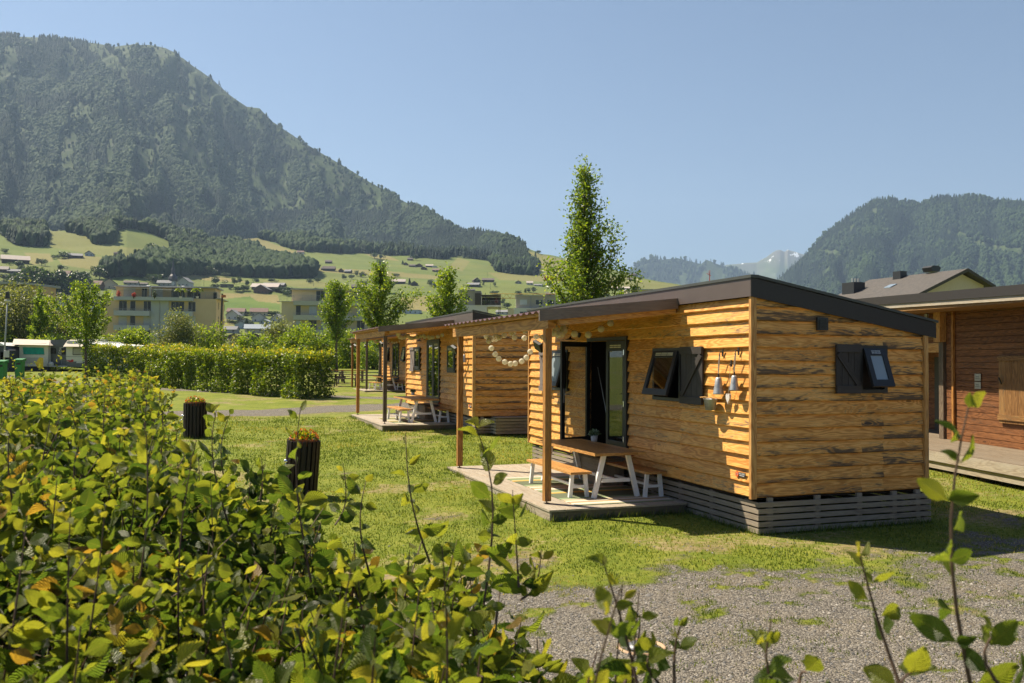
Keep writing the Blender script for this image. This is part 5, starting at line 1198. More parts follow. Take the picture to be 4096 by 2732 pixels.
# ---------------------------------------------------------------- lamp post, bins
x, y, z = ground_at(14, 76); p = empty('lamp_post', 'thin grey lamp post with a round head at the far left', 'lamp post', (x, y, z))
MB().tube([(0, 0, 0), (.25, 0, 6.3)], [.075, .05], 10).build('pole', simple('lamp_grey', (.35, .36, .36), .5), p, True)
MB().lathe([(0, .0), (.2, .05), (.27, .16), (.24, .24), (0, .26)], (.25, 0, 6.1), 20).build('lamp_head', M_WHITEG, p, True)
MB().box((.12, -.12, 6.45), (.38, .12, 7.05)).build('camera_box', M_FRAME, p, bevel=.03)
MB().box((.10, -.2, 1.35), (.45, .1, 1.95)).build('switch_box', M_WHITEG, p, bevel=.02)
M_GREEN = simple('green_plastic', (.02, .19, .035), .45)
for px, Y, lab in ((80, 66, 'tall green litter bin in front of the caravan with the green curtain'), (8, 60, 'green bin cut off by the left picture edge')):
    b = empty('litter_bin', lab, 'bin', ground_at(px, Y), 0, 'green bins'); MB().prism([(-.24, 0), (.24, 0), (.27, 1.25), (-.27, 1.25)], 1, -.22, .22).build('body', M_GREEN, b, bevel=.02)
    MB().hexa([(-.33, -.3, 1.27), (.33, -.3, 1.27), (.33, .27, 1.27), (-.33, .27, 1.27), (-.33, -.3, 1.36), (.33, -.3, 1.36), (.33, .27, 1.46), (-.33, .27, 1.46)]).build('lid', M_GREEN, b)
    MB().box((-.17, -.231, .98), (.17, -.215, 1.12)).build('slot', M_BLACK, b)

# ---------------------------------------------------------------- caravans and tents (82 m away)
CY = 82.0
def cx(px, Y=CY): return ground_at(px, Y)[0]
cz0 = float(gz(0, CY))
def hz(py, px=200, Y=CY): return float(at_depth(px, py, Y)[2] - gz(0, Y))
M_CARW = simple('caravan_white', (.62, .61, .55), .4, var=.06); M_CARG = simple('caravan_grey', (.10, .11, .12), .35, var=.1); M_CLOTH = simple('canvas_beige', (.52, .46, .38), .85, var=.1); M_CLOTHD = simple('canvas_dark', (.07, .075, .085), .85, var=.2); M_CLOTHG = simple('canvas_grey', (.30, .31, .32), .85, var=.12); M_CLOTHW = simple('canvas_white', (.70, .70, .68), .8, var=.06)
M_TURQ = simple('turquoise_curtain', (.01, .30, .25), .8, var=.35, scale=3); M_YEL = simple('yellow_sheet', (.68, .46, .02), .5)
M_TAIL = simple('red_tail_light', (.55, .02, .02), .3); M_TYRE = simple('tyre', (.02, .02, .02), .8)
def caravan_shell(m, x0, x1, zb, zt, d, r=.25):
    k = []; 
    for (cx_, cz_, a0) in ((x1 - r, zt - r, 0), (x0 + r, zt - r, 90)): k += [(cx_ + r * math.cos(R(a0 + a)), cz_ + r * math.sin(R(a0 + a))) for a in (0, 30, 60, 90)]
    poly = [(x0 + .08, zb), (x1 - .08, zb), (x1, zb + .3)] + k + [(x0, zb + .3)]; m.prism(poly, 1, 0, d)
def A(px0, px1, o): return cx(px0) - o, cx(px1) - o
o = cx(135); r = empty('caravan', 'cream caravan with a turquoise curtained window under a beige awning cover', 'caravan', (o, CY, cz0), 0, 'parked caravans')
a, b = A(76, 192, o); m = MB(); caravan_shell(m, a, b, .42, 2.62, 6.2); m.build('body', M_CARW, r, bevel=.03)
m = MB(); m.prism([(a + .42, 1.55), (b - .35, 1.55), (b - .42, 2.18), (a + .34, 2.22)], 1, -.03, -.005); m.build('window', M_TURQ, r)
m = MB(); m.box((a + .35, -.035, 1.50), (b - .3, -.012, 1.55)); m.box((a + .45, -.02, .7), (b - .5, -.004, 1.25)); m.build('rear_panel', simple('caravan_trim', (.42, .41, .37), .5), r)
m = MB(); m.hexa([(a - .35, -.55, 2.42), (b + .35, -.55, 2.38), (b + .05, 6.4, 2.55), (a - 1.9, 6.4, 2.55), (a - .35, -.55, 2.45), (b + .35, -.55, 2.41), (b - .5, 1.2, 2.92), (a - 1.2, 1.2, 3.02)]); m.build('awning_cover', M_CLOTH, r)
m = MB(); m.box((a + .1, .3, .02), (b - .1, .5, .42)); m.build('skirt', M_CLOTHD, r)
o = cx(30); r = empty('awning_tent', 'dark grey caravan tent with a pale curved roof at the far left', 'tent', (o, CY - 1.5, cz0), 0); a, b = A(-45, 73, o)
m = MB(); m.prism([(a, 0), (b, 0), (b - .02, 1.9), (b - .5, 2.3), (a, 2.35)], 1, 0, 3.0); m.build('tent_wall', M_CLOTHD, r)
m = MB(); m.prism([(a, 2.36), (b - .35, 2.33), (b - .9, 2.62), (a, 2.70)], 1, -.05, 3.2); m.build('tent_roof', M_CLOTHW, r)
m = MB(); m.box((a + 1.6, -.02, .3), (a + 2.9, -.005, 1.75)); m.box((b - .75, -.02, .3), (b - .1, -.005, 1.75)); m.build('tent_window', M_BLACK, r)
o = cx(228); r = empty('caravan', 'dark grey caravan front with small square vents between the two pale caravans', 'caravan', (o, CY + .5, cz0), 0, 'parked caravans'); a, b = A(190, 268, o)
m = MB(); caravan_shell(m, a, b, .38, 2.95, 5.8, .12); m.build('body', M_CARG, r)
m = MB(); m.box((a + .02, -.06, 1.62), (a + .52, -.005, 2.15)); m.build('window', M_BLACK, r); MB().box((b - .75, -.06, 1.55), (b - .22, -.005, 2.18)).build('window', M_BLACK, r)
for i, z in enumerate((1.66, 1.88, 2.10)): ring_ = MB(); ring(ring_, 'y', a + .78 + i * .05, a + 1.15 + i * .05, z - .02, z + .13, .03, -.02, -.004); ring_.build('vent', M_CARW, r)
mm = MB(); ring(mm, 'y', b - .78, b - .2, .62, 1.05, .04, -.02, -.004); mm.build('hatch', simple('hatch_grey', (.25, .26, .27), .4), r)
mm = MB(); mm.box((a - .1, -.9, .42), (b + .2, -.6, .5)); mm.lathe([(0, 0), (.2, .02), (.24, .16), (.16, .33), (0, .38)], (a + .45, -.7, .5), 14); mm.build('drawbar', M_WHITEG, r)
o = cx(315); r = empty('caravan', 'white caravan with one rounded window and red tail lights', 'caravan', (o, CY, cz0), 0, 'parked caravans'); a, b = A(264, 374, o)
m = MB(); caravan_shell(m, a, b, .9, 2.85, 6.0); m.build('body', M_CARW, r); MB().prism([(a - .01, .38), (b + .01, .38), (b + .01, .9), (a - .01, .9)], 1, -.02, 6.0).build('lower_body', M_CARG, r)
m = MB(); m.prism([(a + .62, 1.55), (a + .66, 1.5), (a + 1.62, 1.5), (a + 1.66, 1.55), (a + 1.66, 2.18), (a + 1.62, 2.22), (a + .66, 2.22), (a + .62, 2.18)], 1, -.03, -.005); w = m.build('window', M_FRAME, r); MB().box((a + .69, -.045, 1.57), (a + 1.59, -.031, 2.15)).build('pane', simple('drawn_blind', (.34, .33, .28), .6), w)
for x in (a + .02, b - .55): MB().prism([(x, 1.02), (x + .5, .82), (x + .55, .98), (x + .3, 1.02)], 1, -.05, -.021).build('tail_light', M_TAIL, r)
for x in (a + .6, b - .62): MB().lathe([(0, 0), (.12, .0), (.12, .03), (0, .03)], n=14, M=Matrix.Translation((x, -.02, .98)) @ Matrix.Rotation(R(90), 4, 'X')).build('round_tail_light', M_TAIL, r)
MB().box((a + 1.0, -.04, .76), (b - 1.0, -.021, .92)).build('number_plate', M_WHITEG, r)
MB().prism([(a - .02, 1.34), (b + .02, 1.34), (b + .02, 1.37), (a - .02, 1.37)], 1, -.022, -.002).build('trim_line', M_CARG, r)
m = MB(); m.hexa([(a - .02, -.55, 2.26), (b + .35, -.55, 2.26), (b + .2, .2, 2.30), (a - .1, .2, 2.30), (a - .02, -.55, 2.29), (b + .35, -.55, 2.29), (b + .1, .6, 2.95), (a - .15, .6, 2.95)]); m.build('awning_cover', M_CLOTH, r)
m = MB(); m.box((a + .3, 1.2, 2.96), (a + 1.2, 2.2, 3.04)); m.box((b - 1.3, 2.0, 2.96), (b - .3, 3.4, 3.03)); m.build('roof_hatch', M_CARW, r)
o = cx(480); r = empty('awning_tent', 'long low grey and white tent roofs right of the white caravan', 'tent', (o, CY - .5, cz0), 0); a, b = A(372, 608, o)
m = MB(); m.prism([(a, 0), (b - .4, 0), (b, 1.95), (a + 3.6, 2.0), (a, 2.62)], 1, .2, 4.0); m.build('tent_wall', M_CLOTHG, r)
m = MB(); m.hexa([(a - .05, -.3, 2.60), (b - 2.6, -.3, 2.02), (b + .1, 3.5, 1.95), (a + .2, 3.5, 2.6), (a - .05, -.3, 2.66), (b - 2.6, -.3, 2.10), (b - .6, 3.5, 2.42), (a + .2, 3.5, 2.72)]); m.build('tent_roof', M_CLOTHW, r)
x, y, z = ground_at(158, 81); g = np.random.default_rng(3); r = empty('yellow_sheet', 'crumpled yellow sheet hanging over the caravan drawbar', 'sheet', (x, y, z + .2)); m = MB(); pts = [(-.4, .0, .55), (.05, -.1, 1.1), (.35, .0, 1.05), (.3, -.12, .5), (.4, -.05, .0), (-.1, -.15, .15), (.0, .2, .6)]; m.add(pts, [(0, 1, 5), (1, 2, 3), (1, 3, 5), (3, 4, 5), (0, 6, 1), (1, 6, 2), (2, 6, 4), (2, 4, 3)]); m.build('cloth', M_YEL, r)

# ---------------------------------------------------------------- apartment blocks
M_OCHRE = simple('ochre_render', (.56, .45, .29), .9, var=.05, scale=.5); M_OCHRE2 = simple('orange_render', (.54, .38, .22), .9, var=.05); M_BEIGE = simple('beige_render', (.52, .45, .33), .9, var=.05, scale=.5); M_BLUEG = simple('blue_grey_render', (.40, .44, .47), .85, var=.05, scale=.5); M_BALG = simple('balcony_grey', (.40, .41, .38), .85, var=.05)
M_ROOFG = simple('roof_sheet_grey', (.30, .31, .32), .6); M_WINF = simple('window_white', (.42, .42, .41), .5); M_RAIL = simple('railing_grey', (.30, .31, .32), .45, .5); M_BLIND = simple('roller_blind', (.42, .45, .47), .7); M_TAUPE = simple('taupe_render', (.34, .31, .27), .9, var=.05, scale=.5); M_PALE = simple('pale_render', (.55, .55, .52), .9, var=.05, scale=.5); M_DWOOD = simple('dark_timber', (.06, .05, .045), .8, var=.3)
def block(name, label, x0px, x1px, Y, depth, rz=0, group='apartment buildings'):
    x0, _, z = ground_at(x0px, Y); t1 = ground_at(x1px, Y)[0] / Y; r = empty(name, label, 'building', (x0, Y, z), rz, group); return r, (t1 * Y - x0) / (math.cos(rz) - t1 * math.sin(rz)), z
def win(r, x, z, w, h, y=-.0, mat=M_GLASSW, frame=True, blind=False, mull=1):
    m = MB(); ring(m, 'y', x, x + w, z, z + h, .055, y - .03, y + .05)
    for k in range(mull): m.box((x + w * (k + 1) / (mull + 1) - .03, y - .028, z + .07), (x + w * (k + 1) / (mull + 1) + .03, y + .02, z + h - .07))
    f = m.build('window', M_WINF, r); MB().box((x + .05, y - .02, z + .05), (x + w - .05, y + .01, z + h - .05)).build('pane', M_BLIND if blind else mat, f)
    return f
def rail(r, x0, x1, y, z, h=.9, n=5):
    m = MB()
    for k in range(n): m.box((x0, y, z + h * (k + 1) / n - .02), (x1, y + .03, z + h * (k + 1) / n + (.03 if k == n - 1 else .0)))
    c = max(2, int((x1 - x0) / 1.6))
    for k in range(c + 1): m.box((x0 + (x1 - x0) * k / c - .02, y, z), (x0 + (x1 - x0) * k / c + .02, y + .03, z + h))
    m.build('railing', M_RAIL, r)
def zz(py, Y, px, z0): return float(at_depth(px, py, Y)[2] - z0)
# yellow block
Y = 169; r, wd, z0 = block('apartment_building', 'yellow ochre apartment block with blue-grey balconies and a planted roof terrace', 402, 862, Y, 13, R(9)); dp = 9
T0 = zz(1189, Y, 450, z0); TR = zz(1141, Y, 450, z0); fl = 2.8
MB().box((0, 0, -1), (wd, dp, T0)).build('facade', M_OCHRE, r); xa, xb = wd * .095, wd * .93
MB().box((xa, 2.2, T0), (wd * .975, dp - 1, TR - .1)).build('penthouse', M_OCHRE, r); MB().box((xa - .3, .9, TR - .1), (wd * 1.0, dp - .5, TR + .14)).build('roof', M_ROOFG, r)
m = MB(); m.hexa([(-1.2, -.1, T0 + .02), (.3, -.1, T0 + .02), (.3, dp + .1, T0 + .02), (-.4, dp + .1, T0 + .02), (-1.2, -.1, T0 + .18), (.3, -.1, T0 + .18), (.3, dp, T0 + .18), (-.4, dp, T0 + .18)]); m.box((wd - .1, -.2, T0 + .02), (wd + 1.0, dp, T0 + .15)); m.build('eaves', M_ROOFG, r)
c0, c1 = wd * .125, wd * .80; s0, s1 = wd * .43, wd * .585
MB().box((s0, -.35, -1), (s1, .0, T0)).build('stair_bay', M_BLUEG, r); MB().tube([((s0 + s1) / 2, -.42, 0), ((s0 + s1) / 2, -.42, T0 + .3)], .06, 6).build('drainpipe', M_RAIL, r)
for k in range(5):
    zb = T0 - k * fl
    for (a, b) in ((c0, s0), (s1, c1)):
        if k == 0: continue
        MB().box((a, -1.5, zb - .75 + .0), (b, -.0, zb + .22 - .0)).build('balcony', M_BLUEG, r); rail(r, a, b, -1.52, zb + .22, .32, 2)
        if k < 4 or True:
            if zb > 1:
                for j, (t, ww, bl) in enumerate(((.08, 1.5, False), (.40, 1.0, False), (.78, 1.4, k == 2))): win(r, a + (b - a) * t, zb + .25, ww, 1.95, 0, blind=(bl or (k == 2 and j == 0)), mull=1 if ww > 1.2 else 0)
MB().box((c0, -1.6, T0 - .55), (c1, .0, T0 + .12)).build('balcony', M_BLUEG, r); rail(r, c0, c1, -1.6, T0 + .12, 1.15, 5); rail(r, -.6, c0, -.3, T0 + .15, 1.1, 3); rail(r, c1, wd + .3, -.3, T0 + .15, 1.1, 4)
for t, ww, bl in ((.16, 2.2, True), (.32, 1.0, False), (.41, 2.0, True), (.58, 2.6, False), (.72, 2.6, False)): win(r, wd * t, T0 + .15, ww, 2.0, 2.2, blind=bl)
MB().hexa([(c0 + .4, -1.0, TR - .55), (s0 - .2, -1.0, TR - .55), (s0 - .2, 1.0, TR - .42), (c0 + .4, 1.0, TR - .42), (c0 + .4, -1.0, TR - .5), (s0 - .2, -1.0, TR - .5), (s0 - .2, 1.0, TR - .36), (c0 + .4, 1.0, TR - .36)]).build('awning', M_CLOTHW, r)
MB().hexa([(s0 + .4, -1.0, TR - .75), (c1 - .2, -1.0, TR - .75), (c1 - .2, 1.0, TR - .6), (s0 + .4, 1.0, TR - .6), (s0 + .4, -1.0, TR - .7), (c1 - .2, -1.0, TR - .7), (c1 - .2, 1.0, TR - .54), (s0 + .4, 1.0, TR - .54)]).build('awning', M_CLOTHW, r)
MB().box((s0 - .15, -1.2, T0 + .15), (s0 + .15, -.9, TR - .1)).build('terrace_post', M_WINF, r)
for k, yy in enumerate((2.5, 5.5, 9)):
    for kk in range(4): MB().box((wd, yy, T0 - 1.9 - kk * fl), (wd + .03, yy + .5, T0 - .5 - kk * fl)).build('side_window', M_FRAME, r)
MB().box((wd - .9, 2, T0 + .2), (wd - .3, 2.6, T0 + 1.5)).build('chimney', M_FRAME, r)
for k, t in enumerate((.74, .80)): MB().lathe([(.0, .35), (.3, .3), (.5, .1), (.52, 0), (0, 0)], (wd * (.62 - k * .31) + 1, 4, TR + .14), 16).build('roof_dome', M_CLOTHW, r, True)
def pots(r_, z0_, items, Y_):
    for i, (px, py, w, mt, lab) in enumerate(items):
        q = at_depth(px, py, Y_); s = shrub('terrace_plant', lab, 'plant', (q[0], Y_, float(q[2]) - .1), w, w * .7, w * 1.5, 420, .16, mt, 700 + int(px) % 97 + i, 'plants on the roof terraces', .3)
M_PINK = leafmat('pink_flowers', [(0, (.35, .03, .06)), (.5, (.5, .08, .12)), (1, (.08, .14, .03))], .3)
pots(r, z0, [(424, 1188, .75, M_TREE, 'green bush in a pot at the left end of the yellow block terrace'), (476, 1188, .75, M_PINK, 'red and pink flowers on the yellow block terrace'), (535, 1190, .7, M_PINK, 'pink flowers in the middle of the left terrace half'), (618, 1190, .8, M_DARKG, 'dark green pot plant beside the white terrace post')], Y - .8)
def palm(px, py, Y_, lab):
    q = at_depth(px, py, Y_); p = empty('potted_palm', lab, 'palm', (q[0], Y_, float(q[2]) - .05), 0, 'palms on the roof terrace'); g = np.random.default_rng(int(px)); MB().tube([(0, 0, 0), (.05, 0, 1.5)], [.09, .06], 7).build('trunk', M_BARK, p)
    MB().lathe([(.0, 0), (.2, 0), (.28, .35), (0, .33)], n=12).build('pot', M_WHITEG, p); N = 260; a = g.random(N) * 6.283; u = g.random(N); P = np.stack([np.cos(a) * u * 1.0, np.sin(a) * u * 1.0, 1.6 + .45 * np.sin(u * 3) - .25 * u], 1); D = np.stack([np.cos(a), np.sin(a), .5 - u * 1.5], 1)
    batch_leaves('fronds', LEAF_MID, P, D, None, .34 + .1 * g.random(N), g.random(N), M_LIME, p, g, np.full(N, .4))
palm(722, 1192, Y - .8, 'left potted palm on the terrace of the yellow block'); palm(789, 1192, Y - .8, 'right potted palm on the terrace of the yellow block')
q = ground_at(880, 160); p = empty('utility_pole', 'dark brown wooden pole at the right corner of the yellow block', 'pole', q); MB().tube([(0, 0, -1), (.25, 0, zz(1175, 160, 886, q[2]))], [.3, .17], 8).build('mast', M_DWOOD, p); m = MB(); m.box((.15, -.2, zz(1190, 160, 886, q[2])), (.9, .1, zz(1180, 160, 886, q[2]))); m.build('bracket', simple('orange_bracket', (.4, .12, .04), .6), p)
# beige block
Y = 167; r, wd, z0 = block('apartment_building', 'beige apartment block with grey balconies behind the columnar trees', 1124, 1500, Y, 13, R(6)); T0 = zz(1206, Y, 1150, z0); TR = zz(1154, Y, 1150, z0)
MB().box((0, 0, -1), (wd, 14, T0)).build('facade', M_BEIGE, r); MB().box((wd * .09, 2.0, T0), (wd * .98, 13, TR - .1)).build('penthouse', M_BEIGE, r); MB().box((wd * .085, .8, TR - .1), (wd * 1.0, 13.5, TR + .14)).build('roof', M_ROOFG, r)
c0 = wd * .135; MB().box((c0, -1.5, T0 - .75), (wd, .0, T0 + .1)).build('balcony', M_BALG, r); rail(r, c0, wd, -1.5, T0 + .1, 1.05, 5); rail(r, -.3, c0, -.3, T0 + .1, 1.0, 4); MB().box((-.9, -.3, T0 - .05), (c0, .0, T0 + .05)).build('eaves', M_ROOFG, r)
for k in range(1, 4):
    zb = T0 - k * fl; MB().box((c0, -1.5, zb - .75), (wd, .0, zb + .2)).build('balcony', M_BALG, r); rail(r, c0, wd, -1.52, zb + .2, .35, 2)
    for t, ww in ((.15, .95), (.29, 1.5), (.42, 1.5), (.6, 1.5), (.8, 1.5)): win(r, wd * t, zb + .2, ww, 2.1, 0, M_GLASSB if (k + int(t * 10)) % 3 == 0 else M_GLASSW, mull=1 if ww > 1 else 0)
for t, ww in ((.35, 1.7), (.72, 3.4)): win(r, wd * t, T0 + .1, ww, 2.2, 2.0)
MB().tube([(wd * .535, 1.9, T0), (wd * .535, 1.9, TR)], .05, 6).build('drainpipe', M_RAIL, r)
for k in (0, 1): MB().lathe([(.0, .32), (.3, .28), (.5, .1), (.52, 0), (0, 0)], (wd * (.29 + k * .08), 5, TR + .14), 16).build('roof_dome', M_CLOTHW, r, True)
pots(r, z0, [(1380, 1190, .6, M_LIME, 'yellow-green bush on the beige block terrace'), (1288, 1188, .4, M_DARKG, 'small dark plant on the beige block terrace')], Y - .8)
# house at the left edge
Y = 150; r, wd, z0 = block('terrace_house', 'flat-roofed ochre house with a glazed terrace at the left picture edge', -120, 122, Y, 12); TR = zz(1128, Y, 50, z0); m = MB(); m.hexa([(0, 0, TR - .25), (wd - 1.4, 0, TR - .35), (wd + .3, 9, TR - .35), (0, 9, TR - .25), (0, 0, TR + .1), (wd - 1.4, 0, TR + .02), (wd + .3, 9, TR + .05), (0, 9, TR + .1)]); m.build('roof', M_ROOFG, r)
MB().box((wd - 1.9, 3, -1), (wd - .3, 8.5, TR - .36)).build('facade', M_OCHRE2, r); MB().box((0, 4.5, -1), (wd - 1.95, 8.4, TR - .36)).build('rear_wall', M_OCHRE, r); MB().box((0, 4.3, TR - 2.5), (wd - 2.0, 4.45, TR - .8)).build('glazing', M_GLASSD, r); MB().box((wd - 2.95, .2, TR - 2.9), (wd - 2.75, .4, TR - .36)).build('roof_post', M_ROOFG, r); MB().box((0, -.1, TR - 3.1), (wd - 1.9, 8, TR - 2.85)).build('terrace_floor', M_WINF, r); rail(r, 0, wd - 2.4, 0, TR - 2.85, 1.0, 3); MB().box((0, .3, -1), (wd - 2.2, 8.3, TR - 3.12)).build('lower_storey', M_OCHRE, r)
# modern houses behind the middle cabin
Y = 195; r, wd, z0 = block('modern_house', 'taupe flat-roofed house with a planted pergola terrace above the middle cabin', 1835, 2004, Y, 10, 0, 'flat-roofed houses'); TR = zz(1166, Y, 1900, z0); TF = zz(1220, Y, 1900, z0)
k = wd / 169.; MB().box((0, 0, TF), (k * 85, 9, TR)).build('upper_storey', M_TAUPE, r); MB().box((-3.5, -.3, -1), (k * 112, 10, TF - .02)).build('lower_storey', M_PALE, r); MB().box((-.3, -.2, TR), (k * 87, 9.2, TR + .15)).build('roof', M_ROOFG, r); win(r, k * 14, TF + .9, k * 30, 1.15, 0)
MB().box((k * 112, -.6, TF - .4), (k * 168, 9, TF - .02)).build('balcony_slab', M_PALE, r)
for x in (k * 158, k * 163): MB().box((x, .0, -1), (x + .12, .14, TF - .4)).build('column', M_FRAME, r)
MB().box((k * 64, -.5, TF), (k * 88, -.35, TR - .4)).build('timber_screen', M_DWOOD, r); MB().box((k * 88, 5, TF), (k * 166, 5.2, TR - .9)).build('timber_screen', M_DWOOD, r); MB().box((k * 88, -.5, TR - .85), (k * 166, 5, TR - .75)).build('pergola', M_DWOOD, r); MB().box((k * 104, -.5, TF), (k * 106, -.38, TR - .3)).build('timber_post', M_DWOOD, r); rail(r, k * 88, k * 167, -.6, TF, 1.0, 5)
M_MAROON = leafmat('maroon_leaves', [(0, (.10, .02, .02)), (1, (.28, .09, .07))], .3)
pots(r, z0, [(1955, 1216, .75, M_DARKG, 'dark green shrub on the pergola terrace'), (1985, 1216, .8, M_MAROON, 'maroon shrub on the pergola terrace'), (1940, 1216, .5, M_LIME, 'bright small shrub on the pergola terrace')], Y - .2)
Y = 190; r, wd, z0 = block('modern_house', 'taupe flat-roofed house with three long windows left of the tall tree', 2063, 2320, Y, 10, 0, 'flat-roofed houses'); TR = zz(1183, Y, 2150, z0); TF = zz(1233, Y, 2150, z0); k = wd / 257.
MB().box((0, 0, TF), (wd, 10, TR)).build('upper_storey', M_TAUPE, r); MB().box((-.2, -.2, TR), (wd + .2, 10.2, TR + .12)).build('roof', M_ROOFG, r); MB().box((-k * 8, -1.2, -1), (wd, 9.9, TF - .02)).build('lower_storey', M_PALE, r); MB().box((-k * 33, -1.0, -1), (-k * 9, 8, TF - .15)).build('side_wing', M_BEIGE, r)
for t, bl in ((15, True), (78, False), (124, False), (184, False)): win(r, k * t, TF + .75, k * 29, 1.1, 0, blind=bl, mull=1 if t == 78 else 0)
win(r, k * 15, TF - 1.9, k * 29, 1.1, -1.2); MB().tube([(k * 59, -.06, TF), (k * 59, -.06, TR)], .05, 6).build('drainpipe', M_RAIL, r)
Y = 205; r, wd, z0 = block('modern_house', 'flat beige roof edge just showing over the cabin roof right of the tall tree', 2508, 2640, Y, 8, 0, 'flat-roofed houses'); TR = zz(1160, Y, 2570, z0); MB().box((0, 0, -1), (wd, 9, TR)).build('upper_storey', M_BEIGE, r); MB().box((-.3, -.3, TR), (wd + .3, 9.2, TR + .2)).build('roof', M_ROOFG, r)

# ---------------------------------------------------------------- cranes
M_CRY = simple('crane_yellow', (.62, .33, .04), .5); M_CRR = simple('crane_red', (.50, .05, .03), .5)
Y = 330; q0 = at_depth(1960, 1184, Y); q1 = at_depth(2330, 1186, Y); r = empty('tower_crane', 'long yellow lattice crane jib between the two taupe houses', 'crane', (q0[0], Y, 0)); m = MB(); Lj = q1[0] - q0[0]; zb = float(q0[2]) - .8
for z_, y_ in ((zb, 0), (zb + 1.7, .6)): m.tube([(0, y_, z_), (Lj, y_, z_)], .12, 5)
for i in range(14): x_ = i * Lj / 14; m.tube([(x_, 0, zb), (x_ + Lj / 28, .6, zb + 1.7), (x_ + Lj / 14, 0, zb)], .08, 4)
m.build('jib', M_CRY, r); MB().box((Lj - 1.2, -.6, 0), (Lj, .6, zb)).build('mast', M_CRY, r)
Y = 260; q0 = at_depth(2178, 1110, Y); q1 = at_depth(2320, 1118, Y); r = empty('tower_crane', 'yellow crane arm with a red end box beside the tall tree', 'crane', (q0[0], Y, 0)); z_ = float(q0[2]); m = MB(); m.beam((1.2, 0, z_ - .2), (float(q1[0] - q0[0]), 0, z_ - 1.0), .6, .9); m.build('arm', M_CRY, r); MB().box((0, -.6, z_ - .9), (1.15, .6, z_ + .35)).build('end_box', M_CRR, r); MB().box((.4, -.62, z_ - .5), (.75, -.605, z_ + .1)).build('white_mark', M_WHITE, r); MB().box((1.4, -.7, z_ + .2), (3.2, -.6, z_ + .7)).build('name_board', M_ROOFG, r); MB().box((.9, -.5, z_ - 2.4), (2.2, .5, z_ - .95)).build('counterweight', M_WINF, r)
Y = 240; q0 = at_depth(2838, 1080, Y); r = empty('tower_crane', 'slim red crane tip poking up behind the nearest cabin roof', 'crane', (q0[0], Y, 0)); z_ = float(q0[2]); m = MB(); m.tube([(0, 0, z_ - 3), (.1, 0, z_)], [.14, .08], 5); m.tube([(-.8, 0, z_ - .9), (.4, 0, z_ - 1.6)], .08, 5); m.tube([(-.3, 0, z_ - .3), (0, 0, z_ - 1.6)], .05, 5); m.build('tip', M_CRR, r); MB().box((-.6, -.5, z_ - 4.4), (.9, .5, z_ - 3.2)).build('cab', M_CRR, r); MB().box((-.4, -.4, 0), (.4, .4, z_ - 4.4)).build('mast', M_CRR, r)

# ---------------------------------------------------------------- log hall at the right
M_HALL = wood('hall_boards', (.27, .115, .042), (.20, .078, .025), (.10, .036, .012), .35, (.05, .025, .015), .65, knots=.7)
M_HALLSH = wood('hall_shutter_wood', (.30, .17, .06), (.24, .12, .04), (.14, .065, .02), .2, (.08, .05, .03))
HR = R(7.1); hx, hy = 11.24, 19.25; r = empty('timber_hall', 'large dark timber hall with a flat dark roof edge at the right picture edge', 'building', (hx, hy, 0), HR)
def boards(m, side, x, a0, a1, z0, z1, step=.148, holes=()):
    z = z0
    while z < z1 - .02:
        segs = [(a0, a1)]
        for h in holes:
            if h[2] < z + step * .5 < h[3]: segs = [q for s_ in segs for q in ((s_[0], min(s_[1], h[0])), (max(s_[0], h[1]), s_[1])) if q[1] - q[0] > .03]
        for p, q in segs:
            o_ = random.uniform(.0, .012)
            if side == 'x': m.box((x - .03 - o_, p, z), (x, q, min(z + step - .012, z1)))
            else: m.box((p, x - .03 - o_, z), (q, x, min(z + step - .012, z1)))
        z += step
DK = .55
m = MB(); boards(m, 'x', 0, -9, 2.72, DK, 3.72); m.box((.001, -9, DK), (.06, 2.72, 3.6)); m.build('long_wall', M_HALL, r)
m = MB(); m.box((.061, 2.66, DK), (1.6, 2.71, 3.7)); boards(m, 'x', 1.6, 2.72, 14, DK, 4.1, holes=[(4.7, 5.7, 0, 2.6)]); m.box((1.601, 5.7, DK), (1.65, 14, 4.1)); m.box((1.601, 2.72, DK), (1.65, 4.7, 4.1)); m.build('recessed_wall', M_HALL, r)
MB().box((1.56, 4.7, DK), (1.68, 5.7, 2.65)).build('door', M_FRAME, r)
MB().box((-.10, 2.36, DK), (-.045, 2.43, 3.95)).build('corner_strip', M_POST, r)
MB().box((-.10, 2.76, DK), (.08, 2.94, 2.98)).build('column', M_POSTG, r); MB().box((-.20, 2.74, 2.98), (.08, 3.0, 4.0)).build('column_head', M_TRIM, r); MB().box((-.06, 3.0, 2.72), (.08, 14, 2.96)).build('lintel', M_TRIM, r)
m = MB(); boards(m, 'x', 0, 3.0, 14, 2.97, 4.05); m.build('upper_cladding', M_HALL, r)
z1, z2 = 3.50, 3.91
m = MB(); m.hexa([(-1.25, -9, z1 + .06), (6, -9, z1 + .06), (6, 15, z1 + .4), (-1.25, 15, z1 + .4), (-1.25, -9, z1 + .3), (6, -9, z1 + .5), (6, 15, z2 + .7), (-1.25, 15, z2 + .5)]); m.build('roof', M_HALLSH, r)
m = MB(); m.hexa([(-1.29, -9, z1 + .02), (-1.255, -9, z1 + .02), (-1.255, 15, z2 + .22), (-1.29, 15, z2 + .22), (-1.29, -9, z1 + .12), (-1.255, -9, z1 + .12), (-1.255, 15, z2 + .32), (-1.29, 15, z2 + .32)]); m.build('soffit_board', M_DECK, r)
m = MB(); m.hexa([(-1.32, -9, z1 + .122), (-1.24, -9, z1 + .122), (-1.24, 15, z2 + .322), (-1.32, 15, z2 + .322), (-1.32, -9, z1 + .33), (-1.24, -9, z1 + .33), (-1.24, 15, z2 + .53), (-1.32, 15, z2 + .53)]); m.build('roof_fascia', M_FASCE, r)
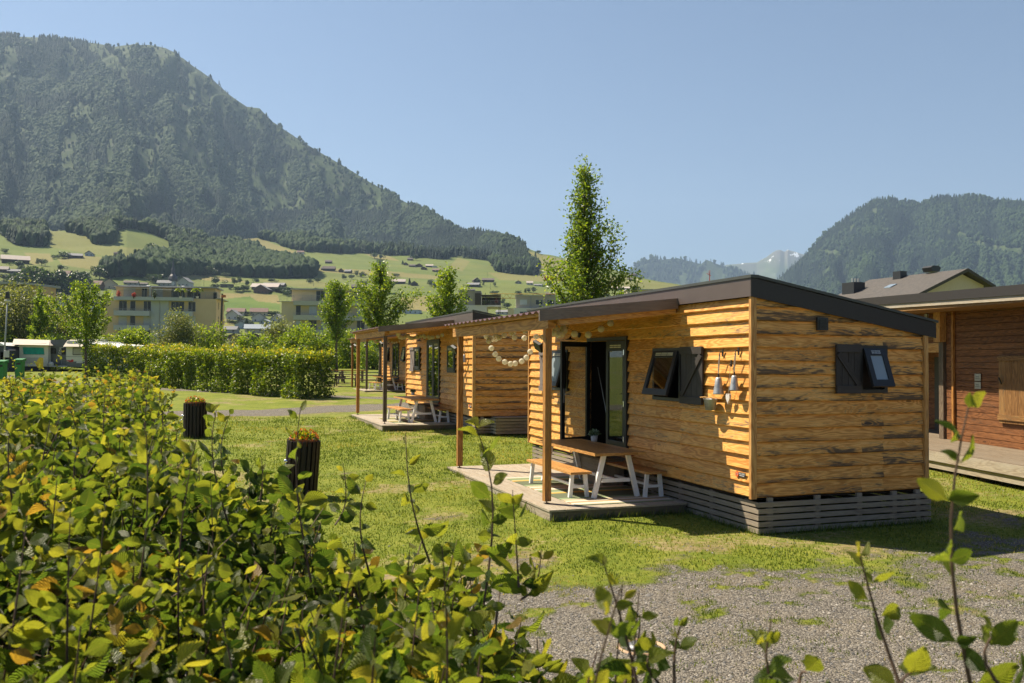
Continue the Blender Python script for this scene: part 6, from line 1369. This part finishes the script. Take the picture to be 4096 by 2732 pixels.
m = MB()
for i in range(6): m.box((-.10, -.56 + i * .21, 1.10), (-.075, -.355 + i * .21, 2.62))
sh_ = m.build('shutter', M_HALLSH, r); MB().box((-.13, -.57, 1.17), (-.101, .71, 1.29)).build('batten', M_HALLSH, sh_); MB().box((-.13, -.57, 2.50), (-.101, .71, 2.60)).build('batten', M_HALLSH, sh_); m = MB(); m.beam((-.13, .66, 2.12), (-.15, .54, 1.98), .02, .03); m.build('latch', M_BLACK, sh_)
for k, z_ in enumerate((2.03, 1.84)): s = MB().box((-.062, 1.38, z_), (-.055, 1.60, z_ + .165)).build('notice', simple('notice_paper', (.38, .38, .30), .7), r); MB().box((-.066, 1.56, z_ + .11), (-.063, 1.575, z_ + .12)).box((-.066, 1.44, z_ + .09), (-.063, 1.55, z_ + .10)).box((-.066, 1.42, z_ + .05), (-.063, 1.57, z_ + .056)).build('print', M_BLACK, s)
m = MB(); m.beam((-.05, 3.5, 3.6), (-.9, 3.9, 3.3), .03, .03); m.box((-.09, 3.45, 3.55), (-.032, 3.55, 3.72)); m.build('bracket', M_STEEL, r)
# its deck
d_ = empty('hall_deck', 'raised plank walkway in front of the dark timber hall', 'deck', (hx, hy, 0), HR); m = MB(); x = -2.12; k = 0
while x < 1.55: m.box((x, -9, .50), (x + .136, 12, .548 - .0007 * (k % 3))); x += .142; k += 1
m.build('planks', M_DECKH, d_); MB().box((-2.15, -9, .33), (-2.122, 12, .535)).build('upper_edge', M_DECK, d_); MB().box((-2.10, -9, .17), (-2.07, 12, .315)).build('lower_edge', M_DECK, d_)
m = MB()
for i in range(12): m.box((-1.9, -8.5 + i * 1.8, -.2), (-1.78, -8.38 + i * 1.8, .498))
m.build('supports', M_SLAT, d_)
# gabled house behind the hall
k = 1.25; ax, ay = 44.2 * k, 85 * k; r = empty('gabled_house', 'cream house with a dark gabled roof and chimneys behind the timber hall', 'house', (ax, ay, float(gz(0, ay))), R(21.5))
zr = (11.1 - 2.4) * k + 3.2 - float(gz(0, ay)); Lh = 15; aL, aR = -5.6, 4.6; zl, zr2 = zr - 2.2, zr - 1.55
zl = zr - 5.6 * .42; zr2 = zr - 4.6 * .42; far = -3.2
m = MB(); m.prism([(aL, -1), (aR - .9, -1), (aR - .9, zr2 + .1), (0, zr - .55), (aL, zl - .35)], 1, .9, Lh); m.build('gable_wall', simple('cream_render', (.56, .47, .37), .9, var=.06), r)
M_TILE = simple('brown_tiles', (.075, .066, .06), .8, var=.35, scale=3)
m = MB(); e = 10.5; m.hexa([(-e, 0, zr - e * .42 - .2), (0, 0, zr - .2), (0, Lh + 1, zr - .2), (-e, Lh + 1, zr - e * .42 - .2), (-e, 0, zr - e * .42), (0, 0, zr), (0, Lh + 1, zr), (-e, Lh + 1, zr - e * .42)]); m.hexa([(0.001, 0, zr - .2), (aR, 0, zr2 - .2), (aR, Lh + 1, zr2 - .2), (0.001, Lh + 1, zr - .2), (0.001, 0, zr), (aR, 0, zr2), (aR, Lh + 1, zr2), (0.001, Lh + 1, zr)]); rf = m.build('roof', M_TILE, r)
m = MB(); m.hexa([(-e, -.1, zr - e * .42 - .35), (0, -.1, zr - .35), (0, .0, zr - .35), (-e, .0, zr - e * .42 - .35), (-e, -.1, zr - e * .42 + .04), (0, -.1, zr + .04), (0, .0, zr + .04), (-e, .0, zr - e * .42 + .04)]); m.hexa([(.001, -.1, zr - .35), (aR, -.1, zr2 - .35), (aR, 0, zr2 - .35), (.001, 0, zr - .35), (.001, -.1, zr + .04), (aR, -.1, zr2 + .04), (aR, 0, zr2 + .04), (.001, 0, zr + .04)]); m.build('verge', M_DWOOD, rf)
MB().box((-1.2, 9.3, zr - .8), (-.1, 10.6, zr + .55)).build('chimney', M_FRAME, rf); MB().prism([(-.5, zr + .1), (.7, zr + .1), (.95, zr + .6), (.6, zr + .85), (-.4, zr + .85), (-.75, zr + .6)], 1, 4.8, 6.2).build('chimney', M_FRAME, rf)
MB().box((-5.5, 13.0, zr - 3.2), (-3.6, 15.2, zr - .75)).build('dormer', M_FRAME, rf)
for t in range(3): MB().tube([(-5.1 + t * .5, 13.6, zr - .75), (-5.1 + t * .5, 13.6, zr - .2)], .17, 8).build('flue', M_STEEL, rf)
M_ = MB(); M_.hexa([(-4.6, 7.6, zr - 4.6 * .42 + .03), (-3.5, 7.6, zr - 3.5 * .42 + .03), (-3.5, 8.7, zr - 3.5 * .42 + .03), (-4.6, 8.7, zr - 4.6 * .42 + .03), (-4.6, 7.6, zr - 4.6 * .42 + .12), (-3.5, 7.6, zr - 3.5 * .42 + .12), (-3.5, 8.7, zr - 3.5 * .42 + .12), (-4.6, 8.7, zr - 4.6 * .42 + .12)]); M_.build('skylight', M_GLASSB, rf)
win(r, 1.0, zr2 - 1.5, 1.1, .9, .9)
# ---------------------------------------------------------------- farms and village on the slope
def tone(name, c, v=.12): return simple(name, c, .85, var=v, scale=.3)
HM = {'wood': tone('barn_wood', (.075, .055, .045)), 'brown': tone('chalet_wood', (.12, .07, .045)), 'white': tone('white_plaster', (.50, .50, .48), .04), 'cream': tone('cream_plaster', (.52, .46, .34), .05), 'grey': tone('grey_plaster', (.30, .30, .29), .06), 'blue': tone('blue_plaster', (.38, .44, .50), .05)}
HR_ = {'dark': tone('dark_tiles', (.10, .08, .075)), 'red': tone('red_tiles', (.17, .105, .085)), 'pale': tone('pale_roof', (.42, .36, .32), .06), 'grey': tone('slate_roof', (.20, .20, .21)), 'blue': tone('blue_grey_roof', (.30, .34, .38), .06)}
_hwin = M_FRAME
def farm(px, py, wpx, hpx, wall, roof, label, cat='barn', side=True, turn=0, flat=False, Y=None, group='farm buildings on the slope'):
    """house seen at (px,py); side: ridge runs across the view, else the gable faces us"""
    q = left.spot(px, py); d = math.hypot(q[0], q[1]); s = d / CAM_F * math.cos(math.atan2(q[0], q[1])) ; w = wpx * s; h = hpx * s
    view = math.atan2(-q[0], q[1]); r = empty('barn' if cat == 'barn' else ('house' if cat == 'house' else cat.replace(' ', '_')), label, cat, tuple(q), view * .6 + R(turn), group)
    wd, dp = (w * .92, w * .5 if w > 16 else w * .7) if side else (w * .88, w * 1.0); eav = h * (.55 if side else .5); low = -h * .6
    if flat: MB().box((-w / 2, 0, low), (w / 2, dp, h * .88)).build('wall', HM[wall], r); MB().box((-w / 2 - .3, -.3, h * .88), (w / 2 + .3, dp + .3, h)).build('roof', HR_[roof], r)
    elif side:
        MB().prism([(0, low), (dp, low), (dp, eav), (dp / 2, h * .95), (0, eav)], 0, -wd / 2, wd / 2).build('wall', HM[wall], r); o = w * .035; t = .35; k = (h - eav) / (dp / 2)
        m = MB(); m.prism([(-o * 2, eav - k * o * 2), (dp / 2, h), (dp / 2, h + t), (-o * 2, eav - k * o * 2 + t)], 0, -w / 2, w / 2); m.prism([(dp + o * 2, eav - k * o * 2), (dp + o * 2, eav - k * o * 2 + t), (dp / 2 + .001, h + t), (dp / 2 + .001, h)], 0, -w / 2, w / 2); m.build('roof', HR_[roof], r)
    else:
        MB().prism([(-wd / 2, low), (wd / 2, low), (wd / 2, eav), (0, h * .96), (-wd / 2, eav)], 1, 0, dp).build('wall', HM[wall], r); o = w * .06; t = .35; k = (h - eav) / (wd / 2)
        m = MB(); m.prism([(-wd / 2 - o, eav - k * o), (0, h), (0, h + t), (-wd / 2 - o, eav - k * o + t)], 1, -1.2, dp + .8); m.prism([(wd / 2 + o, eav - k * o), (wd / 2 + o, eav - k * o + t), (.001, h + t), (.001, h)], 1, -1.2, dp + .8); m.build('roof', HR_[roof], r)
    if cat != 'barn' and w > 6:
        n = max(2, int(wd / 3.6)); 
        for fl_ in range(max(1, int(eav / 2.6))):
            for i in range(n): x = -wd / 2 + (i + .5) * wd / n; MB().box((x - .5, -.06, .7 + fl_ * 2.6), (x + .5, .02, 1.9 + fl_ * 2.6)).build('window', _hwin, r)
    elif w > 8: MB().box((-wd * .12, -.06, 0), (wd * .12, .02, min(3.4, eav * .7))).build('barn_door', _hwin, r)
    return r
F_ = [(56, 1054, 105, 34, 'wood', 'pale', 'long dark barn with a pale roof at the upper left', 'barn', 1, 14), (8, 1089, 36, 24, 'wood', 'pale', 'dark barn cut by the left picture edge', 'barn', 1), (50, 1094, 50, 18, 'wood', 'grey', 'low dark shed below the long pale-roofed barn', 'barn', 1),
(293, 1033, 58, 21, 'wood', 'grey', 'grey-roofed barn left of the small blue-grey house', 'barn', 1, 8), (350, 1024, 34, 21, 'blue', 'dark', 'small blue-grey gabled house high on the meadow', 'house', 0), (456, 1019, 15, 11, 'wood', 'dark', 'tiny hut alone on the left meadow', 'barn', 1),
(248, 1110, 48, 28, 'brown', 'red', 'brown house above the dark grove', 'house', 1, -12), (333, 1106, 40, 20, 'wood', 'dark', 'dark gabled house right of the grove', 'house', 0, 12), (370, 1156, 58, 34, 'brown', 'red', 'red-roofed wooden farmhouse left of the cream house', 'house', 1, -10), (433, 1154, 62, 40, 'cream', 'dark', 'cream farmhouse with a broad gable above the yellow block', 'house', 0, 12), (518, 1140, 56, 18, 'grey', 'dark', 'low grey house roof behind the yellow block', 'house', 1), (565, 1142, 40, 12, 'grey', 'dark', 'flat dark roof peeping over the yellow block', 'house', 1),
(728, 1144, 52, 36, 'white', 'grey', 'white gabled house right of the church tower', 'house', 0, -14), (652, 1144, 56, 24, 'grey', 'grey', 'grey church nave left of the tower', 'church nave', 1), (903, 1150, 48, 14, 'wood', 'grey', 'flat dark shed beside a round tree right of the yellow block', 'barn', 1, 0, True),
(1055, 1162, 112, 30, 'wood', 'pale', 'big barn with a long pale roof in the centre', 'barn', 1, -8), (1040, 1173, 66, 34, 'brown', 'grey', 'wooden chalet in front of the big pale-roofed barn', 'house', 0, -10), (1090, 1150, 88, 20, 'wood', 'grey', 'barn behind the big pale-roofed barn', 'barn', 1, -8), (1135, 1160, 60, 9, 'grey', 'pale', 'low pale lean-to right of the big barn', 'barn', 1, 0, True),
(1197, 1015, 30, 13, 'white', 'red', 'red-roofed barn at the upper wood edge', 'barn', 1), (1310, 1054, 28, 14, 'wood', 'dark', 'lone dark barn above the first farm group', 'barn', 1), (1312, 1084, 52, 20, 'wood', 'dark', 'largest barn of the first farm group', 'barn', 1), (1289, 1080, 20, 10, 'wood', 'dark', 'small shed at the left of the first farm group', 'barn', 1), (1361, 1089, 22, 15, 'brown', 'dark', 'small gabled house right of the first farm barn', 'house', 0), (1387, 1093, 28, 15, 'wood', 'grey', 'grey-roofed shed at the right of the first farm group', 'barn', 1, -15),
(1592, 1136, 56, 20, 'wood', 'pale', 'long pale-roofed barn behind the broad leafy tree', 'barn', 1), (1655, 1143, 30, 18, 'wood', 'dark', 'dark gabled house beside a small spruce', 'house', 0), (1637, 1042, 22, 11, 'wood', 'dark', 'lone small barn right under the wood edge', 'barn', 1), (1620, 1061, 20, 11, 'brown', 'dark', 'left house of the upper hamlet', 'house', 0), (1645, 1068, 28, 11, 'wood', 'dark', 'barn in the middle of the upper hamlet', 'barn', 1, -12),
(1674, 1068, 28, 14, 'brown', 'pale', 'pale-roofed house of the hilltop hamlet', 'house', 0), (1693, 1079, 26, 11, 'brown', 'dark', 'dark-roofed house in front of the hilltop hamlet', 'house', 0), (1715, 1069, 32, 12, 'wood', 'pale', 'pale-roofed barn of the hilltop hamlet', 'barn', 1), (1735, 1070, 20, 7, 'white', 'pale', 'low white shed of the hilltop hamlet', 'barn', 1, 0, True), (1745, 1088, 38, 14, 'wood', 'red', 'reddish barn below the hilltop hamlet', 'barn', 1), (1435, 1158, 62, 20, 'wood', 'dark', 'dark farm roofs over the beige block', 'barn', 1, 6),
(1890, 1148, 52, 18, 'wood', 'grey', 'low barn left of the long dark barn on the right meadow', 'barn', 1, -10), (1906, 1130, 30, 19, 'wood', 'dark', 'gabled barn behind the low barn on the right meadow', 'barn', 0, 14), (1951, 1129, 50, 17, 'wood', 'dark', 'long dark barn on the right meadow', 'barn', 1), (2072, 1135, 26, 12, 'grey', 'dark', 'left house of the right-hand hamlet', 'house', 0), (2118, 1140, 28, 16, 'white', 'pale', 'white house of the right-hand hamlet', 'house', 1), (2150, 1145, 34, 9, 'white', 'grey', 'long low white house of the right-hand hamlet', 'house', 1, -12), (1884, 1165, 30, 10, 'brown', 'dark', 'brown roof just above the pergola house', 'house', 1), (2200, 1182, 36, 12, 'wood', 'dark', 'dark roof left of the tall tree', 'barn', 1),
(2530, 1106, 26, 11, 'wood', 'dark', 'small dark barn highest on the right green hill', 'barn', 1, -14), (2527, 1124, 34, 14, 'wood', 'dark', 'larger dark barn on the right green hill', 'barn', 1), (2480, 1160, 84, 14, 'grey', 'pale', 'long pale farm complex right of the tall tree', 'barn', 1), (2420, 1190, 44, 18, 'grey', 'dark', 'grey gabled house right behind the tall tree', 'house', 0)]
for t in F_: farm(*t[:8], side=bool(t[8]), turn=t[9] if len(t) > 9 else 0, flat=t[10] if len(t) > 10 else False)
V_ = [(940, 1262, 72, 30, 'cream', 'red', 'brown-roofed house with dormers at the top left of the village', 1), (1034, 1264, 72, 32, 'cream', 'red', 'brown-roofed house with dormers at the top right of the village', 1), (927, 1278, 54, 38, 'white', 'grey', 'white gabled house in front of the left brown-roofed house', 0), (1034, 1288, 62, 36, 'white', 'grey', 'white gabled house in the middle of the village', 0), (1104, 1290, 46, 34, 'white', 'grey', 'white gabled house beside the beige block', 0), (962, 1314, 50, 30, 'blue', 'grey', 'pale blue gabled house low in the village', 0), (1028, 1330, 104, 32, 'cream', 'blue', 'long house with a pale blue roof at the village foot', 1), (918, 1332, 58, 26, 'grey', 'grey', 'grey shed by the pole right of the yellow block', 1), (980, 1294, 56, 20, 'white', 'red', 'small red-roofed house between the white gabled houses', 0), (1056, 1296, 46, 18, 'blue', 'blue', 'blue-roofed house above the long house', 0),
(935, 1362, 90, 26, 'brown', 'dark', 'dark brown roof left at the foot of the village', 0), (1010, 1360, 80, 28, 'brown', 'dark', 'dark brown roof right at the foot of the village', 0), (300, 1246, 190, 40, 'blue', 'blue', 'long blue-grey industrial hall between the two young trees', 1), (330, 1222, 50, 18, 'cream', 'red', 'brown-roofed house on the industrial hall', 1), (240, 1300, 60, 26, 'grey', 'dark', 'dark roof below the industrial hall on the left', 1), (375, 1290, 52, 30, 'cream', 'red', 'red-roofed house right of the young tree', 0), (300, 1318, 70, 24, 'grey', 'dark', 'low dark roof behind the young tree', 1), (215, 1345, 60, 20, 'cream', 'red', 'small red roof between the willows and the young tree', 0),
(1340, 1330, 60, 30, 'white', 'grey', 'white house seen between the two leafy trees', 0), (2010, 1258, 60, 18, 'white', 'grey', 'low white house between the two taupe houses', 1), (1620, 1255, 110, 16, 'blue', 'blue', 'long low blue-grey hall behind the middle cabin', 1)]
for px, py, w, h, a, b, lab, sd in V_: farm(px, py, w, h, a, b, lab, 'house' if w < 150 else 'industrial hall', side=bool(sd), turn=(int(px) * 7 % 21) - 10, flat=(w > 150 or px == 1620), group='houses of the village')
# church tower with an onion spire
q = left.spot(688, 1146); s = math.hypot(*q[:2]) / CAM_F; t = empty('church_tower', 'slender dark church spire with an onion dome above the yellow block', 'church tower', tuple(q), R(10)); k = s
MB().box((-12 * k, -12 * k, -30 * k), (12 * k, 12 * k, 22 * k)).build('tower', HM['grey'], t); sp = simple('spire_slate', (.035, .035, .045), .5)
MB().lathe([(17 * k, 20 * k), (18 * k, 28 * k), (14 * k, 38 * k), (8 * k, 46 * k), (6.5 * k, 52 * k), (6.5 * k, 60 * k), (8 * k, 62 * k), (5 * k, 70 * k), (3.2 * k, 80 * k), (1.5 * k, 98 * k), (0, 108 * k)], n=8).build('onion_spire', sp, t)
MB().lathe([(0, 0), (8 * k, 0), (8 * k, 1 * k), (0, 1 * k)], n=18, M=Matrix.Translation((0, -12.2 * k, 10 * k)) @ Matrix.Rotation(R(90), 4, 'X')).build('clock_face', M_WHITE, t)
# ---------------------------------------------------------------- trees on the meadows
def far_tree_parts(seed, n, conif=False):
    g = np.random.default_rng(seed)
    if conif: h = g.random(n); a = g.random(n) * 6.283; rr = (1 - h) * .26 * (.6 + .4 * g.random(n)) + .01; P = np.stack([rr * np.cos(a), rr * np.sin(a), .08 + h * .9], 1)
    else:
        k = 9; C = g.normal(size=(k, 3)) * np.array([.2, .2, .14]) + np.array([0, 0, .60]); d = g.normal(size=(n, 3)); d /= np.linalg.norm(d, axis=1)[:, None]; ci = g.integers(0, k, n); P = C[ci] + d * (.17 + .07 * g.random(k))[ci][:, None] * (.7 + .4 * g.random((n, 1)))
    P[:, 2] = np.clip(P[:, 2], .12, 1)
    return P, g
PROTO = {}
def far_tree(px, py, wpx, hpx, label, kind='round', mat=None, group='trees on the meadows', n=750, name=None):
    q = left.spot(px, py); s = math.hypot(q[0], q[1]) / CAM_F; H = hpx * s; key = (kind, (int(px) % 3), mat.name if mat else '', n)
    if key not in PROTO:
        P, g = far_tree_parts(900 + len(PROTO), n, kind == 'spruce'); r = empty(name or ('spruce_tree' if kind == 'spruce' else 'meadow_tree'), label, 'tree', tuple(q), 0, group)
        MB().tube([(0, 0, -.05), (0, 0, .5)], [.028, .012], 6).build('trunk', M_BARK, r)
        batch_leaves('crown', LEAF_MID, P, g.normal(size=P.shape) + np.array([0, 0, -.2]), None, (.115 if n < 1000 else .085) * (.7 + .6 * g.random(len(P))), g.random(len(P)), mat or M_DARKG, r, g); PROTO[key] = r
    else: r = copy_tree(PROTO[key], None, tuple(q), (int(px) * 37 % 360) / 57.3, label); r['group'] = group
    r.scale = (wpx * s / .75 * (1 if kind != 'spruce' else 1.4), wpx * s / .75 * (1 if kind != 'spruce' else 1.4), H)
T_ = [(160, 1062, 26, 26, 'round tree right of the long pale-roofed barn'), (143, 1054, 12, 18, 'slim tree beside the round one near the pale-roofed barn', 'spruce'), (68, 1072, 34, 26, 'dark bushy tree below the long pale-roofed barn'), (80, 1085, 30, 22, 'low bush by the low dark shed'), (10, 1123, 36, 26, 'dark tree at the left edge above the terrace house'), (206, 1036, 18, 16, 'first of two round trees left of the grey-roofed barn'), (246, 1034, 34, 24, 'biggest round tree left of the grey-roofed barn'), (222, 1034, 16, 14, 'small bush between two round trees on the left meadow'), (474, 1017, 15, 18, 'small tree by the tiny hut'), (236, 1082, 28, 22, 'round tree above the brown house'),
(535, 1048, 24, 46, 'tall left spruce before the wooded spur', 'spruce'), (549, 1046, 22, 44, 'tall right spruce before the wooded spur', 'spruce'), (606, 1030, 40, 50, 'large leafy tree before the wooded spur'), (433, 1087, 26, 40, 'spruce below the golden field', 'spruce'), (393, 1116, 40, 44, 'big leafy tree right of the dark gabled house'), (338, 1122, 36, 32, 'leafy tree in front of the dark gabled house'), (618, 1130, 48, 28, 'broad round bush behind the grey church nave'), (15, 1012, 22, 14, 'bush beside the left end of the long barn'),
(860, 1139, 36, 30, 'big round tree left of the flat dark shed'), (862, 1156, 30, 20, 'small apple tree below the big round tree'), (936, 1137, 22, 24, 'left tree of the pair above the orchard'), (954, 1134, 18, 26, 'right tree of the pair above the orchard'), (986, 1146, 22, 26, 'tree just left of the big pale-roofed barn'), (1022, 1132, 22, 18, 'tree behind the roof of the big barn'), (1085, 1130, 30, 16, 'tree top over the rear barn'), (915, 1158, 16, 14, 'lone little tree in front of the flat dark shed'), (946, 1168, 26, 24, 'first orchard tree from the left'), (958, 1166, 18, 20, 'second orchard tree from the left'), (975, 1164, 24, 22, 'third orchard tree from the left'), (987, 1163, 18, 20, 'last orchard tree from the left'),
(840, 1104, 34, 36, 'tree at the left tip of the wooded spur edge'), (901, 1108, 26, 18, 'bush at the foot of the wooded spur'), (1239, 1134, 20, 18, 'small tree below the right end of the wooded spur'), (1270, 1131, 22, 20, 'tree pair above the beige block, left one'), (1262, 1165, 24, 14, 'bush behind the roof domes of the beige block'), (1374, 1118, 16, 20, 'left small tree under the first farm group'), (1405, 1117, 18, 20, 'right small tree under the first farm group'), (1425, 1104, 15, 20, 'tree right of the grey-roofed shed'), (1440, 1110, 16, 18, 'middle tree of the row right of the first farm'), (1452, 1108, 18, 20, 'right tree of the row right of the first farm'),
(1495, 1034, 24, 24, 'left of the two big trees under the wood edge'), (1520, 1038, 20, 22, 'right of the two big trees under the wood edge'), (1521, 1065, 26, 24, 'big tree below the two big trees'), (1661, 1042, 22, 26, 'tree at the wood edge by the lone small barn'), (1608, 1058, 10, 16, 'small spruce left of the upper hamlet', 'spruce'), (1575, 1108, 14, 14, 'left tree of the trio above the pale-roofed barn'), (1588, 1107, 14, 13, 'right tree of the trio above the pale-roofed barn'), (1636, 1140, 14, 26, 'small spruce by the dark gabled house', 'spruce'), (1450, 1146, 26, 26, 'tree above the dark farm roofs'), (1725, 1144, 24, 24, 'round tree left of the bright tree'), (1738, 1148, 22, 18, 'bush right of the round tree behind the bright tree'), (1752, 1128, 16, 14, 'little round tree over the bright tree'), (1540, 1172, 60, 56, 'large dark tree behind the broad leafy tree', 'round'), (1910, 1131, 14, 16, 'tree by the gabled barn on the right meadow'), (1932, 1142, 10, 13, 'tiny tree right of the low barn'), (1976, 1146, 15, 16, 'small tree below the long dark barn'),
(2100, 1170, 10, 16, 'slim left tree of the trio left of the tall tree', 'spruce'), (2115, 1170, 15, 18, 'middle tree of the trio left of the tall tree'), (2132, 1172, 22, 26, 'round right tree of the trio left of the tall tree'), (2076, 1178, 22, 14, 'bush left of the trio near the taupe house'), (1978, 1176, 30, 14, 'bush above the pergola terrace'), (2188, 1148, 13, 14, 'lone round tree left of the crane arm'), (2010, 1218, 20, 22, 'tree right of the pergola terrace'), (2030, 1234, 40, 24, 'bush between the two taupe houses'), (2560, 1124, 14, 18, 'round tree right of the larger dark barn on the green hill'), (2545, 1158, 32, 12, 'round bush right of the long farm complex'), (2140, 1028, 9, 22, 'small spruce near the crest of the hill', 'spruce'), (2152, 1016, 16, 16, 'round tree standing on the crest of the hill'), (2111, 1003, 8, 12, 'first small tree on the crest', 'round')]
for t in T_: far_tree(t[0], t[1], t[2], t[3], t[4], t[5] if len(t) > 5 else 'round')
G_ = [(105, 1186, 84, 105, 'leftmost big dark tree of the grove'), (150, 1196, 90, 112, 'second big dark tree of the grove'), (205, 1202, 96, 118, 'tallest dark tree in the middle of the grove'), (262, 1196, 74, 100, 'fourth dark tree of the grove'), (300, 1180, 66, 84, 'fifth, lower tree of the grove'), (335, 1170, 40, 40, 'rightmost small tree of the grove'), (180, 1205, 60, 50, 'low tree at the foot of the grove')]
for t in G_: far_tree(*t, mat=M_DARKG, group='grove of big dark trees', n=2600, name='grove_tree')
for px, py, w, h, lab in ((250, 1330, 46, 90, 'dark spruce in front of the industrial hall'), (955, 1290, 26, 26, 'dark bush between the village houses'), (985, 1315, 20, 40, 'small dark spruce between the village houses'), (1085, 1262, 60, 18, 'dark hedge at the top right of the village'), (985, 1262, 30, 16, 'dark shrub between the two brown-roofed houses'), (1065, 1290, 26, 18, 'dark shrub beside the middle white house'), (1000, 1300, 20, 14, 'little shrub in the village centre'), (930, 1292, 50, 12, 'low hedge under the left white house'), (1170, 1182, 60, 30, 'olive bush at the left corner of the beige block'), (1120, 1166, 90, 14, 'hedge right of the big pale-roofed barn')): far_tree(px, py, w, h, lab, 'spruce' if 'spruce' in lab else 'round', mat=M_DARKG, group='village greenery', name=None if 'spruce' in lab else 'village_shrub')
# wooden poles of the power line
for px, py, h, lab in ((812, 1145, 52, 'tall thin pole left of the round tree'), (1252, 1146, 26, 'pole over the beige block'), (1820, 1090, 24, 'pole on the golden field'), (1948, 1110, 22, 'pole above the long dark barn'), (1960, 1158, 26, 'pole below the long dark barn'), (263, 1104, 32, 'pole beside the brown house')):
    q = left.spot(px, py); s = math.hypot(q[0], q[1]) / CAM_F; ob = MB().tube([(0, 0, -.5), (0, 0, h * s)], [.16, .11], 5).build('power_pole', M_DWOOD); ob.location = tuple(q); tag(ob, lab, 'pole', 'power poles on the slope')
